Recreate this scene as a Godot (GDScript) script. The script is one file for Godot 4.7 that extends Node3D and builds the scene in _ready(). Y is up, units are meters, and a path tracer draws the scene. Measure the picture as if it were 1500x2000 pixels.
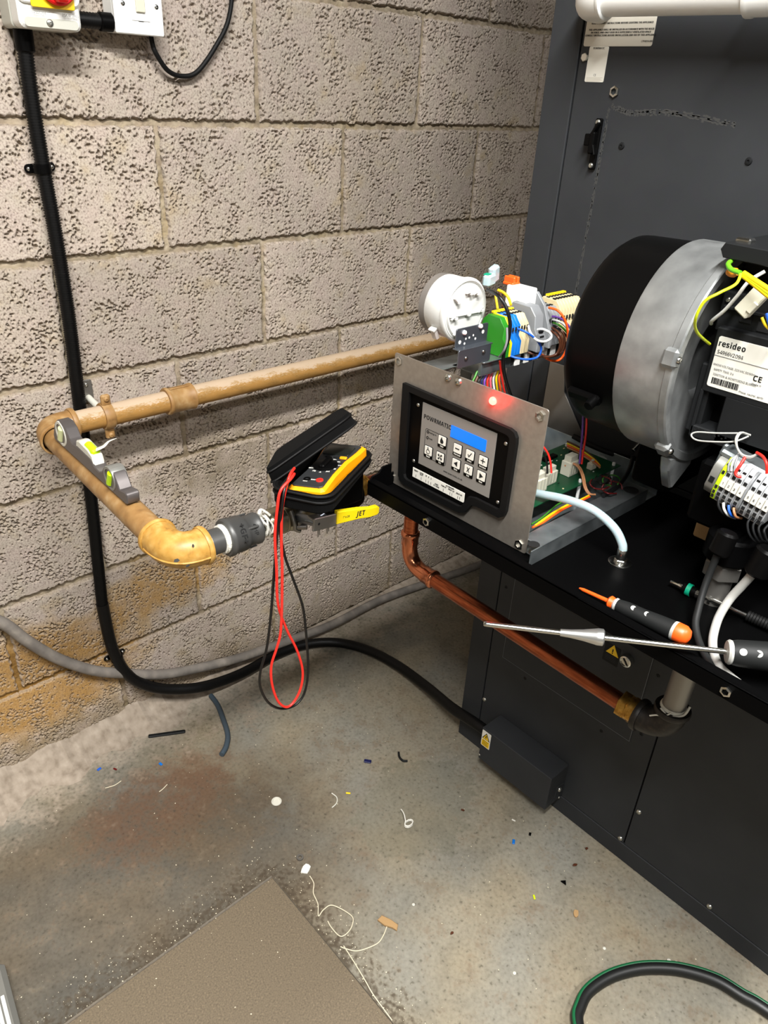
extends Node3D
# A corner of a plant room: block wall, gas pipework and an opened warm-air heater.
# World: wall face z = 0, floor y = 0, heater face x = 0.395 (it faces -x). Metres.

var M := {}            # materials
var org := {}          # world position of a node's own origin
var used := {}
const ORD := ["first", "second", "third", "fourth", "fifth", "sixth", "seventh", "eighth"]

class MB:
	var v := PackedVector3Array()
	var n := PackedVector3Array()
	var uv := PackedVector2Array()
	func t3(a: Vector3, b: Vector3, c: Vector3, na: Vector3, nb: Vector3, nc: Vector3, ua := Vector2.ZERO, ub := Vector2.ZERO, uc := Vector2.ZERO) -> void:
		if (b - a).cross(c - a).dot(na + nb + nc) > 0.0:
			v.append(a); v.append(c); v.append(b)
			n.append(na); n.append(nc); n.append(nb)
			uv.append(ua); uv.append(uc); uv.append(ub)
		else:
			v.append(a); v.append(b); v.append(c)
			n.append(na); n.append(nb); n.append(nc)
			uv.append(ua); uv.append(ub); uv.append(uc)
	func quad(a: Vector3, b: Vector3, c: Vector3, d: Vector3, nn: Vector3) -> void:
		t3(a, b, c, nn, nn, nn, Vector2(0, 1), Vector2(1, 1), Vector2(1, 0))
		t3(a, c, d, nn, nn, nn, Vector2(0, 1), Vector2(1, 0), Vector2(0, 0))
	func box(T: Transform3D, s: Vector3, b := 0.0) -> void:
		var h := s * 0.5
		b = minf(b, minf(h.x, minf(h.y, h.z)) * 0.99)
		var B := T.basis
		for ax in 3:
			var i := (ax + 1) % 3
			var j := (ax + 2) % 3
			for sg: float in [-1.0, 1.0]:
				var q := []
				for k in [[-1, -1], [1, -1], [1, 1], [-1, 1]]:
					var p := Vector3.ZERO
					p[ax] = sg * h[ax]
					p[i] = k[0] * (h[i] - b)
					p[j] = k[1] * (h[j] - b)
					q.append(T * p)
				var nn := Vector3.ZERO
				nn[ax] = sg
				quad(q[0], q[1], q[2], q[3], (B * nn).normalized())
			if b > 0.0:
				for si: float in [-1.0, 1.0]:
					for sj: float in [-1.0, 1.0]:
						var q := []
						for e in [[-1.0, 0], [1.0, 0], [1.0, 1], [-1.0, 1]]:
							var p := Vector3.ZERO
							p[ax] = e[0] * (h[ax] - b)
							p[i] = si * (h[i] if e[1] == 0 else h[i] - b)
							p[j] = sj * (h[j] - b if e[1] == 0 else h[j])
							q.append(T * p)
						var nn := Vector3.ZERO
						nn[i] = si
						nn[j] = sj
						quad(q[0], q[1], q[2], q[3], (B * nn).normalized())
		if b > 0.0:
			for sx: float in [-1.0, 1.0]:
				for sy: float in [-1.0, 1.0]:
					for sz: float in [-1.0, 1.0]:
						var g := Vector3(sx, sy, sz)
						var nn := (B * g).normalized()
						t3(T * Vector3(sx * h.x, sy * (h.y - b), sz * (h.z - b)), T * Vector3(sx * (h.x - b), sy * h.y, sz * (h.z - b)), T * Vector3(sx * (h.x - b), sy * (h.y - b), sz * h.z), nn, nn, nn)
	func bx(c: Vector3, s: Vector3, b := 0.0) -> void:
		box(Transform3D(Basis(), c), s, b)
	func lo_hi(lo: Vector3, hi: Vector3, b := 0.0) -> void:
		box(Transform3D(Basis(), (lo + hi) * 0.5), (hi - lo).abs(), b)
	# profile of Vector2(radius, height) turned round T's local y axis
	func lathe(T: Transform3D, prof: Array, sides := 20, a0 := 0.0, a1 := TAU) -> void:
		var segn := []
		var run := [0.0]
		for k in prof.size() - 1:
			var d: Vector2 = prof[k + 1] - prof[k]
			segn.append(Vector2(d.y, -d.x).normalized())
			run.append(run[k] + d.length())
		for k in prof.size() - 1:
			var p0: Vector2 = prof[k]
			var p1: Vector2 = prof[k + 1]
			var n0: Vector2 = segn[k]
			var n1: Vector2 = segn[k]
			if k > 0 and segn[k].dot(segn[k - 1]) > 0.72:
				n0 = (segn[k] + segn[k - 1]).normalized()
			if k < segn.size() - 1 and segn[k].dot(segn[k + 1]) > 0.72:
				n1 = (segn[k] + segn[k + 1]).normalized()
			for s in sides:
				var f0 := float(s) / sides
				var f1 := float(s + 1) / sides
				var A := a0 + (a1 - a0) * f0
				var Bb := a0 + (a1 - a0) * f1
				var da := Vector3(cos(A), 0, sin(A))
				var db := Vector3(cos(Bb), 0, sin(Bb))
				var q0 := T * (da * p0.x + Vector3(0, p0.y, 0))
				var q1 := T * (db * p0.x + Vector3(0, p0.y, 0))
				var q2 := T * (db * p1.x + Vector3(0, p1.y, 0))
				var q3 := T * (da * p1.x + Vector3(0, p1.y, 0))
				var m0 := (T.basis * (da * n0.x + Vector3(0, n0.y, 0))).normalized()
				var m1 := (T.basis * (db * n0.x + Vector3(0, n0.y, 0))).normalized()
				var m2 := (T.basis * (db * n1.x + Vector3(0, n1.y, 0))).normalized()
				var m3 := (T.basis * (da * n1.x + Vector3(0, n1.y, 0))).normalized()
				if p0.x > 1e-6:
					t3(q0, q1, q2, m0, m1, m2, Vector2(f0, run[k]), Vector2(f1, run[k]), Vector2(f1, run[k + 1]))
				if p1.x > 1e-6:
					t3(q0, q2, q3, m0, m2, m3, Vector2(f0, run[k]), Vector2(f1, run[k + 1]), Vector2(f0, run[k + 1]))
	func rod(a: Vector3, b: Vector3, r: float, sides := 16, bev := 0.0, r2 := -1.0) -> void:
		var L := a.distance_to(b)
		if r2 < 0.0:
			r2 = r
		var e := minf(bev, minf(r, L * 0.45))
		var p := [Vector2(0, 0), Vector2(r - e, 0)]
		if e > 0.0:
			p.append(Vector2(r, e)); p.append(Vector2(r2, L - e))
		else:
			p.append(Vector2(r2, L))
		if e > 0.0:
			p.append(Vector2(r2 - e, L))
		p.append(Vector2(0, L))
		lathe(MB.along(a, b), p, sides)
	static func along(a: Vector3, b: Vector3) -> Transform3D:
		var y := (b - a).normalized()
		var ref := Vector3.UP if absf(y.y) < 0.9 else Vector3.RIGHT
		var x := ref.cross(y).normalized()
		return Transform3D(Basis(x, y, x.cross(y)), a)
	# sweep a circle along points; r is a number or an array
	func tube(pts: Array, r, sides := 10, caps := true, squash := 1.0) -> void:
		var N := pts.size()
		var rings := []
		var norms := []
		var lens := [0.0]
		var tdir: Vector3 = (pts[1] - pts[0]).normalized()
		var ref := Vector3.UP if absf(tdir.y) < 0.9 else Vector3.RIGHT
		var u := ref.cross(tdir).normalized()
		for k in N:
			var t: Vector3
			if k == 0:
				t = (pts[1] - pts[0]).normalized()
			elif k == N - 1:
				t = (pts[k] - pts[k - 1]).normalized()
			else:
				t = ((pts[k + 1] - pts[k]).normalized() + (pts[k] - pts[k - 1]).normalized()).normalized()
			if k > 0:
				lens.append(lens[k - 1] + pts[k].distance_to(pts[k - 1]))
			u = (u - t * u.dot(t)).normalized()
			var w := t.cross(u)
			var rr: float = r[k] if r is Array else r
			var ring := []
			var nr := []
			for s in sides + 1:
				var a := TAU * s / sides
				var d := u * cos(a) + w * sin(a) * squash
				ring.append(pts[k] + d * rr)
				nr.append(d.normalized())
			rings.append(ring)
			norms.append(nr)
		for k in N - 1:
			for s in sides:
				var f0 := float(s) / sides
				var f1 := float(s + 1) / sides
				t3(rings[k][s], rings[k][s + 1], rings[k + 1][s + 1], norms[k][s], norms[k][s + 1], norms[k + 1][s + 1], Vector2(f0, lens[k]), Vector2(f1, lens[k]), Vector2(f1, lens[k + 1]))
				t3(rings[k][s], rings[k + 1][s + 1], rings[k + 1][s], norms[k][s], norms[k + 1][s + 1], norms[k + 1][s], Vector2(f0, lens[k]), Vector2(f1, lens[k + 1]), Vector2(f0, lens[k + 1]))
		if caps:
			var t0: Vector3 = (pts[0] - pts[1]).normalized()
			var t1: Vector3 = (pts[N - 1] - pts[N - 2]).normalized()
			for s in sides:
				t3(pts[0], rings[0][s], rings[0][s + 1], t0, t0, t0)
				t3(pts[N - 1], rings[N - 1][s], rings[N - 1][s + 1], t1, t1, t1)
	# polygon in T's local xy, thick along local z from -d/2 to d/2
	func prism(T: Transform3D, poly: PackedVector2Array, d: float, bev := 0.0) -> void:
		var N := poly.size()
		var area := 0.0
		for k in N:
			area += poly[k].cross(poly[(k + 1) % N])
		var sg := 1.0 if area > 0.0 else -1.0
		var en := []
		for k in N:
			var e := poly[(k + 1) % N] - poly[k]
			en.append(Vector2(e.y, -e.x).normalized() * sg)
		var inn := PackedVector2Array()
		var vn := []
		for k in N:
			var a: Vector2 = en[(k + N - 1) % N]
			var b: Vector2 = en[k]
			var m := (a + b).normalized()
			vn.append(m)
			inn.append(poly[k] - m * (bev / maxf(0.3, m.dot(b))))
		var idx := Geometry2D.triangulate_polygon(inn)
		var zf := T.basis.z.normalized()
		for s: float in [-1.0, 1.0]:
			for k in range(0, idx.size(), 3):
				var p := []
				for q in 3:
					var c := inn[idx[k + q]]
					p.append(T * Vector3(c.x, c.y, s * d * 0.5))
				t3(p[0], p[1], p[2], zf * s, zf * s, zf * s, inn[idx[k]], inn[idx[k + 1]], inn[idx[k + 2]])
		for k in N:
			var k2 := (k + 1) % N
			var na: Vector2 = vn[k] if vn[k].dot(en[k]) > 0.86 else en[k]
			var nb: Vector2 = vn[k2] if vn[k2].dot(en[k]) > 0.86 else en[k]
			var A := (T.basis * Vector3(na.x, na.y, 0)).normalized()
			var Bn := (T.basis * Vector3(nb.x, nb.y, 0)).normalized()
			var z0 := -d * 0.5 + bev
			var z1 := d * 0.5 - bev
			var a0 := T * Vector3(poly[k].x, poly[k].y, z0)
			var b0 := T * Vector3(poly[k2].x, poly[k2].y, z0)
			var a1 := T * Vector3(poly[k].x, poly[k].y, z1)
			var b1 := T * Vector3(poly[k2].x, poly[k2].y, z1)
			t3(a0, b0, b1, A, Bn, Bn)
			t3(a0, b1, a1, A, Bn, A)
			if bev > 0.0:
				for s: float in [-1.0, 1.0]:
					var zz: float = s * (d * 0.5 - bev)
					var o0 := T * Vector3(poly[k].x, poly[k].y, zz)
					var o1 := T * Vector3(poly[k2].x, poly[k2].y, zz)
					var i0 := T * Vector3(inn[k].x, inn[k].y, s * d * 0.5)
					var i1 := T * Vector3(inn[k2].x, inn[k2].y, s * d * 0.5)
					var h := (A + Bn + zf * s * 2.0).normalized()
					t3(o0, o1, i1, h, h, h)
					t3(o0, i1, i0, h, h, h)
	func mesh() -> ArrayMesh:
		var a := []
		a.resize(Mesh.ARRAY_MAX)
		a[Mesh.ARRAY_VERTEX] = v
		a[Mesh.ARRAY_NORMAL] = n
		a[Mesh.ARRAY_TEX_UV] = uv
		var m := ArrayMesh.new()
		m.add_surface_from_arrays(Mesh.PRIMITIVE_TRIANGLES, a)
		return m

func numbered(called: String) -> String:
	if not used.has(called):
		used[called] = 0
		return called
	used[called] += 1
	return "%s_%03d" % [called, used[called]]

func tag(o: Node, label: String, category: String, group := "") -> Node:
	o.set_meta("label", label)
	o.set_meta("category", category)
	if group:
		o.set_meta("group", group)
	return o

func thing(called: String, label: String, category: String, at: Vector3, group := "") -> Node3D:
	var o := Node3D.new()
	o.name = numbered(called)
	add_child(o)
	o.position = at
	org[o] = at
	tag(o, label, category, group)
	return o

# one named mesh; the shape is given in world coordinates
func obj(called: String, mb: MB, m: Material, parent: Node = null) -> MeshInstance3D:
	return inst(called, mb.mesh(), m, parent, Transform3D())

# a mesh in its own coordinates, placed at T (world)
func inst(called: String, mesh: Mesh, m: Material, parent: Node, T: Transform3D) -> MeshInstance3D:
	var o := MeshInstance3D.new()
	o.mesh = mesh
	if m:
		o.material_override = m
	if parent == null:
		o.name = numbered(called)
		add_child(o)
		o.transform = T
		org[o] = T.origin
	else:
		o.name = called
		parent.add_child(o, true)
		var base := parent_frame(parent)
		o.transform = base.affine_inverse() * T
		org[o] = T
	return o

func parent_frame(p: Node) -> Transform3D:
	if org[p] is Transform3D:
		return org[p]
	if p is MeshInstance3D:
		return p.transform
	return Transform3D(Basis(), org[p])

func single(called: String, mb: MB, m: Material, label: String, category: String, group := "") -> MeshInstance3D:
	return tag(obj(called, mb, m), label, category, group)

func structure(called: String, mb: MB, m: Material) -> MeshInstance3D:
	var o := obj(called, mb, m)
	o.set_meta("kind", "structure")
	return o

# frames: facing -x (reads left to right along +z), facing +z, facing up
func fx(p: Vector3) -> Transform3D:
	return Transform3D(Basis(Vector3(0, 0, 1), Vector3(0, 1, 0), Vector3(-1, 0, 0)), p)
func fz(p: Vector3) -> Transform3D:
	return Transform3D(Basis(), p)
func fy(p: Vector3, turn := 0.0) -> Transform3D:
	return Transform3D(Basis(Vector3.UP, turn) * Basis(Vector3(1, 0, 0), Vector3(0, 0, -1), Vector3(0, 1, 0)), p)
# axis along z facing +z for a lathe (local y -> +z)
func lz(p: Vector3) -> Transform3D:
	return Transform3D(Basis(Vector3(1, 0, 0), Vector3(0, 0, 1), Vector3(0, -1, 0)), p)
# local y -> -x (fasteners on the heater face)
func lx(p: Vector3) -> Transform3D:
	return Transform3D(Basis(Vector3(0, 1, 0), Vector3(-1, 0, 0), Vector3(0, 0, 1)), p)
func ly(p: Vector3) -> Transform3D:
	return Transform3D(Basis(), p)

func rrect(w: float, h: float, r: float, steps := 4) -> PackedVector2Array:
	var p := PackedVector2Array()
	for c in [[1, 1, 0.0], [-1, 1, PI / 2], [-1, -1, PI], [1, -1, PI * 1.5]]:
		for k in steps + 1:
			var a: float = c[2] + PI / 2 * k / steps
			p.append(Vector2(c[0] * (w / 2 - r) + cos(a) * r, c[1] * (h / 2 - r) + sin(a) * r))
	return p

func ngon(r: float, k: int, turn := 0.0) -> PackedVector2Array:
	var p := PackedVector2Array()
	for i in k:
		p.append(Vector2(cos(turn + TAU * i / k), sin(turn + TAU * i / k)) * r)
	return p

# Catmull-Rom through points
func curve(pts: Array, per := 8) -> Array:
	var out := []
	for k in pts.size() - 1:
		var p0: Vector3 = pts[maxi(k - 1, 0)]
		var p1: Vector3 = pts[k]
		var p2: Vector3 = pts[k + 1]
		var p3: Vector3 = pts[mini(k + 2, pts.size() - 1)]
		for s in per:
			out.append(p1.cubic_interpolate(p2, p0, p3, float(s) / per))
	out.append(pts[-1])
	return out

func bend(a: Vector3, corner: Vector3, b: Vector3, steps := 8) -> Array:
	var out := []
	for s in steps + 1:
		var f := float(s) / steps
		out.append(a.lerp(corner, f).lerp(corner.lerp(b, f), f))
	return out

func mat(called: String, c: Color, rough := 0.6, metal := 0.0, spec := 0.5) -> StandardMaterial3D:
	var m := StandardMaterial3D.new()
	m.resource_name = called
	m.albedo_color = c
	m.roughness = rough
	m.metallic = metal
	m.metallic_specular = spec
	M[called] = m
	return m

func noise(freq: float, seed_: int, type := FastNoiseLite.TYPE_SIMPLEX_SMOOTH, oct := 4) -> FastNoiseLite:
	var f := FastNoiseLite.new()
	f.noise_type = type
	f.seed = seed_
	f.frequency = freq
	f.fractal_octaves = oct
	if oct <= 1:
		f.fractal_type = FastNoiseLite.FRACTAL_NONE
	return f

func ntex(freq: float, seed_: int, stops: Array, size := 512, type := FastNoiseLite.TYPE_SIMPLEX_SMOOTH, oct := 4) -> NoiseTexture2D:
	var t := NoiseTexture2D.new()
	t.width = size
	t.height = size
	t.seamless = true
	t.normalize = true
	t.noise = noise(freq, seed_, type, oct)
	var g := Gradient.new()
	g.offsets = PackedFloat32Array(stops.map(func(s): return s[0]))
	g.colors = PackedColorArray(stops.map(func(s): return s[1]))
	t.color_ramp = g
	return t

func tri(m: StandardMaterial3D, tex: Texture2D, per_metre: float, world := true) -> StandardMaterial3D:
	m.albedo_texture = tex
	m.uv1_triplanar = true
	m.uv1_world_triplanar = world
	m.uv1_scale = Vector3.ONE * per_metre
	return m

func relief(m: StandardMaterial3D, tex: Texture2D, cm: float) -> void:
	m.heightmap_enabled = true
	m.heightmap_texture = tex
	m.heightmap_scale = cm

func txt(parent: Node, called: String, s: String, T: Transform3D, h: float, m: Material, bold := false, left := false) -> MeshInstance3D:
	var t := TextMesh.new()
	t.text = s
	var f := SystemFont.new()
	f.font_names = PackedStringArray(["Droid Sans"])
	f.font_weight = 700 if bold else 400
	t.font = f
	t.font_size = 32
	t.pixel_size = h / 23.0     # h is the height of a capital
	t.depth = 0.0003
	t.curve_step = 2.0
	t.horizontal_alignment = HORIZONTAL_ALIGNMENT_LEFT if left else HORIZONTAL_ALIGNMENT_CENTER
	t.vertical_alignment = VERTICAL_ALIGNMENT_CENTER
	return inst(called, t, m, parent, T)

func grey(v: float) -> Color:
	return Color(v, v, v)

func _ready() -> void:
	# ---- camera, sky, lights, exposure
	var cam := Camera3D.new()
	cam.name = "camera"
	add_child(cam)
	cam.position = Vector3(-0.7314, 1.4250, 1.4252)
	cam.rotation = Vector3(-0.51335, -0.76353, 0.05432)
	cam.fov = 69.03
	cam.near = 0.02
	cam.current = true
	var we := WorldEnvironment.new()
	we.name = "environment"
	var env := Environment.new()
	env.background_mode = Environment.BG_COLOR
	env.background_color = Color(0.05, 0.05, 0.05)
	env.tonemap_mode = Environment.TONE_MAPPER_LINEAR
	env.tonemap_exposure = 1.04
	env.sdfgi_enabled = true
	env.ssao_enabled = true
	env.ssil_enabled = true
	we.environment = env
	add_child(we)
	materials()
	ceiling_lamp(Vector3(0.58, 2.86, 2.75), 1.4, 9.0, "white ceiling batten lamp in front of the heater")
	ceiling_lamp(Vector3(-0.85, 2.86, 1.65), 1.4, 15.0, "white ceiling batten lamp above the yellow pipe")
	ceiling_lamp(Vector3(-2.6, 2.86, 2.9), 1.4, 3.0, "added white batten lamp for fill at the far end of the room")  # unseen lamp, added as fill light
	room()
	heater()
	heater_fittings()
	cable_box()
	wall_fittings()
	pipework()
	level_and_meter()
	tray()
	control_panel()
	rail_and_switch()
	board_box()
	fan()
	burner_control()
	tools()
	wires()
	floor_litter()

func ceiling_lamp(p: Vector3, length: float, energy: float, label: String) -> void:
	var t := thing("ceiling_light", label, "ceiling light", p, "ceiling lamps")
	var h := MB.new()
	h.bx(p + Vector3(0, -0.02, 0), Vector3(length, 0.08, 0.11), 0.01)
	obj("housing", h, M.white_plastic, t)
	var d := MB.new()
	d.bx(p + Vector3(0, -0.07, 0), Vector3(length - 0.04, 0.02, 0.15), 0.008)
	obj("diffuser", d, M.lamp_glow, t)
	var l := AreaLight3D.new()
	l.name = "lamp_light"
	l.area_size = Vector2(length - 0.04, 0.15)
	l.light_energy = energy
	l.light_color = Color(1.0, 0.995, 0.985)
	l.shadow_enabled = true
	l.set("area_range", 12.0)
	t.add_child(l)
	l.position = Vector3(0, -0.085, 0)
	l.rotation = Vector3(-PI / 2, 0, 0)

func materials() -> void:
	var W := Color.WHITE
	mat("white_plastic", Color(0.90, 0.90, 0.885), 0.35)
	mat("ivory_plastic", Color(0.80, 0.78, 0.70), 0.4)
	mat("lamp_glow", Color(0.9, 0.9, 0.88), 0.5)
	M.lamp_glow.emission_enabled = true
	M.lamp_glow.emission = Color(1.0, 0.995, 0.985)
	M.lamp_glow.emission_energy_multiplier = 2.0
	mat("paint_wall", Color(0.45, 0.44, 0.42), 0.9)
	mat("ceiling_paint", Color(0.45, 0.45, 0.44), 0.95)
	# concrete block: grain, stains by world position
	var b := mat("block", Color(1, 1, 1), 0.95, 0.0, 0.3)
	tri(b, ntex(0.06, 11, [[0.0, Color(0.40, 0.365, 0.34)], [0.26, Color(0.61, 0.56, 0.52)], [0.42, Color(0.71, 0.66, 0.615)], [0.72, Color(0.745, 0.70, 0.65)], [1.0, Color(0.81, 0.775, 0.73)]], 1024, FastNoiseLite.TYPE_SIMPLEX_SMOOTH, 5), 3.1)
	b.detail_enabled = true
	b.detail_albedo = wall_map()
	b.detail_blend_mode = BaseMaterial3D.BLEND_MODE_MUL
	b.detail_uv_layer = BaseMaterial3D.DETAIL_UV_2
	b.uv2_triplanar = true
	b.uv2_world_triplanar = true
	b.uv2_scale = Vector3.ONE / 2.4
	b.uv2_offset = Vector3(0.9 / 2.4, 0, 0)
	var mo := mat("mortar", Color(1, 1, 1), 0.95, 0.0, 0.3)
	tri(mo, ntex(0.02, 5, [[0.0, Color(0.52, 0.47, 0.40)], [0.5, Color(0.64, 0.585, 0.50)], [1.0, Color(0.72, 0.67, 0.59)]], 512), 2.3)
	mo.detail_enabled = true
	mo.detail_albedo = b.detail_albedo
	mo.detail_blend_mode = BaseMaterial3D.BLEND_MODE_MUL
	mo.detail_uv_layer = BaseMaterial3D.DETAIL_UV_2
	mo.uv2_triplanar = true
	mo.uv2_world_triplanar = true
	mo.uv2_scale = Vector3.ONE / 2.4
	mo.uv2_offset = Vector3(0.9 / 2.4, 0, 0)
	relief(mo, ntex(0.03, 6, [[0.0, Color.BLACK], [1.0, W]], 512), 0.35)
	var fl := mat("floor", Color(1, 1, 1), 0.72, 0.0, 0.4)
	tri(fl, floor_map(), 1.0 / 2.4)
	fl.uv1_offset = Vector3(0.9 / 2.4, 0, 0)
	fl.detail_enabled = true
	fl.detail_albedo = ntex(0.045, 21, [[0.0, Color(0.78, 0.77, 0.75)], [0.3, Color(0.93, 0.925, 0.92)], [0.6, Color(0.97, 0.97, 0.965)], [1.0, W]], 1024, FastNoiseLite.TYPE_SIMPLEX_SMOOTH, 6)
	fl.detail_blend_mode = BaseMaterial3D.BLEND_MODE_MUL
	fl.detail_uv_layer = BaseMaterial3D.DETAIL_UV_2
	fl.uv2_triplanar = true
	fl.uv2_world_triplanar = true
	fl.uv2_scale = Vector3.ONE * 2.1
	relief(fl, fl.detail_albedo, 0.03)
	var cv := mat("cover_plate", W, 0.7)
	tri(cv, ntex(0.05, 31, [[0.0, Color(0.29, 0.25, 0.20)], [0.35, Color(0.39, 0.345, 0.275)], [0.75, Color(0.43, 0.38, 0.305)], [1.0, Color(0.56, 0.49, 0.39)]], 1024, FastNoiseLite.TYPE_SIMPLEX_SMOOTH, 6), 4.5)
	relief(cv, cv.albedo_texture, 0.05)
	var fm := mat("fillet_mortar", W, 0.95)
	tri(fm, ntex(0.035, 41, [[0.0, Color(0.42, 0.37, 0.31)], [0.4, Color(0.58, 0.53, 0.47)], [1.0, Color(0.70, 0.65, 0.59)]], 512, FastNoiseLite.TYPE_SIMPLEX_SMOOTH, 5), 2.0)
	relief(fm, fm.albedo_texture, 0.4)
	# heater paint: fine powder coat
	var powder := ntex(0.12, 51, [[0.0, Color.BLACK], [1.0, W]], 512, FastNoiseLite.TYPE_SIMPLEX_SMOOTH, 3)
	var hp := mat("heater_paint", W, 0.58, 0.0, 0.33)
	tri(hp, ntex(0.01, 52, [[0.0, Color(0.178, 0.185, 0.195)], [1.0, Color(0.20, 0.207, 0.216)]], 512), 1.3)
	relief(hp, powder, 0.012)
	hp.heightmap_scale = 0.012
	mat("black_paint", Color(0.018, 0.018, 0.019), 0.45, 0.0, 0.13)
	mat("black_plastic", Color(0.024, 0.023, 0.023), 0.38, 0.0, 0.2)
	mat("black_rubber", Color(0.032, 0.032, 0.032), 0.6, 0.0, 0.35)
	mat("charcoal_plastic", Color(0.10, 0.104, 0.108), 0.5, 0.0, 0.28)
	mat("void_black", Color(0.012, 0.012, 0.012), 0.9)
	mat("black_print", Color(0.04, 0.04, 0.04), 0.8)
	mat("grey_print", Color(0.45, 0.45, 0.44), 0.8)
	mat("label_white", Color(0.88, 0.87, 0.83), 0.5)
	mat("label_grey", Color(0.78, 0.76, 0.71), 0.5)
	var gz := mat("galvanised", W, 0.34, 0.85)
	tri(gz, ntex(0.03, 61, [[0.0, Color(0.52, 0.55, 0.56)], [0.5, Color(0.63, 0.66, 0.67)], [1.0, Color(0.72, 0.75, 0.76)]], 512, FastNoiseLite.TYPE_CELLULAR, 2), 2.0)
	mat("dark_zinc", Color(0.42, 0.44, 0.47), 0.35, 0.8)
	var st := mat("plate_steel", W, 0.38, 0.72)
	tri(st, ntex(0.05, 71, [[0.0, Color(0.60, 0.57, 0.53)], [1.0, Color(0.66, 0.63, 0.59)]], 512), 3.0)
	mat("chrome", Color(0.82, 0.82, 0.80), 0.18, 1.0)
	mat("screw_zinc", Color(0.75, 0.75, 0.72), 0.28, 0.95)
	mat("bare_steel", Color(0.54, 0.53, 0.51), 0.42, 0.8)
	var al := mat("cast_aluminium", W, 0.45, 0.75)
	tri(al, ntex(0.012, 81, [[0.0, Color(0.50, 0.51, 0.51)], [0.5, Color(0.62, 0.63, 0.63)], [1.0, Color(0.74, 0.75, 0.75)]], 512, FastNoiseLite.TYPE_SIMPLEX_SMOOTH, 5), 3.0)
	mat("polished_aluminium", Color(0.80, 0.80, 0.79), 0.3, 0.9)
	var co := mat("copper", W, 0.24, 0.95)
	tri(co, ntex(0.02, 91, [[0.0, Color(0.50, 0.25, 0.16)], [0.5, Color(0.66, 0.36, 0.23)], [1.0, Color(0.74, 0.45, 0.31)]], 512), 4.0)
	co.uv1_scale = Vector3(14, 14, 2)
	mat("copper_bright", Color(0.80, 0.50, 0.36), 0.2, 0.95)
	var br := mat("brass", W, 0.3, 0.9)
	tri(br, ntex(0.03, 92, [[0.0, Color(0.50, 0.35, 0.14)], [0.5, Color(0.74, 0.56, 0.26)], [1.0, Color(0.86, 0.70, 0.38)]], 256), 12.0)
	var ir := mat("black_iron", W, 0.5, 0.35)
	tri(ir, ntex(0.03, 93, [[0.0, Color(0.07, 0.06, 0.05)], [0.6, Color(0.135, 0.12, 0.105)], [1.0, Color(0.23, 0.19, 0.15)]], 256), 12.0)
	mat("grey_iron", Color(0.30, 0.30, 0.295), 0.42, 0.4)
	var yp := mat("ochre_paint", W, 0.5, 0.0, 0.45)
	tri(yp, ntex(0.014, 101, [[0.0, Color(0.41, 0.30, 0.18)], [0.3, Color(0.54, 0.40, 0.23)], [0.6, Color(0.60, 0.46, 0.28)], [1.0, Color(0.71, 0.60, 0.44)]], 512, FastNoiseLite.TYPE_SIMPLEX_SMOOTH, 6), 4.0)
	var yd := mat("ochre_paint_dusty", W, 0.7, 0.0, 0.35)
	yd.albedo_texture = dust_map()
	yd.uv1_scale = Vector3(1, 1.0, 1)
	var ye := mat("ochre_fitting", W, 0.42, 0.0, 0.45)
	tri(ye, ntex(0.02, 102, [[0.0, Color(0.46, 0.33, 0.14)], [0.25, Color(0.65, 0.48, 0.21)], [0.6, Color(0.71, 0.545, 0.27)], [1.0, Color(0.79, 0.66, 0.42)]], 512, FastNoiseLite.TYPE_SIMPLEX_SMOOTH, 6), 5.0)
	var pt := mat("tape_white", Color(0.88, 0.87, 0.83), 0.7)
	relief(pt, ntex(0.06, 111, [[0.0, Color.BLACK], [1.0, W]], 256), 0.1)
	pt.uv1_triplanar = true
	pt.uv1_scale = Vector3.ONE * 20
	mat("nickel", Color(0.66, 0.63, 0.54), 0.3, 0.9)
	mat("yellow_grip", Color(0.86, 0.76, 0.05), 0.4)
	mat("meter_yellow", Color(0.96, 0.62, 0.02), 0.42)
	mat("meter_grey", Color(0.15, 0.155, 0.16), 0.45)
	var fb := mat("black_fabric", Color(0.028, 0.028, 0.028), 0.9, 0.0, 0.2)
	fb.rim_enabled = true
	fb.rim = 0.06
	relief(fb, ntex(0.2, 121, [[0.0, Color.BLACK], [1.0, W]], 256, FastNoiseLite.TYPE_SIMPLEX_SMOOTH, 2), 0.03)
	fb.uv1_triplanar = true
	fb.uv1_scale = Vector3.ONE * 18
	mat("red_lead", Color(0.90, 0.16, 0.12), 0.4)
	mat("red_plastic", Color(0.88, 0.08, 0.08), 0.35)
	mat("black_lead", Color(0.03, 0.03, 0.03), 0.4)
	mat("yellow_plastic", Color(0.93, 0.76, 0.06), 0.4)
	mat("level_grey", Color(0.40, 0.38, 0.375), 0.36, 0.6)
	mat("level_black", Color(0.10, 0.09, 0.09), 0.5)
	mat("vial_green", Color(0.70, 0.86, 0.05), 0.15)
	mat("vial_clear", Color(0.80, 0.82, 0.62), 0.15)
	mat("dusty_white", Color(0.80, 0.79, 0.74), 0.6)
	var gc := mat("grey_cable", W, 0.7)
	tri(gc, ntex(0.02, 131, [[0.0, Color(0.36, 0.34, 0.32)], [0.5, Color(0.47, 0.445, 0.42)], [0.8, Color(0.57, 0.54, 0.50)], [1.0, Color(0.68, 0.64, 0.60)]], 512, FastNoiseLite.TYPE_SIMPLEX_SMOOTH, 6), 1.6)
	var bc := mat("black_conduit", W, 0.45, 0.0, 0.35)
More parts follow.
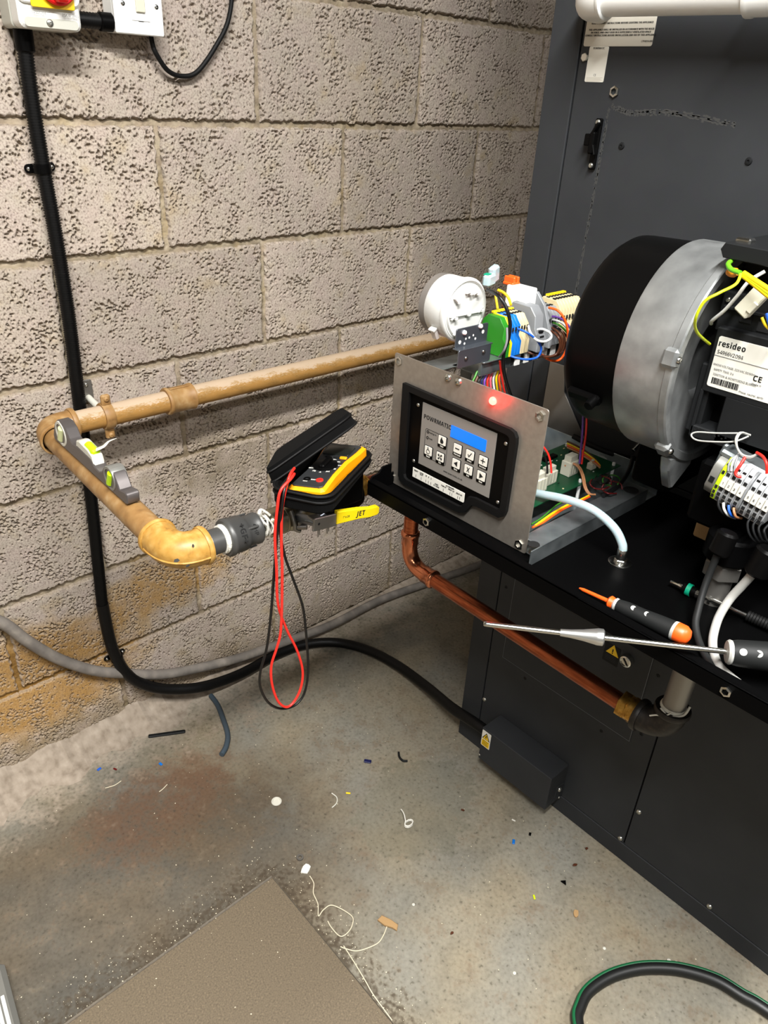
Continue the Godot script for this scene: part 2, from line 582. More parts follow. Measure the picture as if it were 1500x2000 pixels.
	tri(bc, ntex(0.03, 132, [[0.0, Color(0.022, 0.022, 0.023)], [0.78, Color(0.034, 0.034, 0.035)], [1.0, Color(0.13, 0.12, 0.11)]], 512, FastNoiseLite.TYPE_SIMPLEX_SMOOTH, 6), 5.0)
	mat("switch_grey", Color(0.72, 0.72, 0.68), 0.4)
	mat("pcb_green", Color(0.02, 0.26, 0.15), 0.4)
	mat("connector_white", Color(0.85, 0.84, 0.77), 0.4)
	mat("silicone", Color(0.66, 0.74, 0.76), 0.25)
	M.silicone.subsurf_scatter_enabled = true
	M.silicone.subsurf_scatter_strength = 0.3
	mat("terminal_green", Color(0.15, 0.50, 0.11), 0.4)
	mat("terminal_blue", Color(0.06, 0.42, 0.76), 0.4)
	mat("terminal_beige", Color(0.84, 0.77, 0.60), 0.45)
	mat("terminal_grey", Color(0.52, 0.53, 0.54), 0.45)
	mat("terminal_pale", Color(0.66, 0.67, 0.68), 0.45)
	mat("terminal_lime", Color(0.76, 0.90, 0.10), 0.4)
	mat("terminal_yellow", Color(0.95, 0.79, 0.08), 0.4)
	mat("orange_plastic", Color(0.96, 0.36, 0.10), 0.4)
	mat("handle_grey", Color(0.10, 0.105, 0.105), 0.55, 0.0, 0.35)
	mat("handle_light", Color(0.66, 0.66, 0.64), 0.5)
	mat("teal_plastic", Color(0.02, 0.58, 0.44), 0.4)
	mat("switch_white", Color(0.80, 0.80, 0.785), 0.45)
	mat("smoky_clear", Color(0.42, 0.40, 0.38), 0.3)
	mat("meter_screen", Color(0.10, 0.11, 0.10), 0.2)
	mat("panel_grey", Color(0.49, 0.475, 0.455), 0.5)
	var lcd := mat("lcd_screen", Color(0.02, 0.16, 0.6), 0.3)
	lcd.emission_enabled = true
	lcd.emission = Color(0.02, 0.52, 1.0)
	lcd.emission_energy_multiplier = 0.95
	var led := mat("led_red", Color(0.9, 0.1, 0.1), 0.3)
	led.emission_enabled = true
	led.emission = Color(1.0, 0.30, 0.26)
	led.emission_energy_multiplier = 12.0
	mat("hose_black", Color(0.07, 0.075, 0.072), 0.45)
	mat("hose_green", Color(0.02, 0.34, 0.19), 0.45)
	mat("string", Color(0.82, 0.78, 0.68), 0.8)
	mat("blue_grey_sheath", Color(0.24, 0.29, 0.33), 0.55)
	mat("cardboard", Color(0.66, 0.53, 0.36), 0.9)
	mat("dust_on_paint", Color(0.235, 0.235, 0.23), 0.9)
	mat("ladder_grey", Color(0.55, 0.55, 0.53), 0.4, 0.5)

func smooth_bump(x: float, y: float, cx: float, cy: float, rx: float, ry: float) -> float:
	var d := sqrt(pow((x - cx) / rx, 2.0) + pow((y - cy) / ry, 2.0))
	return 1.0 - smoothstep(0.35, 1.0, d)

func wall_map() -> ImageTexture:
	# tone of each block and the rusty damp stain low on the wall
	var N := 512
	var data := PackedByteArray()
	data.resize(N * N * 3)
	var low := noise(2.2, 201, FastNoiseLite.TYPE_SIMPLEX_SMOOTH, 4)
	var mid := noise(14.0, 202, FastNoiseLite.TYPE_SIMPLEX_SMOOTH, 4)
	for j in N:
		var y := (1.0 - (j + 0.5) / N) * 2.4
		var row := floori((y - 0.005) / 0.225)
		for i in N:
			var x := (i + 0.5) / N * 2.4 - 0.9
			var col := floori((x - (0.225 if posmod(row, 2) == 0 else 0.0)) / 0.45)
			var hsh := float(posmod(row * 7919 + col * 104729 + 31, 97)) / 97.0
			var n := low.get_noise_2d(x, y)
			var m := mid.get_noise_2d(x, y)
			var tone := 0.93 + 0.07 * (hsh - 0.5) * 2.0 + 0.05 * n
			var c := Color(tone, tone * (0.995 + 0.02 * m), tone * (0.985 - 0.02 * n))
			# ochre stain with a broken outline
			var s := smooth_bump(x, y, -0.40, 0.23, 0.36, 0.22) + 0.75 * smooth_bump(x, y, -0.06, 0.37, 0.24, 0.12)
			s = clampf(s * 1.25 + m * 0.55 + n * 0.25 - 0.18, 0.0, 1.0)
			c = c.lerp(Color(0.93, 0.74, 0.40) * tone, s * 0.8)
			# grime plus painted pipe shadow behind the meter and a grey-green bottom edge
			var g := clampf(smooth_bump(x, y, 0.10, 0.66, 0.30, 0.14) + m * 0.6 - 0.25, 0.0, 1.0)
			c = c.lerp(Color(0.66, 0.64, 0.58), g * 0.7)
			var e := clampf((0.13 - y + 0.03 * n) * 12.0 + m * 0.8, 0.0, 1.0) * (1.0 if x < 0.1 else 0.5)
			c = c.lerp(Color(0.66, 0.62, 0.52), e * 0.55)
			var k := (j * N + i) * 3
			data[k] = int(clampf(c.r, 0, 1) * 255.0)
			data[k + 1] = int(clampf(c.g, 0, 1) * 255.0)
			data[k + 2] = int(clampf(c.b, 0, 1) * 255.0)
	return ImageTexture.create_from_image(Image.create_from_data(N, N, false, Image.FORMAT_RGB8, data))

func floor_map() -> ImageTexture:
	var N := 1024
	var data := PackedByteArray()
	data.resize(N * N * 3)
	var low := noise(2.6, 211, FastNoiseLite.TYPE_SIMPLEX_SMOOTH, 3)
	var mid := noise(16.0, 212, FastNoiseLite.TYPE_SIMPLEX_SMOOTH, 4)
	var fine := noise(75.0, 214, FastNoiseLite.TYPE_SIMPLEX_SMOOTH, 3)
	var hue := noise(4.0, 213, FastNoiseLite.TYPE_SIMPLEX_SMOOTH, 2)
	for j in N:
		var z := (j + 0.5) / N * 2.4
		for i in N:
			var x := (i + 0.5) / N * 2.4 - 0.9
			var n := low.get_noise_2d(x, z)
			var m := mid.get_noise_2d(x, z)
			var h := hue.get_noise_2d(x, z)
			var g := fine.get_noise_2d(x, z)
			var tone := 1.0 + 0.10 * n + 0.11 * m
			var c := Color(0.550 + 0.022 * h, 0.525, 0.465 - 0.03 * h) * (tone + 0.05 * g)
			# browner towards the wall end of the cover
			var lb := clampf(smooth_bump(x, z, -0.48, 0.48, 0.68, 0.46) * 1.3 + 0.5 * m + 0.2 * n, 0.0, 1.0)
			c = c.lerp(Color(0.36 + 0.02 * h, 0.328, 0.28 - 0.02 * h) * (tone + 0.06 * g), lb * 0.85)
			# rust-brown stain
			var s := clampf(smooth_bump(x, z, -0.29, 0.29, 0.26, 0.18) * 1.1 + m * 0.6 + g * 0.5 + n * 0.3 - 0.25, 0.0, 1.0)
			c = c.lerp(Color(0.39, 0.275, 0.20), s * 0.65)
			var s2 := clampf(smooth_bump(x, z, -0.20, 0.42, 0.24, 0.13) + m * 0.7 + g * 0.5 - 0.25, 0.0, 1.0)
			c = c.lerp(Color(0.36, 0.30, 0.23), s2 * 0.5)
			# damp patch with a darker rim
			var d := sqrt(pow((x - 0.15) / 0.16, 2.0) + pow((z - 0.66) / 0.11, 2.0)) + m * 0.35 + n * 0.35 + g * 0.18
			c = c.lerp(Color(0.43, 0.42, 0.36), clampf(1.0 - absf(d - 0.95) * 12.0, 0.0, 1.0) * 0.3)
			if d < 0.95:
				c = c.lerp(Color(0.44, 0.43, 0.37), 0.3)
			var d2 := sqrt(pow((x + 0.02) / 0.11, 2.0) + pow((z - 0.47) / 0.05, 2.0)) + m * 0.6
			c = c.lerp(Color(0.38, 0.34, 0.28), clampf(1.0 - absf(d2 + g * 0.3 - 0.9) * 9.0, 0.0, 1.0) * 0.35)
			# pale cement dust along the wall
			var w := clampf((0.17 - z + 0.05 * n) * 7.0 + m * 0.9 + g * 0.5, 0.0, 1.0)
			c = c.lerp(Color(0.70, 0.65, 0.59), w * 0.75)
			# dirt packed along the cover edges
			var e := minf(absf(z - 0.592) + (0.0 if x < -0.19 else 9.0), absf(x + 0.20) + (0.0 if z > 0.58 else 9.0))
			c = c.lerp(Color(0.25, 0.21, 0.16), clampf(0.75 - e * 20.0 + m * 0.9 + g * 1.6, 0.0, 1.0) * 0.7)
			# scuffs
			if g < -0.50:
				c = c.lerp(Color(0.22, 0.20, 0.16), clampf((-0.50 - g) * 4.0, 0.0, 0.4))
			var k2 := clampf(m * 2.2 + g * 0.8 - 0.75, 0.0, 1.0)
			c = c.lerp(Color(0.62, 0.60, 0.54), k2 * 0.25)
			var k := (j * N + i) * 3
			data[k] = int(clampf(c.r, 0, 1) * 255.0)
			data[k + 1] = int(clampf(c.g, 0, 1) * 255.0)
			data[k + 2] = int(clampf(c.b, 0, 1) * 255.0)
	return ImageTexture.create_from_image(Image.create_from_data(N, N, false, Image.FORMAT_RGB8, data))

func dust_map() -> ImageTexture:
	# ochre gas paint with cement dust lying in patches on the top of the run (u goes round the pipe, v along it in metres)
	var N := 512
	var data := PackedByteArray()
	data.resize(N * N * 3)
	var a := noise(0.02, 221, FastNoiseLite.TYPE_SIMPLEX_SMOOTH, 5)
	var b := noise(0.09, 222, FastNoiseLite.TYPE_SIMPLEX_SMOOTH, 3)
	for j in N:
		for i in N:
			var around := absf(fposmod(float(i) / N - 0.25 + 0.5, 1.0) - 0.5)   # 0 at the top
			var n := a.get_noise_2d(i * 0.8, j * 1.6)
			var f := b.get_noise_2d(i, j * 2.5)
			var c := Color(0.63, 0.47, 0.25).lerp(Color(0.55, 0.41, 0.21), clampf(n * 1.4 + 0.2, 0, 1))
			var dust := 1.0 if around + n * 0.10 + f * 0.07 < 0.15 else 0.0
			var thin := clampf((0.20 - around) * 9.0 + f * 1.3 + n, 0.0, 1.0)
			c = c.lerp(Color(0.75, 0.69, 0.63), maxf(dust * 0.75, thin * 0.4))
			var k := (j * N + i) * 3
			data[k] = int(c.r * 255.0)
			data[k + 1] = int(c.g * 255.0)
			data[k + 2] = int(c.b * 255.0)
	return ImageTexture.create_from_image(Image.create_from_data(N, N, false, Image.FORMAT_RGB8, data))

# face of a concrete block, 440 x 215 mm, with real pits and ragged arrises; local z is out of the wall
func block_mesh(seed_: int) -> ArrayMesh:
	var nx := 230
	var ny := 112
	var w := 0.441
	var h := 0.216
	var pit := noise(120.0, seed_, FastNoiseLite.TYPE_SIMPLEX_SMOOTH, 3)
	pit.domain_warp_enabled = true
	pit.domain_warp_amplitude = 0.012
	pit.domain_warp_frequency = 40.0
	var patch := noise(12.0, seed_ + 1, FastNoiseLite.TYPE_SIMPLEX_SMOOTH, 3)
	var rag := noise(45.0, seed_ + 2, FastNoiseLite.TYPE_SIMPLEX_SMOOTH, 3)
	var hz := PackedFloat32Array()
	hz.resize((nx + 1) * (ny + 1))
	var vs := PackedVector3Array()
	vs.resize((nx + 1) * (ny + 1))
	for j in ny + 1:
		var y := (float(j) / ny - 0.5) * h
		for i in nx + 1:
			var x := (float(i) / nx - 0.5) * w
			var p := pit.get_noise_2d(x * 0.8 + y * 0.35, y * 1.15 - x * 0.2)
			var q := patch.get_noise_2d(x, y)
			var r := rag.get_noise_2d(x, y)
			var d := 0.0007 * r + 0.0005 * q
			d -= 0.0062 * smoothstep(0.26, 0.46, -p + 0.45 * q - 0.04)
			var e := minf(w * 0.5 - absf(x), h * 0.5 - absf(y)) + 0.0045 * r + 0.002 * q
			d -= 0.0115 * (1.0 - smoothstep(-0.0015, 0.0040, e))
			var k := j * (nx + 1) + i
			hz[k] = d
			vs[k] = Vector3(x, y, d)
	var ns := PackedVector3Array()
	ns.resize(vs.size())
	for j in ny + 1:
		for i in nx + 1:
			var k := j * (nx + 1) + i
			var l := k - 1 if i > 0 else k
			var rr := k + 1 if i < nx else k
			var dn := k - (nx + 1) if j > 0 else k
			var u := k + (nx + 1) if j < ny else k
			ns[k] = Vector3(-(hz[rr] - hz[l]) / (vs[rr].x - vs[l].x), -(hz[u] - hz[dn]) / (vs[u].y - vs[dn].y), 1.0).normalized()
	var ix := PackedInt32Array()
	ix.resize(nx * ny * 6)
	var at := 0
	for j in ny:
		for i in nx:
			var k := j * (nx + 1) + i
			for o in [k, k + nx + 1, k + 1, k + 1, k + nx + 1, k + nx + 2]:
				ix[at] = o
				at += 1
	var a := []
	a.resize(Mesh.ARRAY_MAX)
	a[Mesh.ARRAY_VERTEX] = vs
	a[Mesh.ARRAY_NORMAL] = ns
	a[Mesh.ARRAY_INDEX] = ix
	var m := ArrayMesh.new()
	m.add_surface_from_arrays(Mesh.PRIMITIVE_TRIANGLES, a)
	return m

func room() -> void:
	var f := MB.new()
	f.lo_hi(Vector3(-0.2, -0.12, -0.2), Vector3(3.0, 0, 4.5))
	f.lo_hi(Vector3(-3.5, -0.12, -0.2), Vector3(-0.2, 0, 0.592))
	f.lo_hi(Vector3(-3.5, -0.12, 1.7), Vector3(-0.2, 0, 4.5))
	f.lo_hi(Vector3(-3.5, -0.2, 0.58), Vector3(-0.19, -0.04, 1.71))
	structure("floor", f, M.floor)
	var c := MB.new()
	c.lo_hi(Vector3(-3.5, 2.92, -0.2), Vector3(3.0, 3.04, 4.5))
	structure("ceiling", c, M.ceiling_paint)
	for s in [["wall_left", Vector3(-3.6, -0.1, -0.2), Vector3(-3.5, 3.0, 4.5)], ["wall_right", Vector3(3.0, -0.1, -0.2), Vector3(3.1, 3.0, 4.5)], ["wall_front", Vector3(-3.6, -0.1, 4.5), Vector3(3.1, 3.0, 4.6)]]:
		var w := MB.new()
		w.lo_hi(s[1], s[2])
		structure(s[0], w, M.paint_wall)
	var wb := MB.new()
	wb.lo_hi(Vector3(-3.6, -0.1, -0.25), Vector3(3.1, 3.0, -0.0078))
	var wall := structure("wall_back", wb, M.mortar)
	var variants := []
	for k in 6:
		variants.append(block_mesh(300 + k * 10))
	var rng := RandomNumberGenerator.new()
	rng.seed = 5
	for r in 9:
		var y := 0.005 + 0.225 * r + 0.1125
		for k in range(-4, 5):
			var x := (0.225 if r % 2 == 0 else 0.0) + 0.45 * k + 0.225
			var B := Basis()
			if rng.randf() < 0.5:
				B = Basis(Vector3(-1, 0, 0), Vector3(0, -1, 0), Vector3(0, 0, 1))
			B = B * Basis(Vector3(0, 0, 1), rng.randf_range(-0.004, 0.004))
			inst("block", variants[rng.randi() % 6], M.block, wall, Transform3D(B, Vector3(x, y, 0.0)))
	# rough mortar fillet where the wall meets the floor
	var nf := noise(9.0, 77, FastNoiseLite.TYPE_SIMPLEX_SMOOTH, 4)
	var tr := MB.new()
	var rows := []
	var X0 := -1.3
	var steps := 260
	for i in steps + 1:
		var x := X0 + 2.7 * i / steps
		var hh := lerpf(0.042, 0.010, smoothstep(-0.25, 0.12, x)) * (1.0 + 0.5 * nf.get_noise_2d(x, 0.0))
		var ww := lerpf(0.10, 0.055, smoothstep(-0.3, 0.3, x)) * (1.0 + 0.7 * nf.get_noise_2d(x, 5.0))
		var ring := []
		for k in 9:
			var fz_ := float(k) / 8.0
			var yy := hh * pow(1.0 - fz_, 1.5) + 0.0035 * nf.get_noise_2d(x * 3.0, fz_ * 0.4 + 9.0) * (1.0 - fz_)
			ring.append(Vector3(x, yy - 0.0015, -0.003 + ww * fz_))
		rows.append(ring)
	for i in steps:
		for k in 8:
			var a: Vector3 = rows[i][k]
			var b2: Vector3 = rows[i + 1][k]
			var c2: Vector3 = rows[i + 1][k + 1]
			var d2: Vector3 = rows[i][k + 1]
			var nn := (c2 - a).cross(b2 - d2).normalized()
			if nn.y < 0:
				nn = -nn
			tr.quad(a, b2, c2, d2, nn)
	structure("trim_1", tr, M.fillet_mortar)
	var cp := MB.new()
	cp.lo_hi(Vector3(-1.55, -0.04, 0.5965), Vector3(-0.2012, -0.0008, 1.6985), 0.0004)
	single("floor_cover", cp, M.cover_plate, "rough brown duct cover plate set flush in the concrete floor", "floor cover")

var screw_mesh: ArrayMesh
var socket_mesh: ArrayMesh
var hexnut_mesh: ArrayMesh
var rivet_mesh: ArrayMesh

func hardware() -> void:
	# local y is the outward axis
	var s := MB.new()
	s.lathe(Transform3D(), [Vector2(0.0, 0.0022), Vector2(0.0014, 0.0022), Vector2(0.0014, 0.0042), Vector2(0.0034, 0.0040), Vector2(0.0052, 0.0026), Vector2(0.0057, 0.0)], 14)
	screw_mesh = s.mesh()
	var k := MB.new()
	k.lathe(Transform3D(), [Vector2(0.0, 0.0012), Vector2(0.0021, 0.0012), Vector2(0.0021, 0.0042), Vector2(0.0036, 0.0040), Vector2(0.0058, 0.0022), Vector2(0.0062, 0.0)], 14)
	socket_mesh = k.mesh()
	var h := MB.new()
	for i in 6:
		var a := TAU * i / 6
		var b := TAU * (i + 1) / 6
		var o0 := Vector3(cos(a), 0, sin(a))
		var o1 := Vector3(cos(b), 0, sin(b))
		var nn := (o0 + o1).normalized()
		h.quad(o0 * 0.0078, o1 * 0.0078, o1 * 0.0078 + Vector3(0, 0.004, 0), o0 * 0.0078 + Vector3(0, 0.004, 0), nn)
		h.quad(o0 * 0.0078 + Vector3(0, 0.004, 0), o1 * 0.0078 + Vector3(0, 0.004, 0), o1 * 0.0048 + Vector3(0, 0.0048, 0), o0 * 0.0048 + Vector3(0, 0.0048, 0), Vector3(nn.x * 0.3, 1, nn.z * 0.3).normalized())
		h.quad(o0 * 0.0048 + Vector3(0, 0.0048, 0), o1 * 0.0048 + Vector3(0, 0.0048, 0), o1 * 0.0044 + Vector3(0, 0.0005, 0), o0 * 0.0044 + Vector3(0, 0.0005, 0), -nn)
	hexnut_mesh = h.mesh()
	var r := MB.new()
	r.lathe(Transform3D(), [Vector2(0.0, 0.001), Vector2(0.0016, 0.001), Vector2(0.002, 0.0024), Vector2(0.0045, 0.0018), Vector2(0.0054, 0.0)], 12)
	rivet_mesh = r.mesh()

func heater() -> void:
	hardware()
	var t := thing("heater_cabinet", "tall dark grey floor-standing warm air heater cabinet beside the block wall", "heater", Vector3(0.395, 0, 0.57))
	var b := MB.new()
	b.lo_hi(Vector3(0.400, 0.0, 0.5705), Vector3(1.05, 2.05, 1.8), 0.002)
	obj("body", b, M.black_paint, t)
	var post := MB.new()
	post.lo_hi(Vector3(0.395, 0.049, 0.569), Vector3(0.402, 2.05, 0.6262), 0.0012)
	obj("corner_post", post, M.heater_paint, t)
	var pl := MB.new()
	pl.lo_hi(Vector3(0.3945, 0.0, 0.569), Vector3(0.404, 0.0475, 1.8), 0.0012)
	obj("plinth", pl, M.heater_paint, t)
	var u := MB.new()
	u.lo_hi(Vector3(0.3955, 0.872, 0.6288), Vector3(0.402, 2.05, 1.8), 0.0012)
	obj("upper_panel", u, M.heater_paint, t)
	var lo := MB.new()
	lo.lo_hi(Vector3(0.3955, 0.0487, 0.6288), Vector3(0.402, 0.87, 1.0428), 0.0012)
	obj("lower_panel", lo, M.heater_paint, t)
	var ri := MB.new()
	ri.lo_hi(Vector3(0.3955, 0.0487, 1.0455), Vector3(0.402, 0.87, 1.8), 0.0012)
	obj("side_panel", ri, M.heater_paint, t)
	var hatch := MB.new()
	hatch.lo_hi(Vector3(0.3938, 0.3145, 0.6665), Vector3(0.3958, 0.70, 0.9962), 0.0008)
	var ho := obj("access_hatch", hatch, M.heater_paint, t)
	var he := MB.new()
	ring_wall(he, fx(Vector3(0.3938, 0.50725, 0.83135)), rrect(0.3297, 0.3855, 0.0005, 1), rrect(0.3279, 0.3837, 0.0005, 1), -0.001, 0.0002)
	obj("painted_highlight", he, M.dark_zinc, ho)  # lighter ring paints the highlight along the hatch edge
	for p in [[0.1602, 0.6345], [0.0565, 1.0345], [0.1598, 1.0545], [0.057, 1.2365]]:
		inst("screw", screw_mesh, M.screw_zinc, t, lx(Vector3(0.3956, p[0], p[1])))
	for p in [[0.4966, 0.6455], [0.4984, 1.0127], [0.3482, 1.0138], [0.2931, 0.934], [0.2964, 0.7333]]:
		inst("rivet", rivet_mesh, M.charcoal_plastic, t, lx(Vector3(0.3957, p[0], p[1])).scaled_local(Vector3(0.8, 0.5, 0.8)))
	for p in [[1.3698, 0.7308], [1.3657, 0.931]]:
		inst("rivet", rivet_mesh, M.charcoal_plastic, t, lx(Vector3(0.3957, p[0], p[1])))
	inst("hex_insert", hexnut_mesh, M.chrome, t, lx(Vector3(0.3957, 1.4415, 0.7025)))
	var bolt := MB.new()
	bolt.prism(fx(Vector3(0.3935, 1.4854, 0.6398)), ngon(0.0062, 6, 0.3), 0.005, 0.0008)
	obj("hex_bolt", bolt, M.screw_zinc, t)
	# quarter-turn lock with its slotted chrome face
	var lk := MB.new()
	lk.lathe(lx(Vector3(0.394, 0.498, 0.951)), [Vector2(0.0, 0.012), Vector2(0.0085, 0.012), Vector2(0.0092, 0.0135), Vector2(0.0118, 0.0125), Vector2(0.0128, 0.009), Vector2(0.0128, 0.0)], 24)
	var lock := obj("lock", lk, M.chrome, t)
	var sl := MB.new()
	sl.box(Transform3D(Basis(Vector3(-1, 0, 0), 0.7), Vector3(0.3815, 0.498, 0.951)), Vector3(0.0012, 0.0155, 0.0028))
	obj("slot", sl, M.black_print, lock)
	# door catch
	var ca := MB.new()
	ca.lo_hi(Vector3(0.389, 1.3325, 0.680), Vector3(0.3956, 1.405, 0.692), 0.002)
	ca.lo_hi(Vector3(0.378, 1.355, 0.681), Vector3(0.390, 1.386, 0.690), 0.002)
	ca.lo_hi(Vector3(0.380, 1.366, 0.671), Vector3(0.392, 1.383, 0.682), 0.0015)
	ca.box(Transform3D(Basis(Vector3(1, 0, 0), 0.5), Vector3(0.385, 1.391, 0.687)), Vector3(0.010, 0.018, 0.004), 0.001)
	ca.box(Transform3D(Basis(Vector3(1, 0, 0), -0.35), Vector3(0.383, 1.364, 0.690)), Vector3(0.008, 0.022, 0.003), 0.001)
	var catch := obj("door_catch", ca, M.black_plastic, t)
	for y in [1.3995, 1.3385]:
		inst("screw", screw_mesh, M.screw_zinc, catch, lx(Vector3(0.3892, y, 0.686)).scaled_local(Vector3.ONE * 0.72))
	# notices
	var n1 := MB.new()
	n1.prism(fx(Vector3(0.3951, 1.5262, 0.6915)), rrect(0.1165, 0.053, 0.003), 0.0006)
	var lab := obj("notice", n1, M.label_grey, t)
	lab.set_meta("label", "cream notice printed with black instructions")
	for s in [["READ THE USER'S INSTRUCTIONS BEFORE LIGHTING THE APPLIANCE", 1.5288, 0.00185, true], ["THIS APPLIANCE SHALL BE INSTALLED IN ACCORDANCE WITH THE RULES", 1.5208, 0.00165, true], ["IN FORCE, AND ONLY USED IN A SUFFICIENTLY VENTILATED SPACE", 1.5172, 0.00165, true], ["CONSULT INSTRUCTIONS BEFORE INSTALLATION AND USE OF THIS APPLIANCE", 1.5136, 0.00165, true]]:
		txt(lab, "lettering", s[0], fx(Vector3(0.3947, s[1], 0.694)), s[2], M.black_print, s[3])
	txt(lab, "lettering", "LTP4019-ABE", fx(Vector3(0.3947, 1.5058, 0.741)), 0.0018, M.black_print)
	var n2 := MB.new()
	n2.prism(fx(Vector3(0.3951, 1.4763, 0.6622)), rrect(0.034, 0.0465, 0.002), 0.0006)
	var lab2 := obj("serial_label", n2, M.label_white, t)
	lab2.set_meta("label", "small white serial label")
	txt(lab2, "lettering", "POWRMATIC", fx(Vector3(0.3947, 1.4972, 0.6622)), 0.0026, M.black_print)
	txt(lab2, "lettering", "CE", fx(Vector3(0.3947, 1.4622, 0.6622)), 0.003, M.grey_print)
	for k in 4:
		var ln := MB.new()
		ln.lo_hi(Vector3(0.3946, 1.4585 - k * 0.0015, 0.648), Vector3(0.3949, 1.4592 - k * 0.0015, 0.6765 - 0.003 * (k % 2)))
		obj("print_line", ln, M.label_grey, lab2)
	# faint plate with a yellow warning triangle by the lock
	var n3 := MB.new()
	n3.prism(fx(Vector3(0.3936, 0.487, 0.9155)), rrect(0.034, 0.044, 0.002), 0.0006)
	var lab3 := obj("warning_plate", n3, M.charcoal_plastic, t)
	var tri_ := MB.new()
	tri_.prism(fx(Vector3(0.3931, 0.4965, 0.917)), PackedVector2Array([Vector2(-0.014, -0.009), Vector2(0.014, -0.009), Vector2(0, 0.0145)]), 0.0006)
	var tr := obj("warning_triangle", tri_, M.yellow_plastic, lab3)
	txt(lab3, "lettering", "!", fx(Vector3(0.3927, 0.4950, 0.917)), 0.011, M.black_print, true)
	for k in 4:
		var ln := MB.new()
		ln.lo_hi(Vector3(0.3929, 0.482 - k * 0.0036, 0.903), Vector3(0.3933, 0.4834 - k * 0.0036, 0.927))
		obj("print_line", ln, M.heater_paint, lab3)
	# bright inner sheet left bare where the burner cover was removed
	var sh := MB.new()
	sh.prism(fx(Vector3(0.393, 0, 0)), PackedVector2Array([Vector2(0.667, 0.872), Vector2(0.785, 0.872), Vector2(0.708, 0.965), Vector2(0.700, 1.012), Vector2(0.667, 1.012)]), 0.003, 0.0006)
	obj("inner_sheet", sh, M.bare_steel, t)
	# dust outline of the missing burner cover on the upper panel
	dust_line(t, [Vector3(0, 1.423, 0.700), Vector3(0, 1.415, 0.735), Vector3(0, 1.418, 0.80), Vector3(0, 1.408, 0.90)], 0.004)
	dust_line(t, [Vector3(0, 1.420, 0.697), Vector3(0, 1.36, 0.6965), Vector3(0, 1.29, 0.696), Vector3(0, 1.21, 0.695), Vector3(0, 1.10, 0.694)], 0.0025)

func dust_line(t: Node, pts: Array, w: float) -> void:
	var c := curve(pts, 30)
	var nz := noise(60.0, 401, FastNoiseLite.TYPE_SIMPLEX_SMOOTH, 3)
	var m := MB.new()
	for k in c.size() - 1:
		var p: Vector3 = c[k]
		var q: Vector3 = c[k + 1]
		var d := (q - p).normalized()
		var s := Vector3(0, d.z, -d.y)
		for j in 3:
			var off := (j - 1) * w * 0.6 + w * 0.5 * nz.get_noise_2d(k * 0.02, j * 3.0)
			var ww := w * 0.28 * (1.0 + 1.6 * nz.get_noise_2d(k * 0.035, 20.0 + j))
			if ww < w * 0.2:
				continue
			var a := Vector3(0.3953, p.y, p.z) + s * off
			var b := Vector3(0.3953, q.y, q.z) + s * off
			m.quad(a - s * ww, b - s * ww, b + s * ww, a + s * ww, Vector3(-1, 0, 0))
	var o := obj("dust_mark", m, M.dust_on_paint, t)
	o.set_meta("kind", "stuff")

func heater_fittings() -> void:
	# white plastic pipe crossing in front of the cabinet, elbowed into it
	var t := thing("white_pipe", "white plastic overflow pipe with couplings crossing high in front of the heater", "pipe", Vector3(0.34, 1.552, 0.66))
	var y := 1.5525
	var a := MB.new()
	a.tube([Vector3(0.34, y, 0.69), Vector3(0.34, y - 0.002, 0.91)], 0.0215, 24, false)
	a.tube([Vector3(0.34, y - 0.002, 0.9), Vector3(0.34, y - 0.006, 1.55)], 0.0215, 24, true)
	obj("pipe", a, M.white_plastic, t)
	var e := MB.new()
	e.tube(bend(Vector3(0.34, y, 0.70), Vector3(0.34, y, 0.655), Vector3(0.398, y, 0.655), 10), 0.0245, 24, true)
	e.lathe(lz(Vector3(0.34, y, 0.696)), [Vector2(0.0215, -0.001), Vector2(0.0245, -0.001), Vector2(0.0262, 0.001), Vector2(0.0262, 0.005), Vector2(0.0245, 0.0065), Vector2(0.0215, 0.0065)], 24)
	obj("elbow", e, M.white_plastic, t)
	var c := MB.new()
	c.lathe(lz(Vector3(0.34, y - 0.002, 0.905)), [Vector2(0.0215, 0), Vector2(0.0262, 0), Vector2(0.0262, 0.006), Vector2(0.0248, 0.008), Vector2(0.0248, 0.075), Vector2(0.0215, 0.075)], 24)
	obj("coupling", c, M.white_plastic, t)

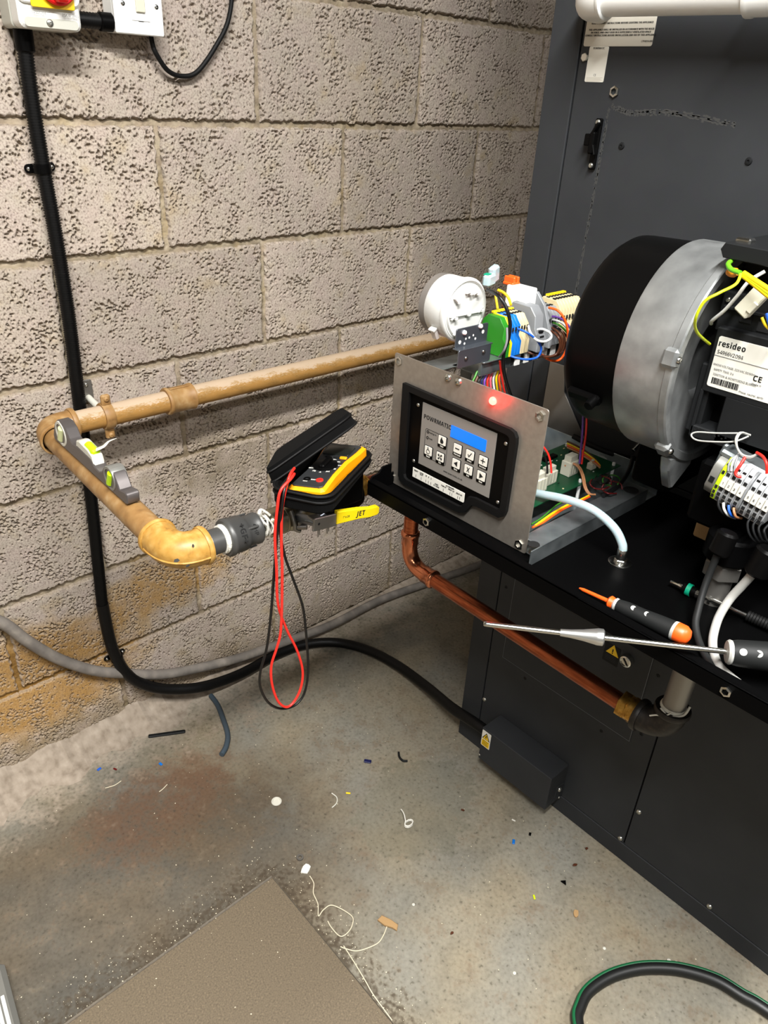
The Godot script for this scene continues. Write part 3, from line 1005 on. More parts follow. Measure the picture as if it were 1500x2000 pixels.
func cable_box() -> void:
	var t := thing("cable_entry_box", "dark grey metal cable entry box screwed low on the heater, warning sticker", "junction box", Vector3(0.36, 0.05, 0.785))
	var b := MB.new()
	b.lo_hi(Vector3(0.331, 0.052, 0.686), Vector3(0.395, 0.1506, 0.883), 0.0012)
	obj("body", b, M.heater_paint, t)
	var f := MB.new()
	f.prism(Transform3D(Basis(), Vector3(0.3615, 0, 0.8835)), PackedVector2Array([Vector2(-0.001, 0.058), Vector2(0.0315, 0.056), Vector2(0.0315, 0.0965), Vector2(0.001, 0.1045)]), 0.0016, 0.0004)
	obj("end_flap", f, M.heater_paint, t)
	inst("screw", screw_mesh, M.screw_zinc, t, lz(Vector3(0.3755, 0.087, 0.8843)))
	inst("screw", screw_mesh, M.screw_zinc, t, lz(Vector3(0.3816, 0.056, 0.8843)).scaled_local(Vector3.ONE * 0.5))
	inst("screw", screw_mesh, M.screw_zinc, t, lx(Vector3(0.3325, 0.062, 0.688)).scaled_local(Vector3.ONE * 0.6))
	var l := MB.new()
	l.prism(fx(Vector3(0.3307, 0.1222, 0.7005)), rrect(0.0255, 0.047, 0.002), 0.0006)
	var lab := obj("warning_label", l, M.label_white, t)
	var y := MB.new()
	y.prism(fx(Vector3(0.3303, 0.1098, 0.7005)), rrect(0.0215, 0.0185, 0.001), 0.0004)
	obj("yellow_field", y, M.yellow_plastic, lab)
	var k := MB.new()
	k.prism(fx(Vector3(0.3303, 0.131, 0.7005)), PackedVector2Array([Vector2(-0.0115, -0.0095), Vector2(0.0115, -0.0095), Vector2(0, 0.0115)]), 0.0004)
	obj("triangle_border", k, M.black_print, lab)
	var k2 := MB.new()
	k2.prism(fx(Vector3(0.33, 0.1305, 0.7005)), PackedVector2Array([Vector2(-0.0085, -0.0075), Vector2(0.0085, -0.0075), Vector2(0, 0.0085)]), 0.0004)
	obj("triangle_field", k2, M.yellow_plastic, lab)
	var bolt := MB.new()
	bolt.prism(fx(Vector3(0.3297, 0.1295, 0.7005)), PackedVector2Array([Vector2(0.0005, 0.006), Vector2(-0.0028, -0.001), Vector2(-0.0003, -0.001), Vector2(-0.0012, -0.0062), Vector2(0.0026, 0.0012), Vector2(0.0002, 0.0012), Vector2(0.0022, 0.006)]), 0.0004)
	obj("lightning_symbol", bolt, M.black_print, lab)
	for i in 4:
		var ln := MB.new()
		ln.lo_hi(Vector3(0.3299, 0.1155 - i * 0.004, 0.692), Vector3(0.3302, 0.1165 - i * 0.004, 0.709 - 0.002 * (i % 2)))
		obj("print_line", ln, M.black_print, lab)

func clip(p: Vector3, label: String, tilt: float) -> void:
	var t := thing("conduit_clip", label, "cable clip", p, "conduit saddle clips")
	var B := Basis(Vector3(0, 0, 1), tilt)
	var b := MB.new()
	b.prism(Transform3D(B, p + Vector3(0, 0, 0.002)), rrect(0.052, 0.0145, 0.007, 5), 0.004, 0.001)
	b.lathe(Transform3D(B * Basis(Vector3(1, 0, 0), Vector3(0, 1, 0), Vector3(0, 0, 1)), p + B * Vector3(0, -0.007, 0) + Vector3(0, 0, 0.0135)), [Vector2(0.0125, 0), Vector2(0.0147, 0), Vector2(0.0147, 0.014), Vector2(0.0125, 0.014)], 20)
	obj("saddle", b, M.black_plastic, t)
	for s: float in [-1.0, 1.0]:
		inst("screw", screw_mesh, M.chrome, t, Transform3D(B, Vector3.ZERO) * Transform3D(Basis(Vector3(1, 0, 0), Vector3(0, 0, 1), Vector3(0, -1, 0)).scaled(Vector3.ONE * 0.62), Vector3.ZERO))
		var o: Node3D = t.get_child(t.get_child_count() - 1)
		o.position = B * Vector3(s * 0.0195, 0, 0) + Vector3(0, 0, 0.004)

func wall_fittings() -> void:
	# isolator
	var t := thing("isolator_switch", "white isolator switch box with red knob on yellow plate", "switch", Vector3(-0.195, 1.482, 0))
	var a := MB.new()
	a.prism(fz(Vector3(-0.1965, 1.552, 0.021)), rrect(0.098, 0.138, 0.008), 0.042, 0.002)
	obj("base_box", a, M.switch_grey, t)
	var c := MB.new()
	c.prism(fz(Vector3(-0.1975, 1.552, 0.0585)), rrect(0.0945, 0.138, 0.010), 0.033, 0.004)
	c.prism(fz(Vector3(-0.1975, 1.5675, 0.0765)), rrect(0.0935, 0.106, 0.010), 0.007, 0.002)
	obj("cover", c, M.white_plastic, t)
	var r := MB.new()
	r.prism(fz(Vector3(-0.197, 1.4915, 0.0752)), rrect(0.082, 0.013, 0.0055), 0.0016, 0.0004)
	obj("screw_recess", r, M.switch_grey, t)
	inst("screw", screw_mesh, M.screw_zinc, t, lz(Vector3(-0.2005, 1.4918, 0.0758)).scaled_local(Vector3(0.95, 0.6, 0.95)))
	var y := MB.new()
	y.prism(fz(Vector3(-0.194, 1.5435, 0.0812)), rrect(0.066, 0.066, 0.003), 0.0025, 0.0006)
	obj("yellow_plate", y, M.yellow_plastic, t)
	var k := MB.new()
	k.lathe(lz(Vector3(-0.1865, 1.5435, 0.082)), [Vector2(0.029, 0), Vector2(0.029, 0.007), Vector2(0.027, 0.009), Vector2(0.0, 0.009)], 32)
	k.bx(Vector3(-0.1865, 1.5435, 0.096), Vector3(0.018, 0.050, 0.020), 0.003)
	obj("red_knob", k, M.red_plastic, t)
	txt(t, "lettering", "ER801204", fz(Vector3(-0.2165, 1.5035, 0.0802)), 0.0034, M.grey_print)
	txt(t, "lettering", "25A 4P IP65", fz(Vector3(-0.169, 1.5035, 0.0802)), 0.0034, M.grey_print)
	# short conduit link between the boxes
	var g := thing("conduit_link", "short black ribbed conduit joining the isolator and the fused spur", "conduit", Vector3(-0.11, 1.49, 0.03))
	var pts := []
	var rr := []
	for i in 31:
		pts.append(Vector3(-0.1505 + 0.052 * i / 30.0, 1.503, 0.03))
		rr.append(0.0118 if i % 3 != 1 else 0.0104)
	var h := MB.new()
	h.tube(pts, rr, 16)
	obj("ribbed_tube", h, M.black_conduit, g)
	var gl := MB.new()
	gl.prism(Transform3D(Basis(Vector3(0, 0, 1), Vector3(0, 1, 0), Vector3(-1, 0, 0)), Vector3(-0.0905, 1.503, 0.03)), ngon(0.0142, 10), 0.022, 0.0015)
	obj("gland_nut", gl, M.black_plastic, g)
	# fused spur
	var s := thing("fused_spur", "white fused spur outlet on the wall beside the isolator", "outlet", Vector3(-0.037, 1.487, 0))
	var bb := MB.new()
	bb.prism(fz(Vector3(-0.0375, 1.5315, 0.0175)), rrect(0.083, 0.084, 0.004), 0.035, 0.002)
	obj("back_box", bb, M.white_plastic, s)
	var fp := MB.new()
	fp.prism(fz(Vector3(-0.0368, 1.532, 0.041)), rrect(0.087, 0.087, 0.003), 0.0085, 0.0015)
	obj("faceplate", fp, M.white_plastic, s)
	for x in [-0.064, -0.0045]:
		inst("screw", screw_mesh, M.chrome, s, lz(Vector3(x, 1.5308, 0.0448)).scaled_local(Vector3(0.7, 0.4, 0.7)))
	var fc := MB.new()
	fc.prism(fz(Vector3(-0.0345, 1.5122, 0.0457)), rrect(0.033, 0.0075, 0.001), 0.0012, 0.0003)
	obj("fuse_carrier", fc, M.white_plastic, s)
	var ro := MB.new()
	ro.prism(fz(Vector3(-0.0345, 1.5445, 0.0468)), rrect(0.016, 0.048, 0.001), 0.004, 0.001)
	obj("rocker", ro, M.ivory_plastic, s)
	var sl := MB.new()
	sl.bx(Vector3(-0.0345, 1.5078, 0.0454), Vector3(0.009, 0.0008, 0.0006))
	obj("carrier_slot", sl, M.black_print, s)
	# loose black flex from the spur
	var ca := MB.new()
	ca.tube(curve([Vector3(-0.006, 1.49, 0.020), Vector3(-0.0045, 1.478, 0.02), Vector3(0.0007, 1.4639, 0.02), Vector3(0.0228, 1.4395, 0.016), Vector3(0.0526, 1.4321, 0.012), Vector3(0.0847, 1.4409, 0.012), Vector3(0.1254, 1.4835, 0.014), Vector3(0.155, 1.53, 0.016), Vector3(0.168, 1.60, 0.016), Vector3(0.172, 1.70, 0.014)], 8), 0.0042, 10)
	single("black_flex", ca, M.black_rubber, "black flex looping down from the fused spur and back up the wall", "cable")
	# the long conduit: ribbed down the wall, then smooth round along the floor to the heater's cable box
	var cd := thing("black_conduit", "black flexible conduit running down the wall and along the floor to the heater", "conduit", Vector3(-0.24, 0.02, 0.02))
	var path := curve([Vector3(-0.2245, 1.462, 0.022), Vector3(-0.2256, 1.39, 0.018), Vector3(-0.224, 1.284, 0.0155), Vector3(-0.2218, 1.177, 0.017), Vector3(-0.2224, 1.032, 0.018), Vector3(-0.2278, 0.893, 0.019), Vector3(-0.2369, 0.640, 0.019), Vector3(-0.2432, 0.521, 0.018), Vector3(-0.2505, 0.387, 0.018)], 50)
	var pp := []
	var pr := []
	var acc := 0.0
	var nextp := 0.0
	var idx := 0
	for i in path.size() - 1:
		var L: float = path[i].distance_to(path[i + 1])
		while nextp <= acc + L:
			pp.append(path[i].lerp(path[i + 1], (nextp - acc) / L))
			pr.append(0.0128 if idx % 4 < 2 else 0.0112)
			idx += 1
			nextp += 0.00105
		acc += L
	var cdm := MB.new()
	cdm.tube(pp, pr, 12)
	obj("ribbed_tube", cdm, M.black_conduit, cd)
	var low := MB.new()
	low.tube(curve([Vector3(-0.2505, 0.388, 0.018), Vector3(-0.2474, 0.282, 0.018), Vector3(-0.2385, 0.222, 0.018), Vector3(-0.2215, 0.165, 0.021), Vector3(-0.1855, 0.115, 0.03), Vector3(-0.13, 0.078, 0.045), Vector3(-0.045, 0.050, 0.062), Vector3(0.07, 0.026, 0.058), Vector3(0.2, 0.0165, 0.045), Vector3(0.292, 0.0155, 0.062), Vector3(0.366, 0.0155, 0.112), Vector3(0.412, 0.017, 0.194), Vector3(0.428, 0.024, 0.302), Vector3(0.414, 0.044, 0.43), Vector3(0.373, 0.088, 0.555), Vector3(0.364, 0.106, 0.635), Vector3(0.364, 0.108, 0.69)], 10), 0.0135, 16)
	obj("smooth_tube", low, M.black_conduit, cd)
	var gd := MB.new()
	gd.rod(Vector3(-0.2243, 1.452, 0.0225), Vector3(-0.224, 1.486, 0.023), 0.0145, 18, 0.002)
	obj("gland", gd, M.black_plastic, cd)
	clip(Vector3(-0.2255, 1.2845, 0.002), "black saddle clip holding the conduit high on the wall below the isolator", 0.06)
	clip(Vector3(-0.2375, 0.2215, 0.002), "black saddle clip holding the conduit low on the wall above the floor", 0.05)
	# dusty grey cable drooping across the wall foot
	var gy := MB.new()
	gy.tube(curve([Vector3(-0.62, 0.58, 0.0180), Vector3(-0.54, 0.52, 0.0180), Vector3(-0.46, 0.437, 0.0180), Vector3(-0.4212, 0.37, 0.0180), Vector3(-0.3689, 0.292, 0.0180), Vector3(-0.297, 0.217, 0.0200), Vector3(-0.222, 0.163, 0.0160), Vector3(-0.13, 0.108, 0.0160), Vector3(-0.02, 0.072, 0.0180), Vector3(0.10, 0.045, 0.0220), Vector3(0.25, 0.032, 0.0320), Vector3(0.40, 0.024, 0.0440), Vector3(0.60, 0.0215, 0.0400), Vector3(0.81, 0.0165, 0.0660), Vector3(1.03, 0.0135, 0.0960), Vector3(1.3, 0.0125, 0.1140)], 8), 0.0125, 14)
	single("grey_cable", gy, M.grey_cable, "dusty grey cable drooping across the wall foot behind the black conduit", "cable")

func ring_wall(mb: MB, T: Transform3D, outer: PackedVector2Array, inner: PackedVector2Array, z0: float, z1: float) -> void:
	var N := outer.size()
	var zf := T.basis.z.normalized()
	for k in N:
		var k2 := (k + 1) % N
		var o0 := outer[k]
		var o1 := outer[k2]
		var i0 := inner[k]
		var i1 := inner[k2]
		var e := (o1 - o0)
		if e.length() < 1e-7:
			e = i1 - i0
		var nn := (T.basis * Vector3(e.y, -e.x, 0)).normalized()
		mb.quad(T * Vector3(o0.x, o0.y, z1), T * Vector3(o1.x, o1.y, z1), T * Vector3(i1.x, i1.y, z1), T * Vector3(i0.x, i0.y, z1), zf)
		mb.quad(T * Vector3(o0.x, o0.y, z0), T * Vector3(o1.x, o1.y, z0), T * Vector3(i1.x, i1.y, z0), T * Vector3(i0.x, i0.y, z0), -zf)
		mb.quad(T * Vector3(o0.x, o0.y, z0), T * Vector3(o1.x, o1.y, z0), T * Vector3(o1.x, o1.y, z1), T * Vector3(o0.x, o0.y, z1), nn)
		mb.quad(T * Vector3(i0.x, i0.y, z0), T * Vector3(i1.x, i1.y, z0), T * Vector3(i1.x, i1.y, z1), T * Vector3(i0.x, i0.y, z1), -nn)

func bead(mb: MB, p: Vector3, dir: Vector3, r: float, w: float) -> void:
	mb.lathe(MB.along(p - dir * w * 0.5, p + dir), [Vector2(r - 0.004, 0), Vector2(r - 0.001, 0), Vector2(r, w * 0.25), Vector2(r, w * 0.75), Vector2(r - 0.001, w), Vector2(r - 0.004, w)], 28)

func pipework() -> void:
	var R := 0.0215
	var c1 := Vector3(-0.319, 0.853, 0.082)
	var c2 := Vector3(-0.328, 0.834, 0.580)
	var d12 := (c2 - c1).normalized()
	var t := thing("gas_pipe", "ochre painted steel gas pipe running along the wall and turning out into the room", "pipe", Vector3(0.0, 0.83, 0.08))
	var a := MB.new()
	a.tube([Vector3(-0.275, 0.853, 0.082), Vector3(0.0, 0.8535, 0.082), Vector3(0.4, 0.853, 0.082), Vector3(0.75, 0.851, 0.082), Vector3(1.3, 0.849, 0.082)], R, 32)
	obj("wall_run", a, M.ochre_paint_dusty, t)
	var so := MB.new()
	so.lathe(MB.along(Vector3(-0.079, 0.8535, 0.082), Vector3(0, 0.8535, 0.082)), [Vector2(R - 0.002, 0.0), Vector2(0.0265, 0.0), Vector2(0.028, 0.002), Vector2(0.028, 0.007), Vector2(0.0262, 0.009), Vector2(0.0262, 0.054), Vector2(0.0275, 0.056), Vector2(0.0275, 0.060), Vector2(R - 0.002, 0.0615)], 32)
	obj("coupling", so, M.ochre_paint, t)
	var rib := MB.new()
	rib.bx(Vector3(-0.048, 0.8535 + 0.0262, 0.088), Vector3(0.044, 0.003, 0.004), 0.001)
	obj("coupling_rib", rib, M.ochre_paint, t)
	var e1 := MB.new()
	e1.tube([c1 + Vector3(0.052, 0, 0)] + bend(c1 + Vector3(0.036, 0, 0), c1, c1 + d12 * 0.036, 10) + [c1 + d12 * 0.052], 0.0258, 28, false)
	bead(e1, c1 + Vector3(0.049, 0, 0), Vector3(1, 0, 0), 0.0295, 0.009)
	bead(e1, c1 + d12 * 0.049, d12, 0.0295, 0.009)
	obj("elbow", e1, M.ochre_paint, t)
	var b := MB.new()
	b.tube([c1 + d12 * 0.04, c1.lerp(c2, 0.5), c2 - d12 * 0.04], R, 32, false)
	obj("cross_run", b, M.ochre_paint, t)
	var e2 := MB.new()
	e2.tube([c2 - d12 * 0.060] + bend(c2 - d12 * 0.042, c2, c2 + Vector3(0.036, 0, 0), 12) + [c2 + Vector3(0.046, 0, 0)], 0.0272, 32, false)
	bead(e2, c2 - d12 * 0.058, d12, 0.0300, 0.008)
	bead(e2, c2 + Vector3(0.043, 0, 0), Vector3(1, 0, 0), 0.0300, 0.008)
	# casting seam round the outside of the bend
	e2.tube([c2 - d12 * 0.05 + Vector3(-0.0265, -0.006, 0)] + bend(c2 - d12 * 0.04 + Vector3(-0.0268, -0.006, 0), c2 + Vector3(-0.024, -0.006, 0.024), c2 + Vector3(0.036, -0.006, 0.0268), 12) + [c2 + Vector3(0.041, -0.006, 0.0268)], 0.0018, 6)
	var el := obj("elbow", e2, M.ochre_fitting, t)
	el.set_meta("label", "brighter ochre elbow with chipped paint")
	for q in [[Vector3(-0.012, 0.008, 0.024), 0.0042], [Vector3(0.002, -0.004, 0.0285), 0.0034], [Vector3(0.018, 0.019, 0.019), 0.003]]:
		var ch := MB.new()
		var dirn: Vector3 = q[0].normalized()
		ch.prism(Transform3D(Basis.looking_at(-dirn, Vector3.UP), c2 + q[0] * 0.985), PackedVector2Array([Vector2(-q[1], -q[1] * 0.4), Vector2(q[1] * 0.2, -q[1] * 0.6), Vector2(q[1], 0), Vector2(q[1] * 0.4, q[1] * 0.7), Vector2(-q[1] * 0.7, q[1] * 0.5)]), 0.0008)
		obj("paint_chip", ch, M.grey_iron, el)
	# wall bracket with its split ring
	var k := thing("pipe_bracket", "ochre painted split-ring bracket holding the gas pipe off the wall", "bracket", Vector3(-0.204, 0.83, 0.0))
	var pl := MB.new()
	pl.prism(fz(Vector3(-0.204, 0.879, 0.0025)), rrect(0.022, 0.046, 0.004), 0.004, 0.001)
	obj("wall_plate", pl, M.bare_steel, k)
	inst("screw", screw_mesh, M.screw_zinc, k, lz(Vector3(-0.205, 0.893, 0.0045)).scaled_local(Vector3.ONE * 0.75))
	var rd := MB.new()
	rd.rod(Vector3(-0.204, 0.866, 0.003), Vector3(-0.204, 0.858, 0.058), 0.0065, 12, 0.001)
	obj("stud", rd, M.dusty_white, k)
	var rg := MB.new()
	rg.lathe(MB.along(Vector3(-0.2135, 0.853, 0.082), Vector3(0, 0.853, 0.082)), [Vector2(0.0217, 0), Vector2(0.0255, 0), Vector2(0.0268, 0.003), Vector2(0.0268, 0.016), Vector2(0.0255, 0.019), Vector2(0.0217, 0.019)], 28)
	for s: float in [-1.0, 1.0]:
		rg.bx(Vector3(-0.204, 0.853 + s * 0.034, 0.088), Vector3(0.018, 0.022, 0.010), 0.003)
	obj("split_ring", rg, M.ochre_paint, k)
	for s: float in [-1.0, 1.0]:
		inst("screw", screw_mesh, M.ochre_paint, k, lz(Vector3(-0.204, 0.853 + s * 0.037, 0.093)).scaled_local(Vector3.ONE * 0.9))
	# iron reducer with its nipple
	var ax := Vector3(1, -0.035, 0).normalized()
	var o := c2 + Vector3(0.044, 0, 0)
	var n := thing("iron_reducer", "dark grey malleable iron reducing socket with white thread tape", "pipe fitting", o)
	var ni := MB.new()
	ni.rod(o, o + ax * 0.040, 0.0196, 28)
	obj("nipple", ni, M.grey_iron, n)
	var tp := MB.new()
	tp.lathe(MB.along(o - ax * 0.001, o + ax), [Vector2(0.018, 0), Vector2(0.0212, 0), Vector2(0.0215, 0.005), Vector2(0.0198, 0.008)], 28)
	obj("thread_tape", tp, M.tape_white, n)
	var tp2 := MB.new()
	tp2.lathe(MB.along(o + ax * 0.027, o + ax), [Vector2(0.0195, 0), Vector2(0.0222, 0.001), Vector2(0.0212, 0.003), Vector2(0.0228, 0.005), Vector2(0.0222, 0.008), Vector2(0.0238, 0.010), Vector2(0.020, 0.012)], 28)
	obj("thread_tape", tp2, M.tape_white, n)
	var gf := MB.new()
	gf.lathe(MB.along(o + ax * 0.034, o + ax), [Vector2(0.020, 0.0), Vector2(0.0272, 0.0), Vector2(0.0298, 0.003), Vector2(0.0298, 0.008), Vector2(0.0282, 0.011), Vector2(0.0282, 0.028), Vector2(0.0258, 0.033), Vector2(0.0240, 0.037), Vector2(0.0240, 0.050), Vector2(0.0252, 0.052), Vector2(0.0252, 0.057), Vector2(0.016, 0.058)], 32)
	for an in [0.9, 2.6, 4.4, 5.6]:
		var dr := Vector3(0, cos(an), sin(an))
		gf.box(Transform3D(Basis(ax, dr, ax.cross(dr)), o + ax * 0.062 + dr * 0.0258), Vector3(0.042, 0.003, 0.004), 0.0012)
	var gfo := obj("socket_body", gf, M.grey_iron, n)
	var dl := Vector3(0, 0.50, 0.866).normalized()
	# cast lettering, read along the girth
	txt(gfo, "lettering", "+GF+", Transform3D(Basis(ax.cross(dl).normalized(), ax, dl), o + ax * 0.054 + dl * 0.0283).orthonormalized(), 0.0095, M.black_print, true)
	txt(gfo, "lettering", "4 HP", Transform3D(Basis(ax.cross(dl).normalized(), ax, dl), o + ax * 0.077 + dl * 0.0241).orthonormalized(), 0.006, M.black_print)
	# ball valve
	var v0 := o + ax * 0.094
	var v := thing("ball_valve", "nickel plated ball valve with yellow lever below the meter pouch", "valve", v0)
	var ch1 := MB.new()
	ch1.rod(v0 - ax * 0.004, v0 + ax * 0.022, 0.0165, 20, 0.001)
	obj("tail", ch1, M.chrome, v)
	var mt := MB.new()
	var tw := noise(30.0, 31, FastNoiseLite.TYPE_SIMPLEX_SMOOTH, 3)
	var tpts := []
	var trr := []
	for i in 70:
		var an := TAU * i / 17.0
		var rad := 0.0176 + 0.003 * tw.get_noise_1d(i * 0.05) + 0.002 * tw.get_noise_1d(i * 0.2 + 9.0)
		tpts.append(v0 + ax * (0.0 + 0.020 * i / 70.0 + 0.002 * sin(i * 1.3)) + Vector3(0, cos(an), sin(an)) * rad)
		trr.append(0.0016 + 0.0009 * absf(tw.get_noise_1d(i * 0.3)))
	mt.tube(tpts, trr, 6)
	mt.tube(curve([v0 + ax * 0.004 + Vector3(0, 0.018, 0.002), v0 + ax * 0.001 + Vector3(0, 0.026, 0.004), v0 + ax * 0.007 + Vector3(0, 0.029, 0.000), v0 + ax * 0.014 + Vector3(0, 0.024, 0.004), v0 + ax * 0.018 + Vector3(0, 0.019, 0.008)], 5), 0.004, 7, true, 0.5)
	obj("thread_tape", mt, M.tape_white, v)
	var hx := MB.new()
	hx.prism(Transform3D(Basis(Vector3(0, 0, -1), Vector3(0, 1, 0), ax), v0 + ax * 0.031).orthonormalized(), ngon(0.0245, 6, 0.35), 0.022, 0.0015)
	hx.lathe(MB.along(v0 + ax * 0.040, v0 + ax), [Vector2(0.018, 0), Vector2(0.0228, 0), Vector2(0.0228, 0.003), Vector2(0.0215, 0.004), Vector2(0.0228, 0.005), Vector2(0.0228, 0.008), Vector2(0.021, 0.009), Vector2(0.0235, 0.018), Vector2(0.0255, 0.028), Vector2(0.0235, 0.038), Vector2(0.022, 0.045), Vector2(0.022, 0.068)], 28)
	obj("body", hx, M.nickel, v)
	var ck := MB.new()
	ck.tube(curve([v0 + ax * 0.052 + Vector3(0, 0.020, 0.016), v0 + ax * 0.050 + Vector3(0, 0.004, 0.027), v0 + ax * 0.052 + Vector3(0, -0.008, 0.026), v0 + ax * 0.060 + Vector3(0, -0.014, 0.028)], 6), 0.0035, 8)
	ck.rod(v0 + ax * 0.055 + Vector3(0, -0.006, 0.024), v0 + ax * 0.068 + Vector3(0, -0.004, 0.036), 0.0052, 10, 0.001)
	ck.bx(v0 + ax * 0.060 + Vector3(0, -0.002, 0.028), Vector3(0.010, 0.014, 0.006), 0.001)
	obj("clamp", ck, M.bare_steel, v)
	var stm := MB.new()
	stm.rod(Vector3(-0.128, 0.836, 0.60), Vector3(-0.128, 0.852, 0.660), 0.0075, 14, 0.001)
	stm.prism(fz(Vector3(-0.124, 0.860, 0.655)), ngon(0.008, 6, 0.2), 0.008, 0.001)
	obj("stem", stm, M.dark_zinc, v)
	var lv := MB.new()
	lv.box(Transform3D(Basis(Vector3(0, 0, 1), -0.13), Vector3(-0.124, 0.8545, 0.663)), Vector3(0.046, 0.0215, 0.004), 0.001)
	lv.box(Transform3D(Basis(Vector3(0, 0, 1), -0.13), Vector3(-0.136, 0.864, 0.656)), Vector3(0.022, 0.004, 0.016), 0.001)
	for px in [-0.137, -0.1195]:
		lv.rod(Vector3(px, 0.845, 0.663), Vector3(px, 0.833, 0.663), 0.0011, 6)
		lv.rod(Vector3(px + 0.003, 0.845, 0.663), Vector3(px + 0.003, 0.836, 0.663), 0.0009, 6)
	var lvo := obj("lever", lv, M.bare_steel, v)
	var ho := MB.new()
	ho.lathe(lz(Vector3(-0.137, 0.857, 0.6652)), [Vector2(0.0022, 0.0), Vector2(0.0018, 0.0002), Vector2(0, 0.0002)], 10)
	obj("hole", ho, M.black_print, lvo)
	var gr := MB.new()
	gr.prism(Transform3D(Basis(Vector3(0, 1, 0), 0.0), Vector3(0, 0, 0.664)), PackedVector2Array([Vector2(-0.104, 0.8455), Vector2(-0.060, 0.8395), Vector2(-0.038, 0.8345), Vector2(-0.022, 0.8335), Vector2(-0.0172, 0.836), Vector2(-0.0165, 0.846), Vector2(-0.021, 0.8500), Vector2(-0.036, 0.8515), Vector2(-0.060, 0.8585), Vector2(-0.104, 0.8680)]), 0.009, 0.0015)
	var gro := obj("yellow_grip", gr, M.yellow_grip, v)
	var gb := Basis(Vector3(0, 0, 1), -0.17)
	txt(gro, "lettering", "JET", Transform3D(gb, Vector3(-0.057, 0.8495, 0.6687)), 0.0085, M.black_print, true)
	txt(gro, "lettering", "1\" x 28", Transform3D(gb, Vector3(-0.087, 0.8535, 0.6687)), 0.0032, M.black_print, false)
	# black filter body past the valve
	var f0 := v0 + ax * 0.108
	var fl := thing("gas_filter", "black gas filter body under the pouch, joined to the copper pipe", "gas filter", f0)
	var fb := MB.new()
	fb.lathe(MB.along(f0, f0 + Vector3(1, 0.1, 0)), [Vector2(0.0, 0.0), Vector2(0.020, 0.0), Vector2(0.030, 0.008), Vector2(0.031, 0.02), Vector2(0.031, 0.078), Vector2(0.029, 0.086), Vector2(0.018, 0.090), Vector2(0.0, 0.090)], 28)
	fb.box(Transform3D(Basis(Vector3(0, 0, 1), 0.02), f0 + Vector3(0.042, 0.036, 0.010)), Vector3(0.076, 0.068, 0.056), 0.008)
	obj("body", fb, M.black_plastic, fl)
	var fbr := MB.new()
	var f1 := f0 + Vector3(1, 0.1, 0).normalized() * 0.09
	fbr.prism(Transform3D(Basis(Vector3(0, 0, -1), Vector3(0, 1, 0), Vector3(1, 0, 0)), f1 + Vector3(0.006, 0.0, 0)), ngon(0.021, 6, 0.2), 0.012, 0.001)
	fbr.lathe(MB.along(f1 + Vector3(0.012, 0, 0), f1 + Vector3(1, 0, 0)), [Vector2(0.0155, 0), Vector2(0.0185, 0.0), Vector2(0.0185, 0.003), Vector2(0.017, 0.004), Vector2(0.0185, 0.005), Vector2(0.0185, 0.009), Vector2(0.0145, 0.010)], 24)
	obj("brass_nut", fbr, M.brass, fl)
	# copper run under the tray to the black elbow
	var cu := thing("copper_pipe", "bright copper gas pipe running under the burner tray to a black elbow", "pipe", Vector3(0.142, 0.62, 0.6))
	var q0 := f1 + Vector3(0.018, 0, 0)
	var qc := Vector3(0.142, f1.y, 0.588)
	var qd := Vector3(0.142, 0.633, 0.588)
	var qe := Vector3(0.140, 0.625, 1.080)
	var p1 := MB.new()
	p1.tube([q0] + bend(qc - Vector3(0.03, 0, 0), qc, qc - Vector3(0, 0.03, 0), 8) + [qd + Vector3(0, 0.05, 0)], 0.014, 24)
	obj("drop", p1, M.copper, cu)
	var dz := (qe - qd).normalized()
	var p2 := MB.new()
	p2.tube(bend(qd + Vector3(0, 0.045, 0), qd, qd + dz * 0.045, 12), 0.0152, 24, false)
	p2.lathe(MB.along(qd + Vector3(0, 0.045, 0), qd + Vector3(0, 1, 0)), [Vector2(0.0152, 0), Vector2(0.0166, 0.001), Vector2(0.0166, 0.018), Vector2(0.0182, 0.020), Vector2(0.0182, 0.025), Vector2(0.0165, 0.027), Vector2(0.014, 0.028)], 24)
	p2.lathe(MB.along(qd + dz * 0.045, qe), [Vector2(0.0152, 0), Vector2(0.0166, 0.001), Vector2(0.0166, 0.018), Vector2(0.0182, 0.020), Vector2(0.0182, 0.025), Vector2(0.0165, 0.027), Vector2(0.014, 0.028)], 24)
	obj("elbow", p2, M.copper_bright, cu)
	var p3 := MB.new()
	p3.tube([qd + dz * 0.06, qd.lerp(qe, 0.5), qe], 0.014, 24)
	obj("run", p3, M.copper, cu)
	var p4 := MB.new()
	var TZ := Transform3D(Basis(Vector3(1, 0, 0), Vector3(0, 1, 0), Vector3(0, 0, 1)), qe)
	p4.prism(Transform3D(TZ.basis, qe + Vector3(0, 0, -0.008)), ngon(0.0225, 6, 0.3), 0.014, 0.001)
	p4.prism(Transform3D(TZ.basis, qe + Vector3(0, 0, 0.008)), ngon(0.0215, 6, 0.1), 0.012, 0.001)
	p4.lathe(lz(qe + Vector3(0, 0, -0.002)), [Vector2(0.014, 0.0), Vector2(0.0195, 0.0), Vector2(0.0195, 0.006), Vector2(0.014, 0.006)], 20)
	obj("compression_nut", p4, M.brass, cu)
	# black elbow and the bare steel riser
	var el2 := thing("steel_riser", "bare steel riser with black iron elbow below the tray", "pipe", Vector3(0.145, 0.61, 1.13))
	var ec := Vector3(0.143, 0.627, 1.138)
	var ue := MB.new()
	ue.tube([qe + Vector3(0, 0, 0.012)] + bend(qe + Vector3(0, 0, 0.020), ec, ec + Vector3(0.002, 0.032, 0), 12) + [ec + Vector3(0.002, 0.042, 0)], 0.0225, 28, true)
	bead(ue, qe + Vector3(0, 0, 0.017), Vector3(0, 0, 1), 0.0262, 0.009)
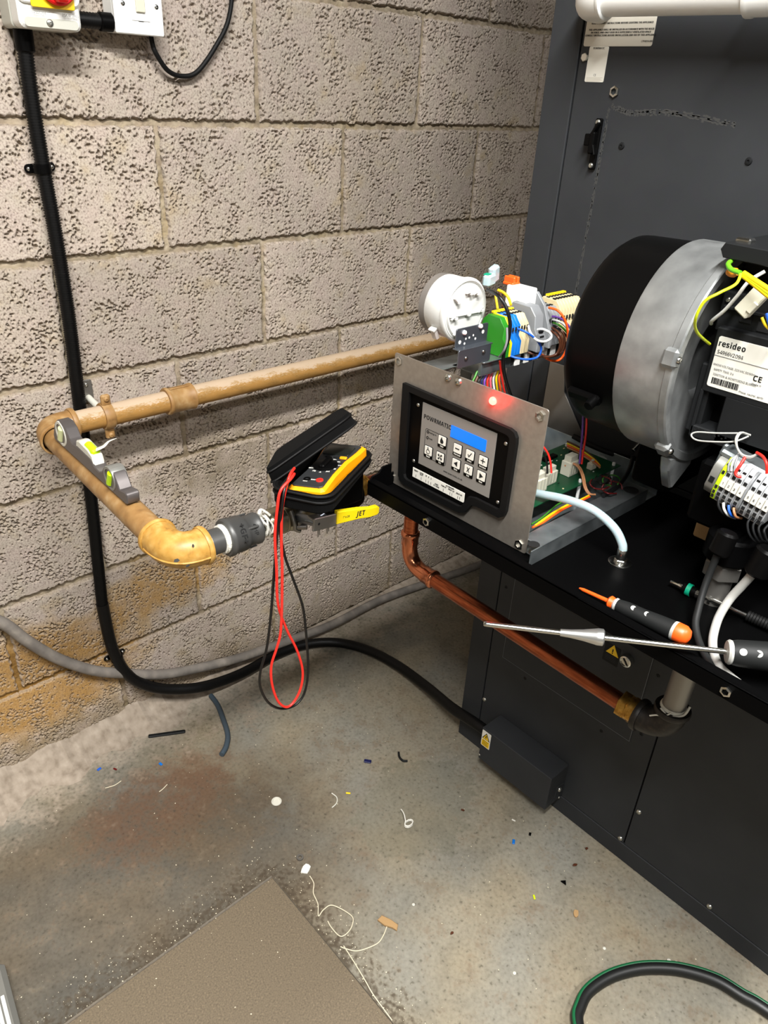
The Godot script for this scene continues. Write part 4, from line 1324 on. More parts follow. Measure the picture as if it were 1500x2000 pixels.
	bead(ue, ec + Vector3(0.002, 0.037, 0), Vector3(0, 1, 0), 0.0262, 0.009)
	obj("iron_elbow", ue, M.black_iron, el2)
	var us := MB.new()
	us.rod(ec + Vector3(0.002, 0.038, 0), Vector3(0.1475, 0.8565, 1.142), 0.0168, 28)
	obj("riser", us, M.bare_steel, el2)
	var ut := MB.new()
	ut.lathe(MB.along(ec + Vector3(0.002, 0.040, 0), ec + Vector3(0.002, 1, 0)), [Vector2(0.016, 0), Vector2(0.0192, 0.0005), Vector2(0.0185, 0.004), Vector2(0.0168, 0.006)], 24)
	ut.tube(curve([ec + Vector3(-0.017, 0.046, 0.006), ec + Vector3(-0.021, 0.038, 0.000), ec + Vector3(-0.020, 0.030, -0.012), ec + Vector3(-0.022, 0.024, -0.020)], 6), 0.0012, 6)
	ut.tube(curve([ec + Vector3(-0.016, 0.043, -0.01), ec + Vector3(-0.019, 0.040, 0.004), ec + Vector3(-0.006, 0.044, 0.019), ec + Vector3(0.004, 0.056, 0.021)], 6), 0.0018, 6)
	obj("thread_tape", ut, M.dusty_white, el2)

func level_and_meter() -> void:
	# torpedo level lying on the cross run
	var L := thing("spirit_level", "short grey torpedo spirit level lying on the ochre pipe", "spirit level", Vector3(-0.326, 0.867, 0.31))
	var px := -0.3265
	var rot := Transform3D(Basis(Vector3(1, 0, 0), 0.038) , Vector3(0, 0, 0))
	var cz := 0.31
	var lt := Transform3D(Basis(Vector3(0, 0, 1), Vector3(0, 1, 0), Vector3(-1, 0, 0)), Vector3(px, 0.8665, cz))
	lt.basis = rot.basis * lt.basis
	var prof := PackedVector2Array([Vector2(-0.134, 0.0), Vector2(0.138, 0.0), Vector2(0.142, 0.003), Vector2(0.142, 0.018), Vector2(0.137, 0.021), Vector2(0.118, 0.017), Vector2(0.112, 0.026), Vector2(0.104, 0.036), Vector2(0.092, 0.042), Vector2(0.078, 0.041), Vector2(0.066, 0.033), Vector2(0.058, 0.022), Vector2(0.046, 0.016), Vector2(0.030, 0.017), Vector2(0.018, 0.026), Vector2(-0.034, 0.028), Vector2(-0.052, 0.024), Vector2(-0.064, 0.030), Vector2(-0.074, 0.042), Vector2(-0.090, 0.049), Vector2(-0.108, 0.047), Vector2(-0.122, 0.036), Vector2(-0.130, 0.022), Vector2(-0.137, 0.008)])
	var b := MB.new()
	b.prism(lt, prof, 0.021, 0.0015)
	obj("body", b, M.level_grey, L)
	for k in [[-0.098, 0.025, 0.0215, "end"], [0.087, 0.0225, 0.0192, "vial"]]:
		var c := lt * Vector3(k[0], k[1], 0.0)
		var axx := lt.basis.z.normalized()
		var r: float = k[2]
		var w := MB.new()
		w.lathe(MB.along(c - axx * 0.0115, c + axx), [Vector2(r * 0.80, 0.0), Vector2(r, 0.0), Vector2(r + 0.001, 0.002), Vector2(r + 0.001, 0.021), Vector2(r, 0.023), Vector2(r * 0.80, 0.023), Vector2(r * 0.78, 0.018), Vector2(0.0, 0.018)], 28)
		obj("vial_ring", w, M.dusty_white if k[3] == "end" else M.ladder_grey, L)
		var g := MB.new()
		var off := axx * 0.0085
		g.rod(c + off - (lt.basis.x * 0.4 + lt.basis.y * 0.9).normalized() * r * 0.66, c + off + (lt.basis.x * 0.4 + lt.basis.y * 0.9).normalized() * r * 0.66, r * 0.34, 12, 0.001)
		obj("vial", g, M.vial_clear if k[3] == "end" else M.vial_green, L)
	var wv := MB.new()
	wv.prism(Transform3D(lt.basis, lt * Vector3(-0.006, 0.030, 0)), PackedVector2Array([Vector2(-0.036, -0.006), Vector2(0.034, -0.012), Vector2(0.028, 0.003), Vector2(0.014, 0.008), Vector2(-0.018, 0.011), Vector2(-0.031, 0.007)]), 0.0185, 0.002)
	obj("vial_housing", wv, M.dusty_white, L)
	var gv := MB.new()
	gv.rod(lt * Vector3(-0.012, 0.037, 0), lt * Vector3(0.020, 0.034, 0), 0.0078, 16, 0.003)
	obj("vial", gv, M.vial_green, L)
	var tg := MB.new()
	tg.tube(curve([lt * Vector3(0.017, 0.040, -0.002), lt * Vector3(0.022, 0.045, -0.012), lt * Vector3(0.020, 0.050, -0.022), lt * Vector3(0.024, 0.054, -0.034)], 6), [0.007, 0.007, 0.007, 0.0068, 0.0066, 0.0064, 0.0062, 0.006, 0.0058, 0.0055, 0.005, 0.0045, 0.004, 0.0035, 0.003, 0.0025, 0.002, 0.0015, 0.001], 8, true, 0.25)
	obj("peeling_film", tg, M.dusty_white, L)
	# pouch and multimeter
	var u := Vector3(0.871, 0, -0.491).normalized()
	var w3 := u.cross(Vector3.UP)
	var C := Vector3(-0.0965, 0.8975, 0.6270)
	var TP := Transform3D(Basis(u, -w3, Vector3.UP), C)
	var P := thing("meter_pouch", "black zipped fabric pouch lying open on the gas filter", "pouch", C)
	var pb := MB.new()
	var ou := rrect(0.198, 0.092, 0.024, 6)
	var inn := rrect(0.188, 0.082, 0.020, 6)
	pb.prism(Transform3D(TP.basis, C + Vector3(0, 0.004, 0)), rrect(0.192, 0.086, 0.022, 6), 0.008, 0.003)
	# soft wall, standing higher at the input end
	for k in ou.size():
		var k2 := (k + 1) % ou.size()
		var e := ou[k2] - ou[k]
		if e.length() < 1e-6:
			continue
		var nn := (TP.basis * Vector3(e.y, -e.x, 0)).normalized()
		var q := []
		for p in [ou[k], ou[k2], inn[k], inn[k2]]:
			q.append(TP * Vector3(p.x, p.y, 0.005))
			q.append(TP * Vector3(p.x, p.y, 0.0265 - p.x * 0.055))
		pb.quad(q[0], q[2], q[3], q[1], nn)
		pb.quad(q[4], q[6], q[7], q[5], -nn)
		pb.quad(q[1], q[3], q[7], q[5], Vector3.UP)
	obj("base", pb, M.black_fabric, P)
	var zp := MB.new()
	for hh in [0.0155, 0.025]:
		var ring := []
		for q in ou:
			ring.append(TP * Vector3(q.x * 1.004, q.y * 1.008, hh - q.x * 0.055))
		ring.append(ring[0])
		zp.tube(ring, 0.0021, 6, false)
	obj("zip_piping", zp, M.black_rubber, P)
	# lid: a soft slab between its four corners
	var FL := Vector3(-0.1950, 0.9230, 0.6262)
	var FR := Vector3(-0.0371, 0.9818, 0.6319)
	var HL := Vector3(-0.1300, 0.9180, 0.5645)
	var HR := Vector3(0.0104, 0.9548, 0.5554)
	var lid := MB.new()
	var poly := rrect(1.0, 1.0, 0.14, 5)
	var top := []
	var bot := []
	var ctr_t := Vector3.ZERO
	var ctr_b := Vector3.ZERO
	var nrm := (FR - FL).cross(HL - FL).normalized()
	if nrm.y < 0:
		nrm = -nrm
	for q in poly:
		var uu := q.x + 0.5
		var vv := q.y + 0.5
		var p := FL.lerp(FR, uu).lerp(HL.lerp(HR, uu), vv)
		bot.append(p)
		top.append(p + nrm * 0.023 + (FL.lerp(FR, 0.5).lerp(HL.lerp(HR, 0.5), 0.5) - p) * 0.04)
		ctr_t += top[-1] / poly.size()
		ctr_b += p / poly.size()
	ctr_t += nrm * 0.004
	for k in poly.size():
		var k2 := (k + 1) % poly.size()
		lid.t3(ctr_t, top[k], top[k2], nrm, nrm, nrm)
		lid.t3(ctr_b, bot[k], bot[k2], -nrm, -nrm, -nrm)
		var sn: Vector3 = (bot[k] - ctr_b).normalized()
		var sn2: Vector3 = (bot[k2] - ctr_b).normalized()
		lid.t3(bot[k], bot[k2], top[k2], sn, sn2, (sn2 + nrm).normalized())
		lid.t3(bot[k], top[k2], top[k], sn, (sn2 + nrm).normalized(), (sn + nrm).normalized())
	var lo := obj("lid", lid, M.black_fabric, P)
	var lz_ := MB.new()
	for f in [0.1, 0.75]:
		var ring := []
		for k in poly.size():
			ring.append(bot[k].lerp(top[k], f) + (bot[k] - ctr_b).normalized() * 0.0008)
		ring.append(ring[0])
		lz_.tube(ring, 0.0019, 6, false)
	obj("zip_piping", lz_, M.black_rubber, lo)
	var pull := MB.new()
	pull.box(Transform3D(Basis(Vector3(0, 0, 1), 0.12), TP * Vector3(-0.102, 0.030, 0.010)), Vector3(0.005, 0.026, 0.008), 0.002)
	pull.rod(TP * Vector3(-0.098, 0.030, 0.024), TP * Vector3(-0.103, 0.030, 0.021), 0.004, 10, 0.001)
	obj("zip_pull", pull, M.black_plastic, P)
	# meter
	var C2 := Vector3(-0.0925, 0.9035, 0.6300)
	var tilt := Basis(u, -0.10)
	var TM := Transform3D(tilt * TP.basis, C2)
	var Mt := thing("multimeter", "yellow and grey digital multimeter lying inside the open black pouch", "multimeter", C2)
	var ho := MB.new()
	var shape := PackedVector2Array([Vector2(-0.083, -0.024), Vector2(-0.078, -0.029), Vector2(-0.03, -0.026), Vector2(0.02, -0.0265), Vector2(0.06, -0.033), Vector2(0.082, -0.034), Vector2(0.085, -0.028), Vector2(0.085, 0.028), Vector2(0.082, 0.034), Vector2(0.06, 0.033), Vector2(0.02, 0.0265), Vector2(-0.03, 0.026), Vector2(-0.078, 0.029), Vector2(-0.083, 0.024)])
	ho.prism(Transform3D(TM.basis, TM * Vector3(0, 0, 0.0120)), shape, 0.024, 0.004)
	obj("holster", ho, M.meter_yellow, Mt)
	var fa := MB.new()
	var s2 := PackedVector2Array()
	for q in shape:
		s2.append(Vector2(q.x * 0.935, q.y * 0.83))
	fa.prism(Transform3D(TM.basis, TM * Vector3(0, 0, 0.0245)), s2, 0.003, 0.0008)
	obj("faceplate", fa, M.meter_grey, Mt)
	var di := MB.new()
	di.lathe(Transform3D(Basis(TM.basis.x, TM.basis.z, -TM.basis.y), TM * Vector3(-0.005, 0.0, 0.0260)), [Vector2(0.0195, 0), Vector2(0.0195, 0.002), Vector2(0.018, 0.003), Vector2(0.0, 0.003)], 28)
	di.box(Transform3D(TM.basis, TM * Vector3(-0.003, 0, 0.0300)), Vector3(0.036, 0.009, 0.007), 0.002)
	obj("dial", di, M.black_plastic, Mt)
	var scr := MB.new()
	scr.prism(Transform3D(TM.basis, TM * Vector3(0.052, 0, 0.0265)), rrect(0.034, 0.044, 0.003), 0.002, 0.0005)
	obj("display", scr, M.meter_screen, Mt)
	var yb := MB.new()
	yb.prism(Transform3D(TM.basis, TM * Vector3(0.024, -0.018, 0.0275)), rrect(0.0065, 0.0115, 0.002), 0.003, 0.0006)
	obj("yellow_button", yb, M.meter_yellow, Mt)
	for q in [[0.026, -0.006], [0.026, 0.007]]:
		var gb := MB.new()
		gb.prism(Transform3D(TM.basis, TM * Vector3(q[0], q[1], 0.0272)), rrect(0.005, 0.010, 0.0015), 0.0025, 0.0005)
		obj("grey_button", gb, M.charcoal_plastic, Mt)
	for q in [[-0.056, -0.012, "red_lead"], [-0.056, 0.008, "black_plastic"]]:
		var ja := MB.new()
		ja.lathe(Transform3D(Basis(TM.basis.x, TM.basis.z, -TM.basis.y), TM * Vector3(q[0], q[1], 0.0259)), [Vector2(0.003, 0.0), Vector2(0.003, 0.0015), Vector2(0.0052, 0.0015), Vector2(0.0056, 0.0)], 18)
		obj("input_jack", ja, M[q[2]], Mt)
	var marks := ["V~", "V=", "mV", "Ω", "µA", "A", "Hz", "OFF"]
	for k in 8:
		var an := -0.3 - k * 0.55
		var TT := Transform3D(TM.basis * Basis(Vector3(0, 0, 1), -PI / 2), TM * Vector3(-0.005 + cos(an) * 0.0245, sin(an) * 0.0205, 0.0263))
		txt(Mt, "lettering", marks[k], TT, 0.0034, M.label_white, true)
	txt(Mt, "lettering", "COM", Transform3D(TM.basis * Basis(Vector3(0, 0, 1), -PI / 2), TM * Vector3(-0.063, 0.008, 0.0263)), 0.002, M.label_white)
	txt(Mt, "lettering", "600V", Transform3D(TM.basis * Basis(Vector3(0, 0, 1), -PI / 2), TM * Vector3(-0.056, -0.002, 0.0263)), 0.0024, M.label_white, true)
	# test leads hanging in a loop
	var red := curve([Vector3(-0.1704, 0.945, 0.6500), Vector3(-0.1831, 0.9455, 0.6600), Vector3(-0.2050, 0.9350, 0.6650), Vector3(-0.2120, 0.9087, 0.6660), Vector3(-0.2158, 0.8640, 0.6640), Vector3(-0.2147, 0.8090, 0.6640), Vector3(-0.2138, 0.7435, 0.6640), Vector3(-0.1988, 0.6872, 0.6640), Vector3(-0.1798, 0.6361, 0.6640), Vector3(-0.1689, 0.5869, 0.6640), Vector3(-0.1734, 0.5503, 0.6640), Vector3(-0.1885, 0.5284, 0.6640), Vector3(-0.2042, 0.5277, 0.6640), Vector3(-0.2200, 0.5521, 0.6640), Vector3(-0.2297, 0.5942, 0.6640), Vector3(-0.2295, 0.6313, 0.6640), Vector3(-0.2218, 0.6634, 0.6680), Vector3(-0.2152, 0.6904, 0.6700), Vector3(-0.2122, 0.7331, 0.6710), Vector3(-0.2075, 0.8060, 0.6680), Vector3(-0.2034, 0.8556, 0.6620), Vector3(-0.2010, 0.9080, 0.6630), Vector3(-0.1836, 0.9440, 0.6550), Vector3(-0.1614, 0.9465, 0.6380)], 6)
	var mr := MB.new()
	mr.tube(red, 0.0021, 10)
	single("red_test_lead", mr, M.red_lead, "red test lead hanging in a long loop from the meter pouch", "test lead")
	var blk := curve([Vector3(-0.1805, 0.9420, 0.6500), Vector3(-0.2005, 0.9350, 0.6600), Vector3(-0.2065, 0.9100, 0.6610), Vector3(-0.2076, 0.8659, 0.6580), Vector3(-0.2129, 0.8040, 0.6560), Vector3(-0.2219, 0.7233, 0.6560), Vector3(-0.2316, 0.6633, 0.6560), Vector3(-0.2446, 0.6237, 0.6560), Vector3(-0.2468, 0.5930, 0.6560), Vector3(-0.2364, 0.5572, 0.6560), Vector3(-0.2201, 0.5315, 0.6560), Vector3(-0.2008, 0.5161, 0.6560), Vector3(-0.1776, 0.5111, 0.6560), Vector3(-0.1601, 0.5251, 0.6560), Vector3(-0.1524, 0.5608, 0.6560), Vector3(-0.1522, 0.6054, 0.6560), Vector3(-0.1571, 0.6718, 0.6560), Vector3(-0.1629, 0.7153, 0.6560), Vector3(-0.1799, 0.7715, 0.6560), Vector3(-0.1941, 0.8190, 0.6560), Vector3(-0.2020, 0.8668, 0.6570), Vector3(-0.2060, 0.9102, 0.6690), Vector3(-0.1971, 0.9365, 0.6640), Vector3(-0.1751, 0.9402, 0.6460)], 6)
	var mk := MB.new()
	mk.tube(blk, 0.0021, 10)
	single("black_test_lead", mk, M.black_lead, "black test lead hanging in a long loop from the meter pouch", "test lead")

func tray() -> void:
	var t := thing("burner_tray", "black steel burner tray jutting from the heater with a folded front lip", "tray", Vector3(0.19, 0.857, 1.2))
	var f := MB.new()
	f.lo_hi(Vector3(-0.014, 0.857, 0.640), Vector3(0.3945, 0.8605, 1.445), 0.0008)
	obj("tray_floor", f, M.black_paint, t)
	var l := MB.new()
	l.lo_hi(Vector3(-0.0185, 0.857, 0.638), Vector3(-0.0145, 0.8825, 1.445), 0.001)
	l.lo_hi(Vector3(-0.0185, 0.8790, 0.638), Vector3(-0.004, 0.8825, 1.445), 0.001)
	obj("front_lip", l, M.black_paint, t)
	var s := MB.new()
	s.lo_hi(Vector3(-0.0165, 0.857, 0.6375), Vector3(0.394, 0.8825, 0.6402), 0.0008)
	s.prism(Transform3D(Basis(), Vector3(0, 0, 0.639)), PackedVector2Array([Vector2(-0.015, 0.880), Vector2(0.032, 0.880), Vector2(0.032, 0.899), Vector2(0.012, 0.899), Vector2(0.004, 0.890), Vector2(-0.010, 0.888)]), 0.0026, 0.0005)
	obj("end_wall", s, M.black_paint, t)
	for z in [0.775, 1.24]:
		inst("hex_nut", hexnut_mesh, M.chrome, t, lx(Vector3(-0.0187, 0.870, z)).scaled_local(Vector3.ONE * 0.85))

func control_panel() -> void:
	var t := thing("control_panel", "grey control panel plate with lit blue display and red lamp standing on the tray", "control panel", Vector3(0.039, 0.862, 0.772))
	var X := 0.0385
	var pl := MB.new()
	pl.prism(fx(Vector3(X, 0.971, 0.772)), rrect(0.290, 0.219, 0.004), 0.0018, 0.0004)
	obj("plate", pl, M.plate_steel, t)
	var f := X - 0.0009
	for p in [[1.0695, 0.637], [1.0685, 0.9045], [0.872, 0.6365], [0.872, 0.9038]]:
		inst("hex_insert", hexnut_mesh, M.chrome, t, lx(Vector3(f, p[0], p[1])).scaled_local(Vector3(0.92, 0.5, 0.92)))
	for z in [0.7398, 0.7599]:
		inst("button_bolt", socket_mesh, M.screw_zinc, t, lx(Vector3(f, 1.0725, z)))
	# red lamp
	var led := MB.new()
	led.lathe(lx(Vector3(f, 1.0646, 0.8257)), [Vector2(0.0058, 0), Vector2(0.0058, 0.002), Vector2(0.0044, 0.0045), Vector2(0.0022, 0.0058), Vector2(0.0, 0.006)], 20)
	obj("red_led", led, M.led_red, t)
	var o := OmniLight3D.new()
	o.name = "led_light"
	o.light_color = Color(1.0, 0.06, 0.05)
	o.light_energy = 0.0025
	o.light_size = 0.004
	o.omni_range = 3.0
	o.shadow_enabled = true
	t.add_child(o)
	o.position = Vector3(f - 0.014, 1.0646, 0.8257) - org[t]
	# black trim with a step in its lower edge
	var ou := PackedVector2Array([Vector2(0.654, 1.0405), Vector2(0.760, 1.039), Vector2(0.864, 1.0375), Vector2(0.872, 1.035), Vector2(0.8765, 1.0285), Vector2(0.8775, 1.02), Vector2(0.8768, 0.915), Vector2(0.8745, 0.9065), Vector2(0.866, 0.9005), Vector2(0.824, 0.9002), Vector2(0.814, 0.898), Vector2(0.808, 0.889), Vector2(0.802, 0.880), Vector2(0.792, 0.8755), Vector2(0.672, 0.8735), Vector2(0.662, 0.876), Vector2(0.6565, 0.884), Vector2(0.654, 0.95)])
	var inn := PackedVector2Array([Vector2(0.669, 1.0305), Vector2(0.760, 1.0295), Vector2(0.858, 1.028), Vector2(0.8625, 1.027), Vector2(0.8655, 1.0245), Vector2(0.8665, 1.02), Vector2(0.8660, 0.917), Vector2(0.8645, 0.914), Vector2(0.862, 0.9125), Vector2(0.818, 0.9122), Vector2(0.806, 0.909), Vector2(0.7995, 0.898), Vector2(0.7955, 0.888), Vector2(0.789, 0.8855), Vector2(0.676, 0.884), Vector2(0.671, 0.886), Vector2(0.669, 0.891), Vector2(0.669, 0.95)])
	var tr := MB.new()
	ring_wall(tr, fx(Vector3(f, 0, 0)), ou, inn, 0.0, 0.0065)
	obj("trim", tr, M.black_rubber, t)
	var ip := MB.new()
	ip.prism(fx(Vector3(f - 0.0006, 0, 0)), inn, 0.0012)
	obj("recess", ip, M.black_plastic, t)
	for p in [[1.0139, 0.6855], [0.9198, 0.6845], [1.0124, 0.8575], [0.9206, 0.8575]]:
		inst("screw", screw_mesh, M.screw_zinc, t, lx(Vector3(f - 0.0012, p[0], p[1])).scaled_local(Vector3(0.52, 0.4, 0.52)))
	var me := MB.new()
	me.prism(fx(Vector3(f - 0.0018, 0.9713, 0.7685)), rrect(0.1455, 0.1015, 0.0005), 0.0012, 0.0002)
	var mo := obj("membrane", me, M.panel_grey, t)
	var g := f - 0.0025
	txt(mo, "lettering", "POWRMATIC", fx(Vector3(g, 1.0012, 0.7285)), 0.0068, M.black_print, true)
	txt(mo, "lettering", "www.powrmatic.co.uk", fx(Vector3(g, 0.9285, 0.769)), 0.0028, M.black_print)
	var lb := MB.new()
	lb.prism(fx(Vector3(g - 0.0003, 0.997, 0.791)), rrect(0.068, 0.0185, 0.0006), 0.001, 0.0002)
	obj("lcd_display", lb, M.lcd_screen, t)
	var gb := MB.new()
	ring_wall(gb, fx(Vector3(g, 0.9605, 0.7295)), rrect(0.047, 0.0465, 0.003), rrect(0.0460, 0.0455, 0.0025), -0.0002, 0.0002)
	obj("group_outline", gb, M.black_print, mo)
	for k in [[0.9791, "Heating On"], [0.9694, "Fault"]]:
		var d := MB.new()
		ring_wall(d, fx(Vector3(g, k[0], 0.7112)), ngon(0.0026, 16), ngon(0.0013, 16), -0.0002, 0.0002)
		obj("indicator", d, M.black_print, mo)
		txt(mo, "lettering", k[1], fx(Vector3(g, k[0], 0.7150 + (0.0062 if k[1].length() > 6 else 0.003))), 0.0020, M.black_print)
	var keys := [[0.9749, 0.7424, "flame", "Heat"], [0.9483, 0.7161, "hand", "Reset"], [0.9475, 0.7414, "fan", "Fan"], [0.9732, 0.7739, "-", "Decrease"], [0.9725, 0.7983, "tick", "Select"], [0.9725, 0.8238, "+", "Increase"], [0.949, 0.774, "left", "Back"], [0.9486, 0.7986, "X", "Exit"], [0.9486, 0.8235, "right", "Next"]]
	for k in keys:
		var p := Vector3(g, k[0], k[1])
		var kb := MB.new()
		kb.prism(fx(p + Vector3(-0.0002, -0.0012, 0)), rrect(0.0178, 0.0202, 0.0018), 0.001, 0.0003)
		var ko := obj("key", kb, M.black_plastic, t)
		var kw := MB.new()
		kw.prism(fx(p + Vector3(-0.0010, 0.0012, 0)), rrect(0.0152, 0.0140, 0.0012), 0.0008, 0.0002)
		obj("key_face", kw, M.label_white, ko)
		var q := fx(p + Vector3(-0.0016, 0.0012, 0))
		var s := MB.new()
		match k[2]:
			"flame":
				s.prism(q, PackedVector2Array([Vector2(-0.0006, 0.0058), Vector2(-0.003, 0.001), Vector2(-0.0034, -0.002), Vector2(-0.002, -0.0046), Vector2(0.002, -0.0046), Vector2(0.0034, -0.002), Vector2(0.0024, 0.0006), Vector2(0.0008, 0.0022)]), 0.0003)
			"hand":
				ring_wall(s, q * Transform3D(Basis(), Vector3(0, -0.0014, 0)), ngon(0.0038, 14), ngon(0.0030, 14), -0.0002, 0.0002)
				s.prism(q * Transform3D(Basis(), Vector3(-0.0006, 0.0038, 0)), rrect(0.0015, 0.005, 0.0007), 0.0003)
			"fan":
				for i in 4:
					s.prism(q * Transform3D(Basis(Vector3(0, 0, 1), TAU * i / 4 + 0.4), Vector3.ZERO), PackedVector2Array([Vector2(0.0004, 0.0), Vector2(0.0052, 0.0006), Vector2(0.0048, 0.0030), Vector2(0.0022, 0.0030)]), 0.0003)
			"tick":
				s.prism(q, PackedVector2Array([Vector2(-0.0034, -0.0004), Vector2(-0.0026, 0.0006), Vector2(-0.0010, -0.0020), Vector2(0.0032, 0.0042), Vector2(0.0042, 0.0034), Vector2(-0.0010, -0.0044)]), 0.0003)
			"left":
				s.prism(q, PackedVector2Array([Vector2(-0.004, 0), Vector2(0.0028, 0.0042), Vector2(0.0028, -0.0042)]), 0.0003)
			"right":
				s.prism(q, PackedVector2Array([Vector2(0.004, 0), Vector2(-0.0028, 0.0042), Vector2(-0.0028, -0.0042)]), 0.0003)
			"X":
				for an in [0.55, -0.55]:
					s.prism(q * Transform3D(Basis(Vector3(0, 0, 1), an), Vector3.ZERO), rrect(0.0013, 0.0088, 0.0002), 0.0003)
			"+":
				s.prism(q, rrect(0.008, 0.0014, 0.0002), 0.0003)
				s.prism(q, rrect(0.0014, 0.008, 0.0002), 0.0003)
			_:
				s.prism(q, rrect(0.008, 0.0015, 0.0002), 0.0003)
		obj("symbol", s, M.black_print, ko)
		txt(ko, "lettering", k[3], fx(p + Vector3(-0.0009, -0.0085, 0)), 0.0016, M.label_white)
	var st := MB.new()
	st.prism(fx(Vector3(f - 0.0016, 0.9008, 0.7402)), rrect(0.111, 0.0165, 0.0005), 0.0008, 0.0002)
	var so := obj("terminal_strip_label", st, M.label_white, t)
	for s in [["RESET", 0.6925, 0.9055], ["LOCK", 0.7045, 0.9060], ["OUT", 0.7045, 0.9032], ["N", 0.7150, 0.9055], ["E", 0.7205, 0.9055], ["L", 0.7260, 0.9055], ["FUSE", 0.7380, 0.9000], ["3.1 Amp", 0.7380, 0.8970], ["FAN LV", 0.7530, 0.9030], ["ACCESSORY", 0.766, 0.9066], ["HEAT LO", 0.7690, 0.9030], ["HEAT HI", 0.7850, 0.9030]]:
		txt(so, "lettering", s[0], fx(Vector3(f - 0.0022, s[2], s[1])), 0.0018, M.black_print, true)
	for z in [0.6925, 0.7045, 0.7150, 0.7205, 0.7260, 0.753, 0.767, 0.771, 0.783, 0.787]:
		var ln := MB.new()
		ln.lo_hi(Vector3(f - 0.0023, 0.8945, z - 0.0003), Vector3(f - 0.0020, 0.8990, z + 0.0003))
		obj("print_line", ln, M.black_print, so)

func term(called: String, label: String, x: float, th: float, m: Material, prof: PackedVector2Array, slots := true, group := "terminal blocks on the rail") -> Node3D:
	var t := thing(called, label, "terminal block", Vector3(x, 1.099, 0.752), group)
	var b := MB.new()
	# profile is (z, y); thickness along x
	b.prism(Transform3D(Basis(Vector3(0, 0, 1), Vector3(0, 1, 0), Vector3(-1, 0, 0)), Vector3(x, 0, 0)), prof, th * 0.94, 0.0005)
	obj("housing", b, m, t)
	if slots:
		for z in [0.745, 0.757]:
			var s := MB.new()
			s.bx(Vector3(x, prof[7].y - 0.0002, z), Vector3(th * 0.5, 0.0016, 0.0052))
			obj("slot", s, M.black_print, t)
		var e := MB.new()
		e.box(Transform3D(Basis(Vector3(1, 0, 0), -0.2), Vector3(x, 1.1365, 0.7742)), Vector3(th * 0.5, 0.0055, 0.0020))
		obj("wire_entry", e, M.black_print, t)
	return t

